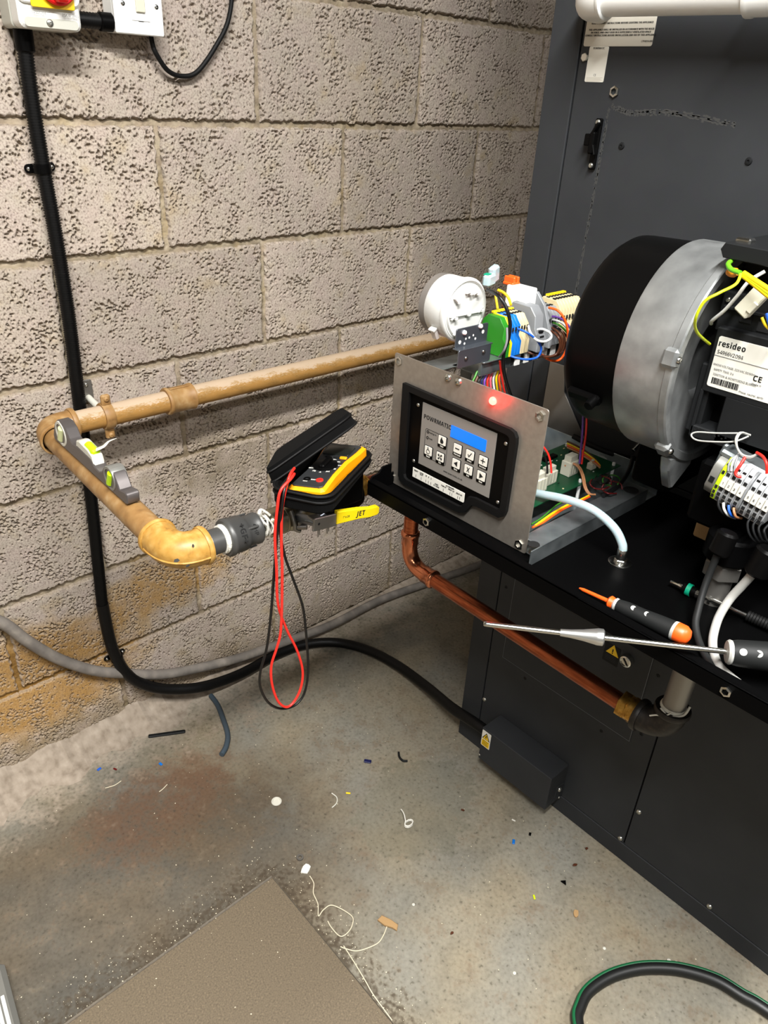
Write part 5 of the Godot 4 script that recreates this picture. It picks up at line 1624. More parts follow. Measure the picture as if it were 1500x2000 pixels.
func rail_and_switch() -> void:
	# mounting arm and rail
	var t := thing("din_rail", "galvanised rail on an arm behind the control panel carrying terminal blocks", "mounting rail", Vector3(0.2, 1.08, 0.75))
	var a := MB.new()
	a.lo_hi(Vector3(0.0395, 1.0765, 0.682), Vector3(0.128, 1.0785, 0.722), 0.0005)
	a.lo_hi(Vector3(0.1085, 1.030, 0.700), Vector3(0.1105, 1.0785, 0.722), 0.0005)
	a.lo_hi(Vector3(0.0395, 1.055, 0.735), Vector3(0.0412, 1.078, 0.765), 0.0005)
	a.lo_hi(Vector3(0.070, 1.0765, 0.715), Vector3(0.104, 1.0785, 0.771), 0.0005)
	obj("arm", a, M.galvanised, t)
	var r := MB.new()
	r.lo_hi(Vector3(0.070, 1.0965, 0.734), Vector3(0.345, 1.0985, 0.776), 0.0004)
	r.lo_hi(Vector3(0.070, 1.0790, 0.734), Vector3(0.345, 1.0965, 0.7355), 0.0004)
	r.lo_hi(Vector3(0.070, 1.0785, 0.770), Vector3(0.345, 1.0965, 0.7715), 0.0004)
	r.lo_hi(Vector3(0.070, 1.0785, 0.735), Vector3(0.090, 1.0967, 0.7712), 0.0004)
	obj("rail", r, M.galvanised, t)
	for k in 8:
		var s := MB.new()
		s.bx(Vector3(0.140 + k * 0.022, 1.088, 0.7718), Vector3(0.007, 0.0135, 0.0006))
		obj("rail_slot", s, M.void_black, t)
		var w := MB.new()
		w.bx(Vector3(0.150 + k * 0.022, 1.0875, 0.7726), Vector3(0.012, 0.0165, 0.0022), 0.0004)
		obj("slot_bridge", w, M.white_plastic, t)
	var z := MB.new()
	z.prism(fz(Vector3(0.0545, 1.1365, 0.7605)), rrect(0.066, 0.0270, 0.003), 0.0018, 0.0004)
	z.lo_hi(Vector3(0.018, 1.1225, 0.7600), Vector3(0.087, 1.1242, 0.7735), 0.0004)
	z.prism(fz(Vector3(0.0505, 1.1115, 0.7725)), rrect(0.068, 0.0255, 0.003), 0.0018, 0.0004)
	obj("z_bracket", z, M.dark_zinc, t)
	for q in [[0.033, 1.110], [0.069, 1.113]]:
		var h := MB.new()
		h.lathe(lz(Vector3(q[0], q[1], 0.7735)), [Vector2(0.0038, 0.0), Vector2(0.0038, 0.0003), Vector2(0.0, 0.0003)], 14)
		obj("hole", h, M.void_black, t)
		inst("screw", screw_mesh, M.screw_zinc, t, lz(Vector3(q[0] - 0.0012, q[1] + 0.0018, 0.7736)).scaled_local(Vector3.ONE * 0.35))
	for q in [[0.030, 1.131, 0.0028], [0.042, 1.134, 0.0016], [0.049, 1.1345, 0.0016], [0.057, 1.1365, 0.0016], [0.040, 1.1275, 0.0018], [0.062, 1.131, 0.0018], [0.077, 1.1385, 0.0028]]:
		var h := MB.new()
		h.lathe(lz(Vector3(q[0], q[1], 0.7614)), [Vector2(q[2], 0.0), Vector2(q[2], 0.0002), Vector2(0.0, 0.0002)], 12)
		obj("hole", h, M.switch_white, t)
	for q in [[0.037, 1.1435], [0.0695, 1.1475]]:
		inst("screw", screw_mesh, M.white_plastic, t, lz(Vector3(q[0], q[1], 0.7614)).scaled_local(Vector3(0.6, 0.9, 0.6)))
	# round white pressure switch
	var c := Vector3(0.0655, 1.1635, 0.0)
	var p := thing("pressure_switch", "round white plastic air pressure switch with ribbed face above the control panel", "pressure switch", c + Vector3(0, -0.045, 0.72))
	var b := MB.new()
	b.lathe(lz(c + Vector3(0, 0, 0.694)), [Vector2(0.0, 0.0), Vector2(0.0415, 0.0), Vector2(0.0428, 0.002), Vector2(0.0428, 0.040), Vector2(0.0412, 0.042)], 48)
	obj("body", b, M.switch_white, p)
	var sm := MB.new()
	sm.lathe(lz(c + Vector3(0, 0, 0.680)), [Vector2(0.0, 0.0), Vector2(0.038, 0.0), Vector2(0.0425, 0.004), Vector2(0.0425, 0.0145), Vector2(0.0, 0.0145)], 40)
	obj("rear_cap", sm, M.smoky_clear, p)
	var fc := MB.new()
	fc.lathe(lz(c + Vector3(0, 0, 0.730)), [Vector2(0.0, 0.0065), Vector2(0.0365, 0.0065), Vector2(0.0375, 0.0035), Vector2(0.0395, 0.0035), Vector2(0.0405, 0.0055), Vector2(0.0435, 0.0050), Vector2(0.0450, 0.0030), Vector2(0.0450, -0.001), Vector2(0.0425, -0.002)], 48)
	obj("face", fc, M.switch_white, p)
	var rb := MB.new()
	var zf := 0.7370
	rb.bx(c + Vector3(0, -0.004, zf + 0.001), Vector3(0.068, 0.0025, 0.003), 0.0006)
	rb.rod(c + Vector3(0.003, -0.003, zf), c + Vector3(0.003, -0.003, zf + 0.004), 0.0048, 18, 0.0008)
	for q in [[-0.024, 0.017, -0.75], [0.0, 0.026, 0.15], [0.0145, 0.024, 0.35], [-0.027, -0.005, 0.5], [0.028, -0.001, 0.7], [-0.018, -0.029, 0.2], [0.017, -0.030, 0.1]]:
		rb.box(Transform3D(Basis(Vector3(0, 0, 1), q[2]), c + Vector3(q[0], q[1], zf + 0.0015)), Vector3(0.012, 0.0022, 0.004), 0.0005)
		rb.bx(c + Vector3(q[0] + 0.004, q[1] - 0.002, zf + 0.002), Vector3(0.005, 0.004, 0.0055), 0.0006)
	obj("ribs", rb, M.switch_white, p)
	var cl := MB.new()
	cl.box(Transform3D(Basis(Vector3(0, 0, 1), 0.5), c + Vector3(-0.034, -0.033, 0.712)), Vector3(0.006, 0.016, 0.010), 0.001)
	cl.box(Transform3D(Basis(Vector3(0, 0, 1), 0.5), c + Vector3(-0.039, -0.026, 0.712)), Vector3(0.008, 0.004, 0.012), 0.001)
	obj("clip_lug", cl, M.switch_white, p)
	# plugs on the switch's upper terminals
	var pg := thing("spade_plugs", "pale translucent spade plugs with green stripe behind the pressure switch", "connector", Vector3(0.14, 1.18, 0.715))
	var pa := MB.new()
	pa.box(Transform3D(Basis(Vector3(0, 1, 0), 0.3), Vector3(0.133, 1.1945, 0.716)), Vector3(0.026, 0.017, 0.012), 0.003)
	obj("plug", pa, M.silicone, pg)
	var pb := MB.new()
	pb.box(Transform3D(Basis(Vector3(0, 1, 0), 0.3) * Basis(Vector3(0, 0, 1), 0.15), Vector3(0.154, 1.199, 0.706)), Vector3(0.020, 0.024, 0.012), 0.003)
	obj("plug", pb, M.silicone, pg)
	var pc := MB.new()
	pc.box(Transform3D(Basis(Vector3(0, 1, 0), 0.3), Vector3(0.128, 1.2032, 0.716)), Vector3(0.011, 0.002, 0.008), 0.0004)
	obj("green_stripe", pc, M.teal_plastic, pg)
	# terminal blocks
	var std := PackedVector2Array([Vector2(0.729, 1.0990), Vector2(0.7795, 1.0990), Vector2(0.7795, 1.119), Vector2(0.7735, 1.126), Vector2(0.7745, 1.141), Vector2(0.7690, 1.147), Vector2(0.764, 1.1535), Vector2(0.742, 1.1545), Vector2(0.734, 1.147), Vector2(0.729, 1.130)])
	term("earth_block", "green end terminal block at the panel end of the rail", 0.1135, 0.011, M.terminal_green, std, false)
	var x := 0.1190
	term("earth_strip", "thin yellow terminal strip between green and blue blocks", x + 0.0025, 0.005, M.terminal_yellow, std, false)
	x += 0.0052
	for k in 3:
		term("blue_terminal", "bright blue terminal block on the rail, %s from the yellow strip" % ORD[k], x + 0.0034, 0.0068, M.terminal_blue, std)
		x += 0.0069
	for k in 3:
		term("beige_terminal", "beige terminal block, %s after the blue ones" % ORD[k], x + 0.0031, 0.0062, M.terminal_beige, std)
		x += 0.0063
	var yb := MB.new()
	yb.box(Transform3D(Basis(Vector3(0, 0, 1), 0.0), Vector3(0.142, 1.1555, 0.7405)), Vector3(0.045, 0.0028, 0.006), 0.0006)
	single("jumper_bar", yb, M.terminal_yellow, "yellow jumper bar lying across the blue and beige terminal blocks", "jumper")
	var rl := thing("relay", "tall grey relay module with white top and orange clip on the rail", "relay", Vector3(0.19, 1.099, 0.75))
	var r1 := MB.new()
	r1.prism(Transform3D(Basis(Vector3(0, 0, 1), Vector3(0, 1, 0), Vector3(-1, 0, 0)), Vector3(0.181, 0, 0)), PackedVector2Array([Vector2(0.722, 1.0990), Vector2(0.789, 1.0990), Vector2(0.790, 1.118), Vector2(0.781, 1.132), Vector2(0.779, 1.150), Vector2(0.768, 1.162), Vector2(0.735, 1.163), Vector2(0.722, 1.145)]), 0.020, 0.001)
	obj("base", r1, M.terminal_grey, rl)
	var r2 := MB.new()
	r2.lo_hi(Vector3(0.180, 1.150, 0.712), Vector3(0.2045, 1.182, 0.752), 0.0015)
	obj("white_module", r2, M.white_plastic, rl)
	var r3 := MB.new()
	r3.prism(Transform3D(Basis(Vector3(0, 0, 1), Vector3(0, 1, 0), Vector3(-1, 0, 0)), Vector3(0.2065, 0, 0)), PackedVector2Array([Vector2(0.720, 1.0990), Vector2(0.787, 1.0990), Vector2(0.787, 1.115), Vector2(0.779, 1.135), Vector2(0.768, 1.160), Vector2(0.752, 1.176), Vector2(0.725, 1.178)]), 0.006, 0.0008)
	obj("side_cheek", r3, M.terminal_grey, rl)
	var r4 := MB.new()
	r4.lo_hi(Vector3(0.196, 1.180, 0.700), Vector3(0.201, 1.1925, 0.7195), 0.001)
	r4.lo_hi(Vector3(0.187, 1.180, 0.700), Vector3(0.192, 1.1925, 0.7195), 0.001)
	r4.lo_hi(Vector3(0.185, 1.180, 0.700), Vector3(0.203, 1.1845, 0.7195), 0.001)
	obj("orange_clip", r4, M.orange_plastic, rl)
	for k in 3:
		var s := MB.new()
		s.bx(Vector3(0.181, 1.112 + 0.0085 * k, 0.7895 - 0.002 * k), Vector3(0.009, 0.0035, 0.003))
		obj("slot", s, M.charcoal_plastic, rl)
	x = 0.215
	for k in 4:
		term("grey_terminal", "grey terminal block, %s past the relay" % ORD[k], x, 0.007, M.terminal_grey, std, true)
		x += 0.0072
	var far := PackedVector2Array([Vector2(0.729, 1.0990), Vector2(0.7795, 1.0990), Vector2(0.7795, 1.121), Vector2(0.7735, 1.130), Vector2(0.7745, 1.147), Vector2(0.7690, 1.155), Vector2(0.764, 1.1605), Vector2(0.738, 1.1625), Vector2(0.730, 1.155), Vector2(0.729, 1.135)])
	for k in 8:
		term("beige_terminal_tall", "taller beige terminal block, %s from the grey ones past the relay" % ORD[k], x, 0.0072, M.terminal_beige, far, true)
		x += 0.0074
	var yb2 := MB.new()
	yb2.bx(Vector3(0.272, 1.1635, 0.7385), Vector3(0.046, 0.0028, 0.006), 0.0006)
	single("jumper_bar", yb2, M.terminal_yellow, "yellow jumper bar lying across the taller beige terminal blocks", "jumper")

func board_box() -> void:
	var t := thing("board_tray", "galvanised open box on the burner tray holding a circuit board", "electronics box", Vector3(0.19, 0.8606, 0.81))
	var g := MB.new()
	g.lo_hi(Vector3(0.042, 0.861, 0.672), Vector3(0.360, 0.8625, 0.938), 0.0003)
	g.lo_hi(Vector3(0.018, 0.861, 0.9375), Vector3(0.322, 0.8853, 0.9395), 0.0004)
	g.lo_hi(Vector3(0.042, 0.861, 0.670), Vector3(0.360, 0.8853, 0.672), 0.0004)
	g.lo_hi(Vector3(0.3585, 0.861, 0.671), Vector3(0.360, 0.905, 0.938), 0.0004)
	obj("sides", g, M.galvanised, t)
	var fl := MB.new()
	fl.lo_hi(Vector3(0.040, 0.8838, 0.905), Vector3(0.322, 0.8853, 0.9395), 0.0004)
	fl.lo_hi(Vector3(0.3215, 0.861, 0.905), Vector3(0.3225, 0.8853, 0.9395), 0.0003)
	obj("flange", fl, M.galvanised, t)
	for q in [[0.2965, 0.9235, 0.0125], [0.036, 0.929, 0.0085]]:
		var h := MB.new()
		h.lathe(ly(Vector3(q[0], 0.8853, q[1])), [Vector2(q[2], 0.0), Vector2(q[2], 0.0003), Vector2(0.0, 0.0003)], 20)
		obj("hole", h, M.void_black, t)
	# circuit board on its stand-offs
	var b := thing("circuit_board", "green circuit board with white connectors inside the galvanised box", "circuit board", Vector3(0.2, 0.893, 0.815))
	var pc := MB.new()
	pc.lo_hi(Vector3(0.062, 0.8935, 0.760), Vector3(0.345, 0.8953, 0.872), 0.0003)
	obj("board", pc, M.pcb_green, b)
	for q in [[0.075, 0.768], [0.335, 0.768], [0.075, 0.864], [0.335, 0.864], [0.235, 0.866]]:
		var so := MB.new()
		so.rod(Vector3(q[0], 0.8625, q[1]), Vector3(q[0], 0.9005, q[1]), 0.0028, 10, 0.0006)
		obj("standoff", so, M.white_plastic, b)
	for q in [[0.152, 0.842, 0.032, 0.016, 0.032], [0.188, 0.836, 0.030, 0.014, 0.030], [0.246, 0.836, 0.026, 0.018, 0.034], [0.292, 0.848, 0.014, 0.010, 0.016], [0.112, 0.845, 0.028, 0.012, 0.02]]:
		var cn := MB.new()
		cn.lo_hi(Vector3(q[0] - q[2] / 2, 0.8953, q[1] - q[3] / 2), Vector3(q[0] + q[2] / 2, 0.8953 + q[4] * 0.72, q[1] + q[3] / 2), 0.0008)
		cn.lo_hi(Vector3(q[0] - q[2] / 2 + 0.003, 0.8953, q[1] - q[3] / 2 + 0.002), Vector3(q[0] + q[2] / 2 - 0.003, 0.8953 + q[4], q[1] + q[3] / 2 - 0.003), 0.0006)
		for k in 4:
			cn.bx(Vector3(q[0] - q[2] / 2 + q[2] * (k + 0.5) / 4, 0.8953 + q[4] * 0.4, q[1] + q[3] / 2), Vector3(0.0018, q[4] * 0.6, 0.0012))
		obj("connector", cn, M.connector_white, b)
	var rng := RandomNumberGenerator.new()
	rng.seed = 91
	for q in [[0.265, 0.782, 0.034, 0.011, 0.005], [0.212, 0.778, 0.022, 0.012, 0.004], [0.150, 0.790, 0.03, 0.014, 0.006], [0.318, 0.792, 0.012, 0.008, 0.004]]:
		var ch := MB.new()
		ch.lo_hi(Vector3(q[0] - q[2] / 2, 0.8953, q[1] - q[3] / 2), Vector3(q[0] + q[2] / 2, 0.8953 + q[4], q[1] + q[3] / 2), 0.0006)
		obj("chip", ch, M.black_plastic, b)
	for k in 46:
		var s := MB.new()
		var p := Vector3(rng.randf_range(0.07, 0.338), 0.8956, rng.randf_range(0.765, 0.868))
		s.bx(p, Vector3(rng.randf_range(0.0015, 0.004), 0.0014, rng.randf_range(0.001, 0.0022)))
		obj("component", s, [M.screw_zinc, M.black_print, M.terminal_beige, M.label_white][rng.randi() % 4], b)
	# silicone hose and its tray fitting
	var h := thing("silicone_hose", "pale translucent silicone hose arching from the board box to the tray fitting", "hose", Vector3(0.133, 0.8606, 1.012))
	var hm := MB.new()
	hm.tube(curve([Vector3(0.128, 0.896, 0.800), Vector3(0.130, 0.9050, 0.8560), Vector3(0.130, 0.9175, 0.9110), Vector3(0.130, 0.9200, 0.9560), Vector3(0.130, 0.9085, 0.9920), Vector3(0.130, 0.8900, 1.0105), Vector3(0.1300, 0.8760, 1.0135)], 8), 0.0062, 14)
	obj("hose", hm, M.silicone, h)
	var ft := MB.new()
	ft.lathe(ly(Vector3(0.130, 0.8606, 1.0135)), [Vector2(0.0, 0.0), Vector2(0.0165, 0.0), Vector2(0.0165, 0.0012), Vector2(0.0155, 0.0018), Vector2(0.008, 0.0018), Vector2(0.008, 0.003), Vector2(0.0072, 0.0035), Vector2(0.0072, 0.022), Vector2(0.0068, 0.0225)], 24)
	ft.prism(fy(Vector3(0.130, 0.8645, 1.0135)), ngon(0.0088, 6), 0.005, 0.0006)
	obj("washer_fitting", ft, M.chrome, h)

func fan() -> void:
	var c := Vector3(0.245, 1.141, 0.0)
	var t := thing("combustion_fan", "black and cast aluminium combustion fan mounted on the heater face", "fan", Vector3(0.245, 1.0, 0.95))
	var b := MB.new()
	b.lathe(lz(c + Vector3(0, 0, 0.868)), [Vector2(0.0, 0.0), Vector2(0.112, 0.0), Vector2(0.126, 0.004), Vector2(0.1315, 0.012), Vector2(0.1325, 0.022), Vector2(0.1345, 0.088), Vector2(0.130, 0.090)], 64)
	obj("motor_shell", b, M.black_plastic, t)
	var gl := MB.new()
	gl.rod(c + Vector3(-0.118, -0.060, 0.928), c + Vector3(-0.136, -0.068, 0.928), 0.007, 14, 0.001)
	gl.box(Transform3D(Basis(Vector3(0, 0, 1), 0.52), c + Vector3(-0.119, -0.062, 0.910)), Vector3(0.012, 0.016, 0.05), 0.003)
	obj("cable_boss", gl, M.black_plastic, t)
	var a := MB.new()
	a.lathe(lz(c + Vector3(0, 0, 0.957)), [Vector2(0.128, -0.001), Vector2(0.1375, 0.0), Vector2(0.1388, 0.003), Vector2(0.1395, 0.066), Vector2(0.1420, 0.068), Vector2(0.1420, 0.076), Vector2(0.1400, 0.078), Vector2(0.130, 0.078), Vector2(0.128, 0.072), Vector2(0.110, 0.068), Vector2(0.060, 0.060), Vector2(0.050, 0.044), Vector2(0.0, 0.044)], 72)
	obj("aluminium_housing", a, M.cast_aluminium, t)
	for an: float in [2.96, 3.95, 1.75, 0.8, 5.2]:
		var d := Vector3(cos(an), sin(an), 0)
		var l := MB.new()
		l.box(Transform3D(Basis(d, Vector3(0, 0, 1).cross(d), Vector3(0, 0, 1)), c + d * 0.141 + Vector3(0, 0, 1.027)), Vector3(0.016, 0.024, 0.020), 0.004)
		var lo := obj("lug", l, M.cast_aluminium, t)
		inst("screw", screw_mesh, M.chrome, lo, lz(c + d * 0.143 + Vector3(0, 0, 1.0375)).scaled_local(Vector3.ONE * 0.8))
	var gm := MB.new()
	gm.box(Transform3D(Basis(Vector3(0, 0, 1), 0.05), c + Vector3(-0.006, 0.1402, 1.014)), Vector3(0.012, 0.0016, 0.004))
	obj("green_mark", gm, M.teal_plastic, t)
	var mt := MB.new()
	mt.lo_hi(Vector3(0.33, 1.06, 0.93), Vector3(0.3955, 1.22, 1.02), 0.004)
	mt.lo_hi(Vector3(0.24, 0.93, 0.945), Vector3(0.3955, 1.03, 1.005), 0.004)
	obj("outlet", mt, M.black_paint, t)
	var ft := MB.new()
	ft.prism(Transform3D(Basis(), c + Vector3(-0.045, -0.135, 1.026)), PackedVector2Array([Vector2(-0.040, 0.015), Vector2(0.03, 0.005), Vector2(0.03, -0.012), Vector2(-0.010, -0.038), Vector2(-0.016, -0.036), Vector2(-0.034, -0.005)]), 0.014, 0.002)
	obj("foot", ft, M.cast_aluminium, t)

func burner_control() -> void:
	var t := thing("burner_control", "black burner control unit with white printed label beside the fan", "burner control", Vector3(0.25, 1.04, 1.2))
	var b := MB.new()
	b.lo_hi(Vector3(0.205, 1.040, 1.040), Vector3(0.394, 1.2800, 1.40), 0.003)
	obj("housing", b, M.black_plastic, t)
	var cap := MB.new()
	cap.prism(Transform3D(Basis(Vector3(0, 0, 1), Vector3(0, 1, 0), Vector3(-1, 0, 0)), Vector3(0.255, 0, 0)), PackedVector2Array([Vector2(1.028, 1.286), Vector2(1.033, 1.2775), Vector2(1.40, 1.268), Vector2(1.40, 1.288), Vector2(1.032, 1.294)]), 0.19, 0.001)
	obj("top_cap", cap, M.charcoal_plastic, t)
	var dm := MB.new()
	dm.lathe(ly(Vector3(0.21, 1.292, 1.095)), [Vector2(0.0, 0.010), Vector2(0.016, 0.008), Vector2(0.030, 0.003), Vector2(0.033, 0.0)], 28)
	obj("metal_dome", dm, M.chrome, t)
	var cb := MB.new()
	cb.lo_hi(Vector3(0.178, 1.290, 1.034), Vector3(0.194, 1.299, 1.052), 0.002)
	obj("clip", cb, M.chrome, t)
	var mid := MB.new()
	mid.lo_hi(Vector3(0.185, 1.190, 1.0345), Vector3(0.21, 1.2385, 1.40), 0.002)
	mid.lo_hi(Vector3(0.180, 1.218, 1.0400), Vector3(0.190, 1.2225, 1.40), 0.001)
	mid.lo_hi(Vector3(0.178, 1.060, 1.0335), Vector3(0.21, 1.150, 1.052), 0.002)
	obj("frame", mid, M.charcoal_plastic, t)
	for q in [[1.212, 1.070], [1.206, 1.092]]:
		var h := MB.new()
		h.lo_hi(Vector3(0.184, q[0] - 0.005, q[1] - 0.008), Vector3(0.1856, q[0] + 0.006, q[1] + 0.006))
		obj("opening", h, M.void_black, t)
	inst("screw", screw_mesh, M.chrome, t, lx(Vector3(0.1845, 1.2285, 1.0425)).scaled_local(Vector3.ONE * 0.6))
	var cv := MB.new()
	cv.lo_hi(Vector3(0.1712, 1.1180, 1.0440), Vector3(0.206, 1.1985, 1.40), 0.0015)
	cv.lo_hi(Vector3(0.1712, 1.0600, 1.0760), Vector3(0.206, 1.1200, 1.40), 0.0015)
	cv.lo_hi(Vector3(0.1712, 1.0560, 1.0430), Vector3(0.206, 1.0720, 1.40), 0.0015)
	cv.lo_hi(Vector3(0.1712, 1.0600, 1.0430), Vector3(0.206, 1.1200, 1.0475), 0.0012)
	obj("front_cover", cv, M.charcoal_plastic, t)
	for k in 12:
		var v := MB.new()
		v.bx(Vector3(0.171, 1.0665 + 0.0026 * (k % 2), 1.050 + 0.0045 * k), Vector3(0.0008, 0.0016, 0.0022))
		obj("vent", v, M.void_black, t)
	var lb := MB.new()
	lb.prism(fx(Vector3(0.1708, 1.1576, 1.1085)), rrect(0.118, 0.0625, 0.003), 0.0008, 0.0002)
	var lo := obj("label", lb, M.label_white, t)
	lo.set_meta("label", "white printed maker's label")
	var X := 0.1701
	txt(lo, "lettering", "resideo", fx(Vector3(X, 1.1805, 1.0675)), 0.0068, M.black_print, true)
	txt(lo, "lettering", "S4966V2094", fx(Vector3(X, 1.1700, 1.0680)), 0.0042, M.black_print)
	var ln := MB.new()
	ln.lo_hi(Vector3(X - 0.0002, 1.1650, 1.0495), Vector3(X + 0.0003, 1.1656, 1.1675))
	obj("rule", ln, M.grey_print, lo)
	txt(lo, "lettering", "MAINS VOLTAGE: 220 VAC 50/60Hz", fx(Vector3(X, 1.1545, 1.0775)), 0.0024, M.grey_print)
	txt(lo, "lettering", "SAFETY TIME: 3 s", fx(Vector3(X, 1.1485, 1.0660)), 0.0024, M.grey_print)
	txt(lo, "lettering", "IGNITION & MONITORING BURNER", fx(Vector3(X, 1.1425, 1.0810)), 0.0024, M.grey_print)
	txt(lo, "lettering", "CE", fx(Vector3(X, 1.1510, 1.1070)), 0.0068, M.charcoal_plastic, true)
	txt(lo, "lettering", "Made in", fx(Vector3(X, 1.1440, 1.1075)), 0.0018, M.grey_print)
	txt(lo, "lettering", "Phase, neutral, earth", fx(Vector3(X, 1.1305, 1.1050)), 0.0022, M.grey_print)
	var rng := RandomNumberGenerator.new()
	rng.seed = 12
	var z := 1.0545
	for k in 22:
		var w := rng.randf_range(0.0004, 0.0016)
		var bar := MB.new()
		bar.lo_hi(Vector3(X - 0.0002, 1.1310, z), Vector3(X + 0.0003, 1.1385, z + w))
		obj("barcode_bar", bar, M.black_print, lo)
		z += w + rng.randf_range(0.0003, 0.0009)
	# gas valve below
	var g := thing("gas_valve", "black gas valve body with steel inlet standing on the burner tray", "gas valve", Vector3(0.2, 0.8606, 1.15))
	var gb := MB.new()
	gb.lo_hi(Vector3(0.165, 0.945, 1.070), Vector3(0.30, 1.036, 1.26), 0.006)
	gb.rod(Vector3(0.150, 0.925, 1.142), Vector3(0.152, 0.962, 1.142), 0.030, 24, 0.004)
	obj("body", gb, M.black_paint, g)
	var gi := MB.new()
	gi.rod(Vector3(0.148, 0.8606, 1.142), Vector3(0.150, 0.925, 1.142), 0.0168, 24)
	gi.prism(fy(Vector3(0.150, 0.912, 1.142), 0.3), ngon(0.025, 6), 0.022, 0.002)
	obj("inlet_pipe", gi, M.bare_steel, g)
	var gk := MB.new()
	gk.lo_hi(Vector3(0.205, 0.905, 1.072), Vector3(0.235, 0.945, 1.094), 0.002)
	obj("beige_block", gk, M.cardboard, g)
	var gn := MB.new()
	gn.rod(Vector3(0.10, 0.950, 1.195), Vector3(0.106, 0.985, 1.20), 0.015, 16, 0.003)
	gn.rod(Vector3(0.10, 0.955, 1.148), Vector3(0.106, 0.985, 1.15), 0.013, 16, 0.003)
	obj("cable_glands", gn, M.black_plastic, g)
	# numbered terminal strip
	var org0 := Vector3(0.148, 1.0335, 1.098)
	var dz := Vector3(0, -0.165, 0.986).normalized()
	var dy := Vector3(0, 0.986, 0.165).normalized()
	var rl := thing("terminal_rail", "silver rail behind the numbered terminal strip under the burner control", "mounting rail", org0)
	var rb := MB.new()
	rb.box(Transform3D(Basis(Vector3(1, 0, 0), dy, dz), org0 + dz * 0.085 + Vector3(0.022, 0.004, 0)), Vector3(0.008, 0.05, 0.19), 0.002)
	rb.box(Transform3D(Basis(Vector3(1, 0, 0), dy, dz), org0 + dz * 0.085 + Vector3(0.010, 0.0275, 0)), Vector3(0.03, 0.010, 0.17), 0.003)
	obj("rail", rb, M.galvanised, rl)
	var k := 0.0
	var seq := ["end", "lime", "g1", "g2", "g3", "g4", "div", "g5", "g6", "g7", "g8"]
	for s: String in seq:
		var th := 0.0075
		if s == "end":
			th = 0.0115
		elif s == "div":
			th = 0.003
		elif s == "lime":
			th = 0.0058
		var c := org0 + dz * (k + th * 0.5)
		var T := Transform3D(Basis(Vector3(1, 0, 0), dy, dz), c)
		var kind: String = {"end": "grey end bracket of the numbered terminal strip", "lime": "lime green earth terminal on the numbered strip", "div": "thin grey divider plate between the numbered terminals"}.get(s, "grey terminal marked %s on the strip under the burner control" % ["none", "one", "two", "three", "four", "five", "six", "seven", "eight"][int(s.substr(1))])
		var nm: String = {"end": "end_bracket", "lime": "earth_terminal", "div": "divider_plate"}.get(s, "numbered_terminal")
		var n := thing(nm, kind, "terminal block", c, "numbered terminals" if nm == "numbered_terminal" else "")
		var m := MB.new()
		var ht := 0.058 if s != "end" else 0.048
		var fr := -0.016 if s != "div" else -0.020
		m.prism(T * Transform3D(Basis(), Vector3(0, 0, 0)), PackedVector2Array([Vector2(0.016, -ht * 0.5), Vector2(fr * 0.65, -ht * 0.5), Vector2(fr, -ht * 0.3), Vector2(fr, ht * 0.28), Vector2(fr * 0.5, ht * 0.5), Vector2(0.016, ht * 0.5)]), th * 0.95, 0.0005)
		obj("housing", m, M.terminal_lime if s == "lime" else M.terminal_grey if s == "div" else M.ladder_grey if s == "end" else M.terminal_pale, n)
		if s != "div" and s != "end":
			for q in [[0.021, -0.0125], [0.012, -0.0162], [-0.009, -0.0162], [-0.0165, -0.0158], [-0.0235, -0.0135]]:
				var h := MB.new()
				h.box(T * Transform3D(Basis(Vector3(0, 0, 1), 0.0), Vector3(q[1], q[0], 0)), Vector3(0.0016, 0.0042, th * 0.55))
				obj("wire_entry", h, M.void_black, n)
			if s.begins_with("g"):
				var w := MB.new()
				w.box(T * Transform3D(Basis(), Vector3(-0.0175, 0.0015, 0)), Vector3(0.004, 0.0135, th * 0.92), 0.0005)
				obj("marker", w, M.label_white, n)
				txt(n, "lettering", s.substr(1), Transform3D(Basis(dz, dy, Vector3(-1, 0, 0)), T * Vector3(-0.0197, 0.0005, 0)), 0.003, M.black_print)
		elif s == "end":
			var h := MB.new()
			h.box(T * Transform3D(Basis(), Vector3(-0.0162, -0.004, 0)), Vector3(0.0012, 0.008, 0.006))
			obj("recess", h, M.charcoal_plastic, n)
		k += th

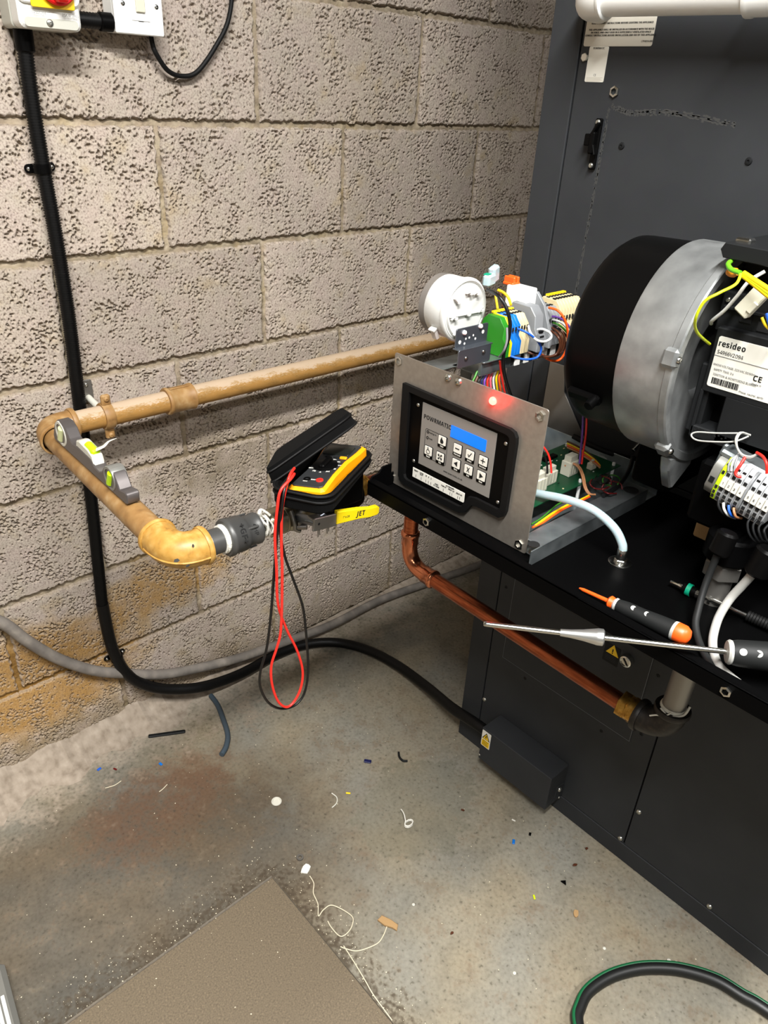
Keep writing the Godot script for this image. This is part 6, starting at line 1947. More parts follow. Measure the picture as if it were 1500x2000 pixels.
func tools() -> void:
	# insulated screwdriver lying inside the lip
	var a := Vector3(0.0235, 0.8655, 1.0180)
	var e := Vector3(0.0275, 0.8765, 1.1710)
	var d := (e - a).normalized()
	var t := thing("insulated_screwdriver", "orange and grey insulated screwdriver lying inside the tray lip", "screwdriver", a.lerp(e, 0.5))
	var L := a.distance_to(e)
	var s := MB.new()
	s.lathe(MB.along(a, e), [Vector2(0.0, 0.0), Vector2(0.0010, 0.0), Vector2(0.0024, 0.006), Vector2(0.0028, L * 0.28), Vector2(0.0065, L * 0.285), Vector2(0.0085, L * 0.30), Vector2(0.0070, L * 0.34), Vector2(0.0, L * 0.345)], 16)
	obj("orange_shaft", s, M.orange_plastic, t)
	var c := MB.new()
	c.lathe(MB.along(a, e), [Vector2(0.0, L * 0.335), Vector2(0.0070, L * 0.335), Vector2(0.0088, L * 0.35), Vector2(0.0080, L * 0.375), Vector2(0.0, L * 0.375)], 16)
	obj("grey_collar", c, M.handle_light, t)
	var h := MB.new()
	h.lathe(MB.along(a, e), [Vector2(0.0, L * 0.37), Vector2(0.0082, L * 0.37), Vector2(0.0098, L * 0.45), Vector2(0.0098, L * 0.60), Vector2(0.0110, L * 0.72), Vector2(0.0118, L * 0.86), Vector2(0.0, L * 0.87)], 20)
	var ho := obj("grip", h, M.handle_grey, t)
	for f: float in [0.50, 0.62]:
		var dt := MB.new()
		var p := a.lerp(e, f) + Vector3(-0.35, 0.80, 0.2).normalized() * 0.0094
		dt.lathe(MB.along(p, p + Vector3(-0.35, 0.80, 0.2)), [Vector2(0.0036, -0.002), Vector2(0.0034, 0.0008), Vector2(0.0, 0.0010)], 14)
		obj("grip_dot", dt, M.handle_light, ho)
	var ring := MB.new()
	ring.lathe(MB.along(a, e), [Vector2(0.0, L * 0.86), Vector2(0.0120, L * 0.86), Vector2(0.0123, L * 0.885), Vector2(0.0, L * 0.89)], 20)
	obj("grey_band", ring, M.handle_light, t)
	var cap := MB.new()
	cap.lathe(MB.along(a, e), [Vector2(0.0, L * 0.88), Vector2(0.0122, L * 0.88), Vector2(0.0118, L * 0.95), Vector2(0.0085, L * 0.985), Vector2(0.0035, L * 0.998), Vector2(0.0, L)], 20)
	obj("orange_cap", cap, M.orange_plastic, t)
	# bit driver further in
	var q0 := Vector3(0.1303, 0.8690, 1.0901)
	var q1 := Vector3(0.1400, 0.8705, 1.2400)
	var B := thing("bit_driver", "slim bit driver with teal ring lying on the tray beside the steel inlet", "screwdriver", q0.lerp(q1, 0.5))
	var TB := MB.along(q0, q1)
	var parts := [["bit", "chrome", [Vector2(0.0, 0.0), Vector2(0.00286, 0.0), Vector2(0.00286, 0.010), Vector2(0.00416, 0.012), Vector2(0.00416, 0.017), Vector2(0.0, 0.017)]],
		["collar", "black_plastic", [Vector2(0.0, 0.017), Vector2(0.00624, 0.017), Vector2(0.00715, 0.020), Vector2(0.00715, 0.036), Vector2(0.0, 0.036)]],
		["teal_ring", "teal_plastic", [Vector2(0.00650, 0.023), Vector2(0.00858, 0.023), Vector2(0.00858, 0.029), Vector2(0.00650, 0.029)]],
		["ferrule", "chrome", [Vector2(0.0, 0.036), Vector2(0.00676, 0.036), Vector2(0.00676, 0.042), Vector2(0.00416, 0.044), Vector2(0.0, 0.044)]],
		["shaft", "chrome", [Vector2(0.0, 0.044), Vector2(0.00338, 0.044), Vector2(0.00338, 0.052), Vector2(0.00598, 0.053), Vector2(0.00598, 0.056), Vector2(0.00338, 0.057), Vector2(0.00338, 0.103), Vector2(0.0, 0.103)]]]
	for p in parts:
		var m := MB.new()
		m.lathe(TB, p[2], 16)
		obj(p[0], m, M[p[1]], B)
	var hp := [Vector2(0.0, 0.102)]
	for k in 14:
		hp.append(Vector2(0.0062, 0.102 + 0.0036 * k))
		hp.append(Vector2(0.0074, 0.1032 + 0.0036 * k))
	hp.append(Vector2(0.0, 0.153))
	var hm := MB.new()
	hm.lathe(TB, hp, 14)
	obj("ribbed_grip", hm, M.black_rubber, B)
	# flue probe / long driver across the lip
	var H := Vector3(0.0400, 0.9000, 1.2620)
	var P := Vector3(-0.1489, 0.8790, 0.9986)
	var LL := H.distance_to(P)
	var LD := thing("sampling_probe", "long steel sampling probe with cone stop and grey handle lying across the tray lip", "probe", H.lerp(P, 0.5))
	var TD := MB.along(P, H)
	var sh := MB.new()
	sh.lathe(TD, [Vector2(0.0, 0.0), Vector2(0.0024, 0.0), Vector2(0.0030, 0.001), Vector2(0.0032, 0.004), Vector2(0.0032, LL * 0.86), Vector2(0.0, LL * 0.86)], 18)
	obj("shaft", sh, M.chrome, LD)
	var sl := MB.new()
	var dd := (H - P).normalized()
	var side := dd.cross(Vector3(-0.6, 0.5, 0.6)).normalized()
	var outd := side.cross(dd).normalized()
	sl.box(Transform3D(Basis(dd, outd, dd.cross(outd)), P + dd * 0.010 + outd * -0.0030), Vector3(0.011, 0.0008, 0.0022))
	obj("tip_slot", sl, M.void_black, LD)
	var c0 := LL * 0.275
	var cn := MB.new()
	cn.lathe(TD, [Vector2(0.003, c0), Vector2(0.0042, c0), Vector2(0.0050, c0 + 0.012), Vector2(0.0068, c0 + 0.026), Vector2(0.0095, c0 + 0.040), Vector2(0.0100, c0 + 0.042), Vector2(0.0100, c0 + 0.048), Vector2(0.0085, c0 + 0.0495), Vector2(0.003, c0 + 0.0495)], 24)
	obj("cone_stop", cn, M.polished_aluminium, LD)
	var hd := MB.new()
	var h0 := LL * 0.835
	hd.lathe(TD, [Vector2(0.0032, h0), Vector2(0.0125, h0 + 0.0005), Vector2(0.0142, h0 + 0.003), Vector2(0.0132, h0 + 0.006), Vector2(0.0, h0 + 0.006)], 24)
	obj("handle_ring", hd, M.handle_light, LD)
	var hb := MB.new()
	hb.lathe(TD, [Vector2(0.0, h0 + 0.004), Vector2(0.0130, h0 + 0.004), Vector2(0.0150, h0 + 0.012), Vector2(0.0165, h0 + 0.04), Vector2(0.0160, h0 + 0.11), Vector2(0.0120, h0 + 0.125), Vector2(0.0, h0 + 0.126)], 24)
	var hbo := obj("handle", hb, M.handle_grey, LD)
	for f: float in [0.016, 0.032, 0.048]:
		var p := P + dd * (h0 + f) + Vector3(-0.62, 0.60, 0.25).normalized() * 0.0150
		var dt := MB.new()
		dt.lathe(MB.along(p, p + Vector3(-0.62, 0.60, 0.25)), [Vector2(0.0042, -0.002), Vector2(0.0040, 0.0008), Vector2(0.0, 0.0010)], 14)
		obj("grip_dot", dt, M.handle_light, hbo)
	# cables dropping to the tray
	var gc := MB.new()
	gc.tube(curve([Vector3(0.1010, 0.9780, 1.1970), Vector3(0.0997, 0.9500, 1.1922), Vector3(0.0988, 0.9300, 1.1860), Vector3(0.0960, 0.9100, 1.1794), Vector3(0.0864, 0.8950, 1.1776), Vector3(0.0748, 0.8820, 1.1791), Vector3(0.0515, 0.8720, 1.1882), Vector3(0.0320, 0.8665, 1.2020), Vector3(0.0170, 0.8662, 1.218), Vector3(0.006, 0.8662, 1.25)], 7), 0.0052, 14)
	single("grey_flex", gc, M.handle_light, "thick pale grey flex dropping from the gas valve onto the tray", "cable")
	var bc := MB.new()
	bc.tube(curve([Vector3(0.1010, 0.9780, 1.1490), Vector3(0.0960, 0.9350, 1.1471), Vector3(0.0858, 0.9100, 1.1492), Vector3(0.0696, 0.8900, 1.1556), Vector3(0.0550, 0.8780, 1.1627), Vector3(0.0390, 0.8690, 1.1780), Vector3(0.0200, 0.8652, 1.2000), Vector3(0.008, 0.8652, 1.215), Vector3(0.001, 0.8652, 1.235)], 7), 0.0044, 14)
	single("black_flex_inner", bc, M.handle_grey, "dark grey flex curving down beside the pale flex on the tray", "cable")

func wire(called: String, label: String, m: Material, r: float, pts: Array, group := "") -> void:
	var b := MB.new()
	b.tube(curve(pts, 6), r, 8)
	single(called, b, m, label, "wire", group)

func wires() -> void:
	for c in [["w_green", Color(0.20, 0.45, 0.12)], ["w_brown", Color(0.30, 0.16, 0.09)], ["w_navy", Color(0.05, 0.08, 0.28)], ["w_purple", Color(0.42, 0.25, 0.60)], ["w_pink", Color(0.90, 0.35, 0.42)], ["w_white", Color(0.86, 0.86, 0.84)], ["w_yellow", Color(0.94, 0.80, 0.08)], ["w_blue", Color(0.12, 0.36, 0.78)], ["w_tan", Color(0.72, 0.50, 0.34)], ["w_darkred", Color(0.38, 0.06, 0.06)], ["w_yg", Color(0.80, 0.86, 0.10)], ["w_lime", Color(0.40, 0.72, 0.12)], ["w_amber", Color(0.80, 0.50, 0.08)]]:
		mat(c[0], c[1], 0.42)
	wire("green_wire", "green wire in the colourful bundle dropping from the rail behind the control panel", M.w_green, 0.0016, [Vector3(0.1086, 1.0944, 0.7570), Vector3(0.0798, 1.0903, 0.7620), Vector3(0.0653, 1.0767, 0.7660), Vector3(0.0583, 1.0657, 0.7680), Vector3(0.0647, 1.0392, 0.7700)], "wires under the rail")
	wire("brown_wire", "brown wire in the colourful bundle dropping from the rail behind the control panel", M.w_brown, 0.0016, [Vector3(0.1100, 1.0942, 0.7570), Vector3(0.0827, 1.0903, 0.7640), Vector3(0.0713, 1.0755, 0.7660), Vector3(0.0651, 1.0643, 0.7680), Vector3(0.0694, 1.0388, 0.7720)], "wires under the rail")
	wire("black_wire", "black wire in the colourful bundle dropping from the rail behind the control panel", M.black_lead, 0.0016, [Vector3(0.1114, 1.0939, 0.7570), Vector3(0.0857, 1.0903, 0.7660), Vector3(0.0773, 1.0743, 0.7660), Vector3(0.0720, 1.0629, 0.7680), Vector3(0.0791, 1.0360, 0.7700)], "wires under the rail")
	wire("dark_blue_wire", "dark blue wire in the colourful bundle dropping from the rail behind the control panel", M.w_navy, 0.0016, [Vector3(0.1128, 1.0937, 0.7570), Vector3(0.0962, 1.0873, 0.7620), Vector3(0.0833, 1.0732, 0.7660), Vector3(0.0789, 1.0614, 0.7680), Vector3(0.0840, 1.0356, 0.7720)], "wires under the rail")
	wire("purple_wire", "purple wire in the colourful bundle dropping from the rail behind the control panel", M.w_purple, 0.0016, [Vector3(0.1143, 1.0934, 0.7570), Vector3(0.0992, 1.0873, 0.7640), Vector3(0.0894, 1.0720, 0.7660), Vector3(0.0860, 1.0600, 0.7680), Vector3(0.0939, 1.0327, 0.7700)], "wires under the rail")
	wire("red_wire", "red wire in the colourful bundle dropping from the rail behind the control panel", M.red_lead, 0.0016, [Vector3(0.1157, 1.0931, 0.7570), Vector3(0.1022, 1.0873, 0.7660), Vector3(0.0955, 1.0707, 0.7660), Vector3(0.0930, 1.0585, 0.7680), Vector3(0.0988, 1.0322, 0.7720)], "wires under the rail")
	wire("pink_wire", "pink wire in the colourful bundle dropping from the rail behind the control panel", M.w_pink, 0.0016, [Vector3(0.1171, 1.0929, 0.7570), Vector3(0.1129, 1.0842, 0.7620), Vector3(0.1017, 1.0695, 0.7660), Vector3(0.1002, 1.0570, 0.7680), Vector3(0.1089, 1.0293, 0.7700)], "wires under the rail")
	wire("white_wire", "white wire in the colourful bundle dropping from the rail behind the control panel", M.w_white, 0.0016, [Vector3(0.1186, 1.0926, 0.7570), Vector3(0.1160, 1.0841, 0.7640), Vector3(0.1079, 1.0683, 0.7660), Vector3(0.1074, 1.0555, 0.7680), Vector3(0.1140, 1.0288, 0.7720)], "wires under the rail")
	wire("yellow_wire", "yellow wire in the colourful bundle dropping from the rail behind the control panel", M.w_yellow, 0.0016, [Vector3(0.1200, 1.0924, 0.7570), Vector3(0.1191, 1.0841, 0.7660), Vector3(0.1141, 1.0670, 0.7660), Vector3(0.1147, 1.0540, 0.7680), Vector3(0.1243, 1.0259, 0.7700)], "wires under the rail")
	wire("orange_wire", "orange wire in the colourful bundle dropping from the rail behind the control panel", M.orange_plastic, 0.0016, [Vector3(0.1215, 1.0921, 0.7570), Vector3(0.1300, 1.0810, 0.7620), Vector3(0.1205, 1.0658, 0.7660), Vector3(0.1220, 1.0525, 0.7680), Vector3(0.1294, 1.0254, 0.7720)], "wires under the rail")
	wire("black_cable", "thicker black cable from the pressure switch past the green block", M.black_lead, 0.0026, [Vector3(0.1024, 1.1890, 0.7400), Vector3(0.0829, 1.1908, 0.7750), Vector3(0.0848, 1.1778, 0.7900), Vector3(0.0891, 1.1578, 0.7970), Vector3(0.0905, 1.1347, 0.7970), Vector3(0.0908, 1.1129, 0.7920), Vector3(0.1053, 1.0820, 0.7850), Vector3(0.1320, 1.0436, 0.7800), Vector3(0.1644, 1.0059, 0.7750)], "")
	wire("grey_wire", "thin grey wire hanging beside the thicker black cable", M.terminal_grey, 0.0016, [Vector3(0.0838, 1.1515, 0.7970), Vector3(0.0836, 1.1345, 0.8000), Vector3(0.0836, 1.1192, 0.7970), Vector3(0.0905, 1.1060, 0.7850)], "")
	wire("red_wire", "red wire dropping next to the black cable behind the panel", M.red_lead, 0.0015, [Vector3(0.0967, 1.0980, 0.7820), Vector3(0.1040, 1.0775, 0.7820), Vector3(0.1175, 1.0507, 0.7800), Vector3(0.1379, 1.0206, 0.7760)], "")
	wire("blue_wire", "blue wire looping from the blue terminal blocks", M.w_blue, 0.0017, [Vector3(0.1350, 1.1375, 0.7770), Vector3(0.1390, 1.1345, 0.7920), Vector3(0.1526, 1.1239, 0.8000), Vector3(0.1641, 1.1104, 0.8020), Vector3(0.1614, 1.0972, 0.8000), Vector3(0.1428, 1.0957, 0.7960), Vector3(0.1288, 1.0978, 0.7860), Vector3(0.1243, 1.0995, 0.7750)], "")
	wire("white_wire", "white wire looping in front of the grey relay", M.w_white, 0.0019, [Vector3(0.1612, 1.1370, 0.7760), Vector3(0.1491, 1.1325, 0.7900), Vector3(0.1497, 1.1249, 0.8020), Vector3(0.1618, 1.1221, 0.8080), Vector3(0.1728, 1.1261, 0.8100), Vector3(0.1711, 1.1334, 0.8080), Vector3(0.1636, 1.1379, 0.8000), Vector3(0.1626, 1.1353, 0.7920)], "")
	wire("yellow_wire", "yellow wire arching from the spade plugs to the terminals", M.w_yellow, 0.0020, [Vector3(0.1477, 1.1800, 0.7220), Vector3(0.1554, 1.1759, 0.7280), Vector3(0.1588, 1.1695, 0.7350), Vector3(0.1540, 1.1617, 0.7450)], "")
	wire("yellow_wire", "yellow wire standing straight behind the black cable", M.w_yellow, 0.0018, [Vector3(0.1499, 1.1754, 0.7150), Vector3(0.1494, 1.1653, 0.7200), Vector3(0.1432, 1.1539, 0.7300)], "")
	wire("brown_wire", "brown wire behind the yellow plug wires", M.w_brown, 0.0016, [Vector3(0.1644, 1.1730, 0.7120), Vector3(0.1652, 1.1628, 0.7180), Vector3(0.1572, 1.1546, 0.7280)], "")
	wire("orange_wire", "orange wire arching over the brown loops towards the fan", M.orange_plastic, 0.0019, [Vector3(0.2109, 1.1563, 0.7720), Vector3(0.2094, 1.1559, 0.7900), Vector3(0.2155, 1.1437, 0.8000), Vector3(0.2246, 1.1238, 0.8030), Vector3(0.2326, 1.0965, 0.8000), Vector3(0.2284, 1.0799, 0.7950), Vector3(0.2116, 1.0799, 0.7900), Vector3(0.1997, 1.0882, 0.7800)], "")
	wire("brown_wire", "outermost brown wire looping below the far terminal blocks", M.w_brown, 0.0019, [Vector3(0.2285, 1.1274, 0.7750), Vector3(0.2290, 1.1215, 0.7900), Vector3(0.2329, 1.1064, 0.7950), Vector3(0.2301, 1.0884, 0.7920), Vector3(0.2094, 1.0846, 0.7850), Vector3(0.1822, 1.0940, 0.7750)], "brown loops")
	wire("brown_wire", "middle brown wire looping below the far terminal blocks", M.w_brown, 0.0019, [Vector3(0.2226, 1.1252, 0.7750), Vector3(0.2171, 1.1212, 0.7940), Vector3(0.2205, 1.1075, 0.7990), Vector3(0.2175, 1.0908, 0.7960), Vector3(0.1968, 1.0879, 0.7890), Vector3(0.1757, 1.0951, 0.7750)], "brown loops")
	wire("brown_wire", "innermost brown wire looping below the far terminal blocks", M.w_brown, 0.0019, [Vector3(0.2183, 1.1219, 0.7750), Vector3(0.2069, 1.1200, 0.7980), Vector3(0.2097, 1.1080, 0.8030), Vector3(0.2064, 1.0926, 0.8000), Vector3(0.1857, 1.0910, 0.7930), Vector3(0.1706, 1.0960, 0.7750)], "brown loops")
	wire("purple_wire", "purple wire running from the tall beige terminals towards the fan", M.w_purple, 0.0017, [Vector3(0.2165, 1.1434, 0.7760), Vector3(0.2196, 1.1435, 0.7850), Vector3(0.2313, 1.1368, 0.7900), Vector3(0.2452, 1.1234, 0.7950)], "wires towards the fan")
	wire("white_wire", "white wire running from the tall beige terminals towards the fan", M.w_white, 0.0017, [Vector3(0.2191, 1.1384, 0.7760), Vector3(0.2211, 1.1379, 0.7850), Vector3(0.2331, 1.1303, 0.7900), Vector3(0.2473, 1.1159, 0.7950)], "wires towards the fan")
	wire("green_wire", "green wire running from the tall beige terminals towards the fan", M.w_green, 0.0017, [Vector3(0.2217, 1.1334, 0.7760), Vector3(0.2226, 1.1322, 0.7850), Vector3(0.2349, 1.1237, 0.7900), Vector3(0.2495, 1.1084, 0.7950)], "wires towards the fan")
	wire("black_wire", "black wire running from the tall beige terminals towards the fan", M.black_lead, 0.0017, [Vector3(0.2243, 1.1283, 0.7760), Vector3(0.2241, 1.1265, 0.7850), Vector3(0.2368, 1.1172, 0.7900), Vector3(0.2517, 1.1008, 0.7950)], "wires towards the fan")
	wire("black_wire", "black wire standing in the first board connector", M.black_lead, 0.0016, [Vector3(0.1500, 0.9732, 0.8318), Vector3(0.1550, 0.9595, 0.8421), Vector3(0.1580, 0.9439, 0.8486), Vector3(0.1580, 0.9281, 0.8526)], "")
	wire("red_wire", "red wire standing in the first board connector", M.red_lead, 0.0016, [Vector3(0.1500, 0.9770, 0.8330), Vector3(0.1560, 0.9634, 0.8464), Vector3(0.1600, 0.9477, 0.8531), Vector3(0.1600, 0.9307, 0.8583)], "")
	wire("purple_wire", "purple wire rising from the board to the fan", M.w_purple, 0.0017, [Vector3(0.2200, 1.0100, 0.8578), Vector3(0.2360, 0.9720, 0.8530), Vector3(0.2450, 0.9420, 0.8502), Vector3(0.2460, 0.9199, 0.8522)], "")
	wire("red_wire", "red wire rising from the board to the fan", M.red_lead, 0.0017, [Vector3(0.2200, 1.0097, 0.8644), Vector3(0.2360, 0.9741, 0.8592), Vector3(0.2460, 0.9416, 0.8545), Vector3(0.2480, 0.9194, 0.8549)], "")
	wire("pink_wire", "inner pale brown wire of the twin arching over the board edge", M.w_tan, 0.0016, [Vector3(0.2331, 0.9120, 0.8341), Vector3(0.2380, 0.9180, 0.8414), Vector3(0.2401, 0.9160, 0.8542), Vector3(0.2320, 0.9080, 0.8693), Vector3(0.2223, 0.8980, 0.8820), Vector3(0.2210, 0.8900, 0.8923), Vector3(0.2288, 0.8880, 0.8979)], "twin wires over the board")
	wire("pink_wire", "outer pale brown wire of the twin arching over the board edge", M.w_tan, 0.0016, [Vector3(0.2351, 0.9120, 0.8357), Vector3(0.2401, 0.9180, 0.8429), Vector3(0.2421, 0.9160, 0.8557), Vector3(0.2341, 0.9080, 0.8708), Vector3(0.2243, 0.8980, 0.8835), Vector3(0.2229, 0.8900, 0.8938), Vector3(0.2308, 0.8880, 0.8994)], "twin wires over the board")
	wire("yellow_wire", "yellow wire lying along the front flange of the board box", M.w_yellow, 0.0018, [Vector3(0.0753, 0.8875, 0.9005), Vector3(0.0977, 0.8875, 0.8973), Vector3(0.1278, 0.8875, 0.8935), Vector3(0.1623, 0.8875, 0.8919), Vector3(0.1924, 0.8875, 0.8944), Vector3(0.2201, 0.8875, 0.8944)], "")
	wire("orange_wire", "orange wire lying along the front flange of the board box", M.orange_plastic, 0.0016, [Vector3(0.0691, 0.8872, 0.9006), Vector3(0.0920, 0.8872, 0.9016), Vector3(0.1244, 0.8872, 0.8979), Vector3(0.1600, 0.8872, 0.8956), Vector3(0.1914, 0.8872, 0.8971), Vector3(0.2190, 0.8872, 0.8971)], "")
	wire("green_wire", "dark green wire under the yellow one on the board box", M.w_green, 0.0014, [Vector3(0.0757, 0.8868, 0.8937), Vector3(0.1063, 0.8868, 0.8909), Vector3(0.1580, 0.8868, 0.8809), Vector3(0.1957, 0.8868, 0.8827)], "")
	wire("brown_wire", "dark brown wire of the loom across the back of the board", M.w_brown, 0.0016, [Vector3(0.3132, 0.9150, 0.7812), Vector3(0.3111, 0.9150, 0.8007), Vector3(0.3101, 0.9120, 0.8228), Vector3(0.3056, 0.9080, 0.8440), Vector3(0.3039, 0.9020, 0.8565)], "loom across the board")
	wire("yellow_wire", "yellow wire of the loom across the back of the board", M.w_yellow, 0.0016, [Vector3(0.3059, 0.9150, 0.7864), Vector3(0.3038, 0.9150, 0.8058), Vector3(0.3030, 0.9120, 0.8276), Vector3(0.3004, 0.9080, 0.8475), Vector3(0.3004, 0.9020, 0.8587)], "loom across the board")
	wire("orange_wire", "orange wire of the loom across the back of the board", M.orange_plastic, 0.0016, [Vector3(0.2986, 0.9150, 0.7916), Vector3(0.2967, 0.9150, 0.8108), Vector3(0.2960, 0.9120, 0.8324), Vector3(0.2952, 0.9080, 0.8509), Vector3(0.2970, 0.9020, 0.8610)], "loom across the board")
	wire("tan_wire", "tan wire of the loom across the back of the board", M.w_tan, 0.0016, [Vector3(0.2915, 0.9150, 0.7967), Vector3(0.2896, 0.9150, 0.8157), Vector3(0.2890, 0.9120, 0.8372), Vector3(0.2901, 0.9080, 0.8544), Vector3(0.2936, 0.9020, 0.8632)], "loom across the board")
	wire("tangled_wire", "black thin wire in the tangle at the corner of the board", M.black_lead, 0.0013, [Vector3(0.2810, 0.8890, 0.8896), Vector3(0.2579, 0.8950, 0.8904), Vector3(0.2708, 0.8890, 0.8730), Vector3(0.2735, 0.8950, 0.8704), Vector3(0.3011, 0.8890, 0.8644), Vector3(0.2951, 0.8950, 0.8801), Vector3(0.2975, 0.8890, 0.8852)], "tangled wires")
	wire("tangled_wire", "dark red thin wire in the tangle at the corner of the board", M.w_darkred, 0.0013, [Vector3(0.2889, 0.8920, 0.8715), Vector3(0.2788, 0.8980, 0.8921), Vector3(0.2737, 0.8920, 0.8991), Vector3(0.2410, 0.8980, 0.9068), Vector3(0.2414, 0.8920, 0.8904), Vector3(0.2384, 0.8980, 0.8815), Vector3(0.2707, 0.8920, 0.8668)], "tangled wires")
	wire("tangled_wire", "dark green thin wire in the tangle at the corner of the board", M.w_green, 0.0013, [Vector3(0.2640, 0.8950, 0.9039), Vector3(0.2741, 0.8890, 0.8864), Vector3(0.2762, 0.8950, 0.8817), Vector3(0.3060, 0.8890, 0.8739), Vector3(0.3033, 0.8950, 0.8888), Vector3(0.3077, 0.8890, 0.8953), Vector3(0.2785, 0.8950, 0.9078)], "tangled wires")
	wire("tangled_wire", "black thin wire in the tangle at the corner of the board", M.black_lead, 0.0013, [Vector3(0.2851, 0.8980, 0.8841), Vector3(0.2870, 0.8920, 0.8873), Vector3(0.2610, 0.8980, 0.8960), Vector3(0.2636, 0.8920, 0.8840), Vector3(0.2559, 0.8980, 0.8801), Vector3(0.2806, 0.8920, 0.8672), Vector3(0.2823, 0.8980, 0.8753)], "tangled wires")
	wire("tangled_wire", "dark red thin wire in the tangle at the corner of the board", M.w_darkred, 0.0013, [Vector3(0.2599, 0.8890, 0.9187), Vector3(0.2379, 0.8950, 0.9152), Vector3(0.2553, 0.8890, 0.8955), Vector3(0.2636, 0.8950, 0.8932), Vector3(0.2927, 0.8890, 0.8911), Vector3(0.2834, 0.8950, 0.9102), Vector3(0.2799, 0.8890, 0.9166)], "tangled wires")
	wire("grey_lead", "dark grey lead with chrome end rising from the board box to the heater face", M.charcoal_plastic, 0.0035, [Vector3(0.2351, 0.8895, 0.9104), Vector3(0.2640, 0.8895, 0.9086), Vector3(0.2933, 0.8920, 0.9055), Vector3(0.3268, 0.9000, 0.8971), Vector3(0.3460, 0.9120, 0.8892), Vector3(0.3486, 0.9180, 0.8871)], "")
	wire("white_hose", "pale grey hose lying behind the board towards the fan", M.handle_light, 0.0050, [Vector3(0.3537, 0.8890, 0.8222), Vector3(0.3690, 0.8850, 0.8463), Vector3(0.3868, 0.8800, 0.8769), Vector3(0.4223, 0.8700, 0.9179)], "")
	wire("black_hose", "black hose lying behind the board above the pale hose", M.black_rubber, 0.0050, [Vector3(0.3472, 0.9120, 0.7706), Vector3(0.3476, 0.9080, 0.8137), Vector3(0.3677, 0.9000, 0.8538), Vector3(0.4141, 0.8900, 0.9077)], "")
	wire("earth_wire", "thin yellow and green earth wire arching down to the burner control", M.w_yg, 0.0017, [Vector3(0.1300, 1.2693, 1.0711), Vector3(0.1180, 1.2601, 1.0735), Vector3(0.1000, 1.2514, 1.0661), Vector3(0.0920, 1.2402, 1.0554), Vector3(0.0940, 1.2189, 1.0499), Vector3(0.1200, 1.1989, 1.0443), Vector3(0.1680, 1.1768, 1.0413)], "")
	wire("earth_cable", "upper yellow thick cable of the earth bundle at the burner control", M.w_yellow, 0.0030, [Vector3(0.1320, 1.2705, 1.0727), Vector3(0.1280, 1.2648, 1.0921), Vector3(0.1250, 1.2598, 1.1088), Vector3(0.1220, 1.2534, 1.1309)], "earth bundle")
	wire("earth_cable", "middle green-yellow thick cable of the earth bundle at the burner control", M.w_yg, 0.0030, [Vector3(0.1320, 1.2689, 1.0731), Vector3(0.1280, 1.2622, 1.0929), Vector3(0.1250, 1.2562, 1.1099), Vector3(0.1220, 1.2494, 1.1321)], "earth bundle")
	wire("earth_cable", "lower yellow thick cable of the earth bundle at the burner control", M.w_yellow, 0.0030, [Vector3(0.1320, 1.2674, 1.0736), Vector3(0.1280, 1.2597, 1.0936), Vector3(0.1250, 1.2527, 1.1110), Vector3(0.1220, 1.2454, 1.1334)], "earth bundle")
	wire("green_loop", "short green loop at the head of the earth bundle", M.w_lime, 0.0028, [Vector3(0.1650, 1.2746, 1.0418), Vector3(0.1500, 1.2733, 1.0457), Vector3(0.1400, 1.2703, 1.0549), Vector3(0.1340, 1.2695, 1.0686)], "")
	wire("amber_loop", "short amber loop beneath the green loop on the burner control", M.w_amber, 0.0024, [Vector3(0.1500, 1.2687, 1.0578), Vector3(0.1500, 1.2677, 1.0491), Vector3(0.1480, 1.2640, 1.0493), Vector3(0.1460, 1.2633, 1.0565), Vector3(0.1440, 1.2666, 1.0612)], "")
	wire("white_wire", "white wire slanting across the burner control", M.w_white, 0.0022, [Vector3(0.1830, 1.1970, 1.0302), Vector3(0.1720, 1.2035, 1.0352), Vector3(0.1650, 1.2199, 1.0494), Vector3(0.1600, 1.2397, 1.0615), Vector3(0.1580, 1.2578, 1.0704), Vector3(0.1650, 1.2705, 1.0821)], "")
	wire("blue_wire", "blue wire leaving the white plug beside the burner label", M.w_blue, 0.0022, [Vector3(0.1500, 1.2303, 1.1025), Vector3(0.1500, 1.2164, 1.1118), Vector3(0.1550, 1.2089, 1.1200)], "")
	wire("yellow_wire", "yellow wire leaving the white plug beside the burner label", M.w_yellow, 0.0018, [Vector3(0.1500, 1.2249, 1.0989), Vector3(0.1500, 1.2177, 1.1051), Vector3(0.1550, 1.2125, 1.1109)], "")
	wire("white_loop", "thin white wire looped flat below the burner control", M.handle_light, 0.0011, [Vector3(0.1650, 1.0848, 1.1116), Vector3(0.1600, 1.0759, 1.0827), Vector3(0.1580, 1.0697, 1.0596), Vector3(0.1550, 1.0644, 1.0543), Vector3(0.1520, 1.0619, 1.0648), Vector3(0.1500, 1.0692, 1.0895), Vector3(0.1500, 1.0773, 1.1100), Vector3(0.1600, 1.0851, 1.1202)], "")
	wire("white_loop", "larger white wire loop hanging above the numbered terminals", M.handle_light, 0.0014, [Vector3(0.1650, 1.0844, 1.1181), Vector3(0.1500, 1.0903, 1.1144), Vector3(0.1420, 1.0837, 1.1144), Vector3(0.1400, 1.0745, 1.1187), Vector3(0.1400, 1.0687, 1.1266), Vector3(0.1400, 1.0697, 1.1363), Vector3(0.1420, 1.0754, 1.1423)], "white loops")
	wire("white_loop", "smaller white wire loop hanging above the numbered terminals", M.handle_light, 0.0014, [Vector3(0.1650, 1.0851, 1.1198), Vector3(0.1500, 1.0899, 1.1133), Vector3(0.1420, 1.0833, 1.1133), Vector3(0.1400, 1.0745, 1.1187), Vector3(0.1400, 1.0675, 1.1270), Vector3(0.1400, 1.0685, 1.1366), Vector3(0.1420, 1.0754, 1.1423)], "white loops")
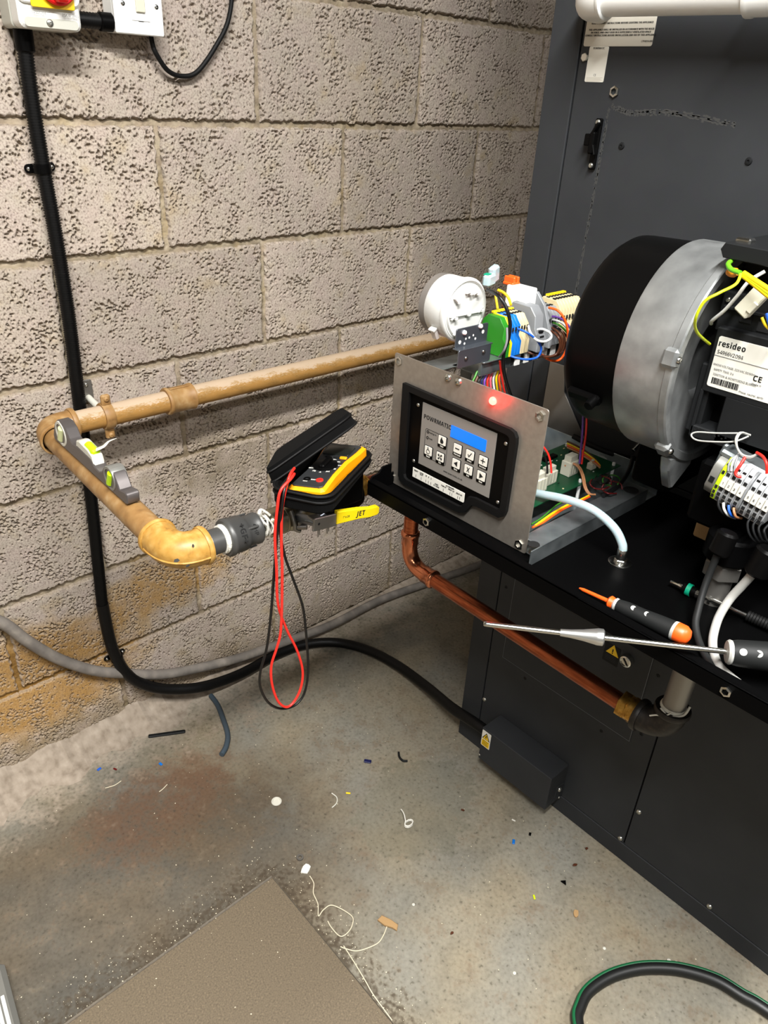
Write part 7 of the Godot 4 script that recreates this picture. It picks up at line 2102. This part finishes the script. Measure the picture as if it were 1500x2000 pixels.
	wire("red_wire", "red wire curving from the white loops to a numbered terminal", M.red_lead, 0.0018, [Vector3(0.1420, 1.0762, 1.1408), Vector3(0.1350, 1.0767, 1.1510), Vector3(0.1300, 1.0720, 1.1588), Vector3(0.1300, 1.0610, 1.1627)], "")
	wire("red_wire", "red wire running down into the first numbered terminals", M.red_lead, 0.0018, [Vector3(0.1400, 1.0676, 1.1307), Vector3(0.1320, 1.0590, 1.1306), Vector3(0.1280, 1.0502, 1.1294), Vector3(0.1270, 1.0465, 1.1328), Vector3(0.1290, 1.0468, 1.1368)], "")
	wire("grey_wire", "grey wire beside the lime terminal arching into the top of the numbered terminals", M.terminal_grey, 0.0013, [Vector3(0.1450, 1.0670, 1.1223), Vector3(0.1400, 1.0612, 1.1174), Vector3(0.1340, 1.0545, 1.1170), Vector3(0.1310, 1.0467, 1.1194)], "pale wires into terminals")
	wire("grey_wire", "white wire arching into the top of the numbered terminals", M.w_white, 0.0013, [Vector3(0.1450, 1.0666, 1.1211), Vector3(0.1400, 1.0620, 1.1197), Vector3(0.1340, 1.0559, 1.1205), Vector3(0.1310, 1.0481, 1.1229)], "pale wires into terminals")
	wire("grey_wire", "grey wire beside the red one arching into the top of the numbered terminals", M.terminal_grey, 0.0013, [Vector3(0.1450, 1.0662, 1.1200), Vector3(0.1400, 1.0629, 1.1220), Vector3(0.1340, 1.0572, 1.1239), Vector3(0.1310, 1.0495, 1.1263)], "pale wires into terminals")
	wire("dark_wire", "dark grey wire curving out below the numbered terminals", M.charcoal_plastic, 0.0017, [Vector3(0.1330, 1.0053, 1.1178), Vector3(0.1300, 0.9986, 1.1218), Vector3(0.1340, 0.9902, 1.1288), Vector3(0.1500, 0.9813, 1.1343)], "wires below the terminals")
	wire("white_wire", "white wire curving out below the numbered terminals", M.w_white, 0.0017, [Vector3(0.1330, 1.0046, 1.1246), Vector3(0.1300, 0.9987, 1.1284), Vector3(0.1340, 0.9911, 1.1339), Vector3(0.1500, 0.9829, 1.1378)], "wires below the terminals")
	wire("blue_wire", "blue wire curving out below the numbered terminals", M.w_blue, 0.0017, [Vector3(0.1330, 1.0040, 1.1313), Vector3(0.1300, 0.9987, 1.1349), Vector3(0.1340, 0.9919, 1.1388), Vector3(0.1500, 0.9845, 1.1413)], "wires below the terminals")
	wire("brown_wire", "tan wire curving out below the numbered terminals", M.w_tan, 0.0017, [Vector3(0.1330, 1.0034, 1.1380), Vector3(0.1300, 0.9988, 1.1414), Vector3(0.1340, 0.9927, 1.1438), Vector3(0.1500, 0.9861, 1.1448)], "wires below the terminals")
	wire("dark_wire", "dark grey wire hanging from the numbered terminals, first from the divider plate", M.charcoal_plastic, 0.0015, [Vector3(0.1330, 1.0009, 1.1610), Vector3(0.1270, 0.9943, 1.1606), Vector3(0.1250, 0.9835, 1.1666), Vector3(0.1300, 0.9750, 1.1737), Vector3(0.1400, 0.9703, 1.1808)], "dark wires below the terminals")
	wire("dark_wire", "dark grey wire hanging from the numbered terminals, second from the divider plate", M.charcoal_plastic, 0.0015, [Vector3(0.1330, 1.0006, 1.1679), Vector3(0.1270, 0.9946, 1.1674), Vector3(0.1250, 0.9862, 1.1720), Vector3(0.1300, 0.9771, 1.1781), Vector3(0.1400, 0.9719, 1.1840)], "dark wires below the terminals")
	wire("dark_wire", "dark grey wire hanging from the numbered terminals, third from the divider plate", M.charcoal_plastic, 0.0015, [Vector3(0.1330, 1.0002, 1.1748), Vector3(0.1270, 0.9950, 1.1741), Vector3(0.1250, 0.9888, 1.1775), Vector3(0.1300, 0.9793, 1.1824), Vector3(0.1400, 0.9735, 1.1873)], "dark wires below the terminals")
	wire("dark_wire", "dark grey wire hanging from the numbered terminals, fourth from the divider plate", M.charcoal_plastic, 0.0015, [Vector3(0.1330, 0.9999, 1.1817), Vector3(0.1270, 0.9953, 1.1808), Vector3(0.1250, 0.9913, 1.1828), Vector3(0.1300, 0.9814, 1.1867), Vector3(0.1400, 0.9751, 1.1905)], "dark wires below the terminals")
	var pt := thing("white_plug", "white nylon plug hanging at the burner control beside its label", "connector", Vector3(0.15, 1.235, 1.085))
	var a := MB.new()
	var B := Basis(Vector3(1, 0, 0), 0.52)
	a.box(Transform3D(B, Vector3(0.152, 1.2395, 1.0835)), Vector3(0.013, 0.036, 0.018), 0.0015)
	obj("housing", a, M.connector_white, pt)
	var l := MB.new()
	l.box(Transform3D(B, Vector3(0.1445, 1.234, 1.0875)), Vector3(0.003, 0.013, 0.006), 0.0006)
	obj("latch", l, M.connector_white, pt)
	var e := MB.new()
	e.rod(Vector3(0.372, 0.916, 0.874), Vector3(0.390, 0.927, 0.876), 0.0038, 12, 0.0006)
	single("chrome_end", e, M.chrome, "small chrome end piece plugged into the heater face behind the board", "fitting")

func bit(called: String, label: String, category: String, m: Material, p: Vector3, size: Vector3, turn: float, group := "") -> void:
	var b := MB.new()
	b.box(Transform3D(Basis(Vector3.UP, turn), Vector3(p.x, size.y * 0.5 + 0.0002, p.z)), size, minf(size.y, minf(size.x, size.z)) * 0.3)
	single(called, b, m, label, category, group)

func thread(called: String, label: String, category: String, m: Material, r: float, pts: Array, group := "") -> void:
	var b := MB.new()
	b.tube(curve(pts, 7), r, 7)
	single(called, b, m, label, category, group)

func rag(seed_: int, rx: float, rz: float) -> PackedVector2Array:
	var g := RandomNumberGenerator.new()
	g.seed = seed_
	var p := PackedVector2Array()
	for k in 9:
		var a := TAU * k / 9
		var f := g.randf_range(0.65, 1.1)
		p.append(Vector2(cos(a) * rx * f, sin(a) * rz * f))
	return p

func floor_litter() -> void:
	# offcuts and scraps, each where it lies
	thread("sheath_offcut", "curved blue-grey cable sheath offcut lying near the wall", "offcut", M.blue_grey_sheath, 0.0068, [Vector3(-0.0261, 0.007, 0.062), Vector3(-0.030, 0.007, 0.10), Vector3(-0.0425, 0.007, 0.1440), Vector3(-0.0640, 0.007, 0.205), Vector3(-0.0880, 0.007, 0.238), Vector3(-0.1115, 0.007, 0.2546)])
	bit("metal_bar", "short dark flat bar offcut lying by the wall fillet", "offcut", M.charcoal_plastic, Vector3(-0.178, 0, 0.107), Vector3(0.089, 0.006, 0.010), -0.50)
	var rn := MB.new()
	rn.lathe(ly(Vector3(-0.0861, 0.0002, 0.4479)), [Vector2(0.0085, 0.0), Vector2(0.0115, 0.0), Vector2(0.0120, 0.0015), Vector2(0.0112, 0.003), Vector2(0.0090, 0.003), Vector2(0.0080, 0.001), Vector2(0.0, 0.001)], 20)
	single("plastic_disc", rn, M.dusty_white, "small round white plastic disc on the floor", "disc")
	var wa := MB.new()
	wa.lathe(ly(Vector3(-0.1311, 0.0002, 0.5981)), [Vector2(0.0035, 0.0), Vector2(0.0075, 0.0), Vector2(0.0075, 0.004), Vector2(0.0035, 0.004), Vector2(0.0035, 0.0)], 16)
	single("steel_washer", wa, M.bare_steel, "small steel washer beside the white flake on the floor", "washer")
	var fk := MB.new()
	fk.prism(fy(Vector3(-0.1378, 0.0022, 0.6269), 0.3), rag(3, 0.013, 0.010), 0.004, 0.0008)
	single("white_flake", fk, M.label_white, "white plaster flake lying at the corner of the floor cover", "flake")
	thread("string", "tangled cream string running along the edge of the floor cover", "string", M.string, 0.0011, [Vector3(-0.1412, 0.002, 0.6455), Vector3(-0.145, 0.002, 0.664), Vector3(-0.1584, 0.002, 0.680), Vector3(-0.166, 0.002, 0.705), Vector3(-0.1803, 0.002, 0.7251), Vector3(-0.165, 0.003, 0.722), Vector3(-0.1454, 0.003, 0.7269), Vector3(-0.131, 0.003, 0.7672), Vector3(-0.142, 0.003, 0.783), Vector3(-0.160, 0.003, 0.789), Vector3(-0.174, 0.003, 0.7844), Vector3(-0.1755, 0.002, 0.760), Vector3(-0.1729, 0.002, 0.7451)])
	thread("string", "loose cream string trailing from the wood chip past the floor cover", "string", M.string, 0.0011, [Vector3(-0.0900, 0.002, 0.828), Vector3(-0.1100, 0.002, 0.838), Vector3(-0.1305, 0.002, 0.8413), Vector3(-0.1648, 0.002, 0.8286), Vector3(-0.180, 0.002, 0.811), Vector3(-0.1857, 0.002, 0.8004)])
	thread("string", "straight cream string running beside the floor cover edge", "string", M.string, 0.0011, [Vector3(-0.1800, 0.0015, 0.803), Vector3(-0.1845, 0.0015, 0.8383), Vector3(-0.1905, 0.0015, 0.877), Vector3(-0.1958, 0.0015, 0.9077), Vector3(-0.199, 0.0015, 0.96)])
	var wd := MB.new()
	wd.prism(fy(Vector3(-0.085, 0.004, 0.826), -1.2), PackedVector2Array([Vector2(-0.021, -0.006), Vector2(-0.004, -0.009), Vector2(0.012, -0.006), Vector2(0.022, -0.007), Vector2(0.019, 0.004), Vector2(0.002, 0.007), Vector2(-0.018, 0.006)]), 0.007, 0.0015)
	single("wood_chip", wd, M.cardboard, "splintered light brown wood chip on the floor", "wood chip")
	var tp := []
	for k in 40:
		var a := TAU * k / 11.0
		tp.append(Vector3(0.1023 + cos(a) * 0.011, 0.003 + 0.007 * k / 40.0, 0.6887 + sin(a) * 0.007))
	tp.append_array([Vector3(0.098, 0.013, 0.682), Vector3(0.104, 0.016, 0.672), Vector3(0.110, 0.012, 0.662), Vector3(0.113, 0.010, 0.652)])
	var tm := MB.new()
	tm.tube(tp, 0.0013, 7)
	single("tape_curl", tm, M.label_white, "curled ball of white thread tape on the floor", "tape")
	thread("wire_strip", "pale curved strip of insulation near the yellow scrap", "offcut", M.dusty_white, 0.0014, [Vector3(0.000, 0.002, 0.543), Vector3(0.016, 0.002, 0.540), Vector3(0.026, 0.002, 0.528), Vector3(0.024, 0.003, 0.512)])
	bit("blue_scrap", "dark blue rectangular scrap on the floor", "scrap", M.w_navy, Vector3(0.1509, 0, 0.4936), Vector3(0.018, 0.004, 0.010), -0.9)
	thread("dark_curl", "small dark curled offcut beside the blue scrap", "offcut", M.charcoal_plastic, 0.0028, [Vector3(0.228, 0.003, 0.522), Vector3(0.2194, 0.003, 0.534), Vector3(0.218, 0.003, 0.548), Vector3(0.226, 0.003, 0.556)])
	bit("yellow_scrap", "tiny yellow wire scrap on the floor", "scrap", M.w_yellow, Vector3(0.0541, 0, 0.5356), Vector3(0.011, 0.003, 0.004), -0.8)
	bit("pale_blue_scrap", "tiny pale blue scrap near the brown stain", "scrap", M.terminal_blue, Vector3(-0.2348, 0, 0.1827), Vector3(0.006, 0.003, 0.010), 0.2)
	bit("red_scrap", "tiny dark red scrap on the brown stain", "scrap", M.w_darkred, Vector3(-0.3236, 0, 0.1288), Vector3(0.004, 0.003, 0.010), 0.4)
	bit("blue_chip", "tiny violet blue scrap lying on the mortar fillet", "scrap", M.w_blue, Vector3(-0.352, 0, 0.105), Vector3(0.010, 0.003, 0.006), 0.2)
	thread("straw", "thin pale straw lying across the brown stain", "straw", M.string, 0.0010, [Vector3(-0.365, 0.0015, 0.166), Vector3(-0.345, 0.0015, 0.172), Vector3(-0.328, 0.0015, 0.170)])
	thread("straw", "second thin pale straw further from the wall on the stain", "straw", M.string, 0.0010, [Vector3(-0.276, 0.0015, 0.254), Vector3(-0.2661, 0.0015, 0.2523), Vector3(-0.252, 0.0015, 0.247)])
	thread("clear_clip", "small clear plastic offcut under the black conduit", "offcut", M.smoky_clear, 0.003, [Vector3(0.432, 0.003, 0.345), Vector3(0.443, 0.003, 0.34), Vector3(0.455, 0.003, 0.342)])
	var cd := MB.new()
	cd.prism(fy(Vector3(0.2162, 0.0022, 1.0569), 0.5), rag(8, 0.009, 0.006), 0.003, 0.0006)
	single("card_scrap", cd, M.cardboard, "torn buff cardboard scrap on the floor near the heater plinth", "scrap")
	bit("yellow_green_scrap", "small yellow and green wire scrap near the heater plinth", "scrap", M.w_yg, Vector3(0.1801, 0, 0.9801), Vector3(0.010, 0.003, 0.004), 0.9)
	var bk := MB.new()
	bk.prism(fy(Vector3(0.2547, 0.0018, 1.0003), 0.5), PackedVector2Array([Vector2(-0.005, -0.005), Vector2(0.005, -0.003), Vector2(0.0, 0.007)]), 0.003)
	single("black_scrap", bk, M.black_plastic, "small black triangular scrap on the floor", "scrap")
	bit("light_blue_scrap", "light blue flat scrap in front of the cable box", "scrap", M.terminal_blue, Vector3(0.2496, 0, 0.8696), Vector3(0.012, 0.003, 0.006), 0.6)
	bit("white_peg", "tiny white peg in front of the cable box", "scrap", M.label_white, Vector3(0.2935, 0, 0.8339), Vector3(0.003, 0.003, 0.009), 0.3)
	bit("black_chip", "tiny black square chip in front of the cable box", "scrap", M.black_plastic, Vector3(0.2932, 0, 0.8809), Vector3(0.008, 0.003, 0.005), 0.5)
	for q in [[0.307, 0.9918, 0.006, "near the black triangular scrap"], [-0.0033, 0.9214, 0.005, "beyond the wood chip"], [0.225, 0.74, 0.005, "between tape ball and cable box"], [0.36, 0.985, 0.0045, "close against the heater plinth"]]:
		var lf := MB.new()
		lf.prism(fy(Vector3(q[0], 0.0015, q[1]), q[0] * 9.0), rag(int(q[1] * 100.0), q[2], q[2] * 0.6), 0.002, 0.0004)
		single("dry_leaf_bit", lf, M.w_brown, "small brown leaf crumb on the concrete " + q[3], "leaf", "leaf crumbs")
	for q in [[0.2747, 1.2305, 0.0045, "larger white pebble touching the striped hose"], [0.2825, 1.2420, 0.0038, "smaller white pebble touching the striped hose"], [0.20, 1.135, 0.0035, "small white pebble between card scrap and hose"], [-0.02, 0.83, 0.0035, "small white pebble near the wood chip"], [0.03, 1.05, 0.0035, "small white pebble out on the open concrete"]]:
		var pb := MB.new()
		pb.lathe(ly(Vector3(q[0], 0.0, q[1])), [Vector2(q[2] * 0.8, 0.0), Vector2(q[2], q[2] * 0.4), Vector2(q[2] * 0.7, q[2] * 0.9), Vector2(0.0, q[2] * 1.1)], 7)
		single("pebble", pb, M.dusty_white, q[3], "pebble", "pebbles")
	# garden-style hose with a green stripe
	var hp := curve([Vector3(0.00, 0.0115, 1.235), Vector3(0.0420, 0.0115, 1.1811), Vector3(0.0691, 0.0115, 1.1676), Vector3(0.1036, 0.0115, 1.1627), Vector3(0.1538, 0.0115, 1.1737), Vector3(0.2030, 0.0115, 1.1977), Vector3(0.2428, 0.0115, 1.2283), Vector3(0.2748, 0.0115, 1.2633), Vector3(0.3025, 0.0115, 1.3103), Vector3(0.3125, 0.0115, 1.3548), Vector3(0.3222, 0.0115, 1.3978), Vector3(0.335, 0.0115, 1.55)], 8)
	var hs := thing("striped_hose", "black hose with a green stripe curling over the floor", "hose", Vector3(0.2, 0, 1.2))
	var hm := MB.new()
	hm.tube(hp, 0.0112, 16)
	obj("hose", hm, M.hose_black, hs)
	var gp := []
	for k in hp.size():
		var tdir: Vector3 = (hp[mini(k + 1, hp.size() - 1)] - hp[maxi(k - 1, 0)]).normalized()
		var side := Vector3.UP.cross(tdir).normalized()
		gp.append(hp[k] + side * 0.0070 + Vector3(0, 0.0072, 0))
	var gm := MB.new()
	gm.tube(gp, 0.0034, 8)
	obj("green_stripe", gm, M.hose_green, hs)
	# foot of a ladder standing by the cover
	var ld := thing("ladder_foot", "grey metal ladder stile foot with white ribbed tread standing on the floor", "ladder", Vector3(-0.72, 0, 0.55))
	var l1 := MB.new()
	l1.box(Transform3D(Basis(Vector3.UP, -0.12), Vector3(-0.712, 0.0165, 0.53)), Vector3(0.055, 0.032, 0.20), 0.008)
	obj("stile", l1, M.ladder_grey, ld)
	for k in 3:
		var l2 := MB.new()
		l2.box(Transform3D(Basis(Vector3.UP, -0.12), Vector3(-0.721 + 0.009 * k, 0.0345, 0.565)), Vector3(0.006, 0.005, 0.13), 0.001)
		obj("tread_rib", l2, M.white_plastic, ld)
	# fine grit swept about the floor
	var gq := MB.new()
	gq.bx(Vector3.ZERO, Vector3(1, 0.6, 0.7), 0.2)
	var mm := MultiMesh.new()
	mm.transform_format = MultiMesh.TRANSFORM_3D
	mm.mesh = gq.mesh()
	var rng := RandomNumberGenerator.new()
	rng.seed = 17
	var spots := []
	while spots.size() < 1300:
		var p := Vector3(rng.randf_range(-0.75, 0.39), 0.0, rng.randf_range(0.06, 1.4))
		if rng.randf() < 0.45:
			# thicker along the cover edges
			if rng.randf() < 0.5:
				p = Vector3(rng.randf_range(-0.7, -0.18), 0.0, 0.592 - absf(rng.randfn(0.0, 0.04)))
			else:
				p = Vector3(-0.198 + absf(rng.randfn(0.0, 0.04)), 0.0, rng.randf_range(0.58, 1.1))
		spots.append(p)
	mm.instance_count = spots.size()
	for k in spots.size():
		var s := 0.0006 + 0.0022 * pow(rng.randf(), 3.0)
		mm.set_instance_transform(k, Transform3D(Basis(Vector3.UP, rng.randf() * TAU).scaled(Vector3(s, s * 0.7, s)), spots[k] + Vector3(0, s * 0.2, 0)))
	var mi := MultiMeshInstance3D.new()
	mi.multimesh = mm
	mi.material_override = M.string
	mi.name = "floor_grit"
	add_child(mi)
	mi.set_meta("kind", "stuff")
	tag(mi, "fine pale grit and swarf scattered over the concrete floor", "grit")
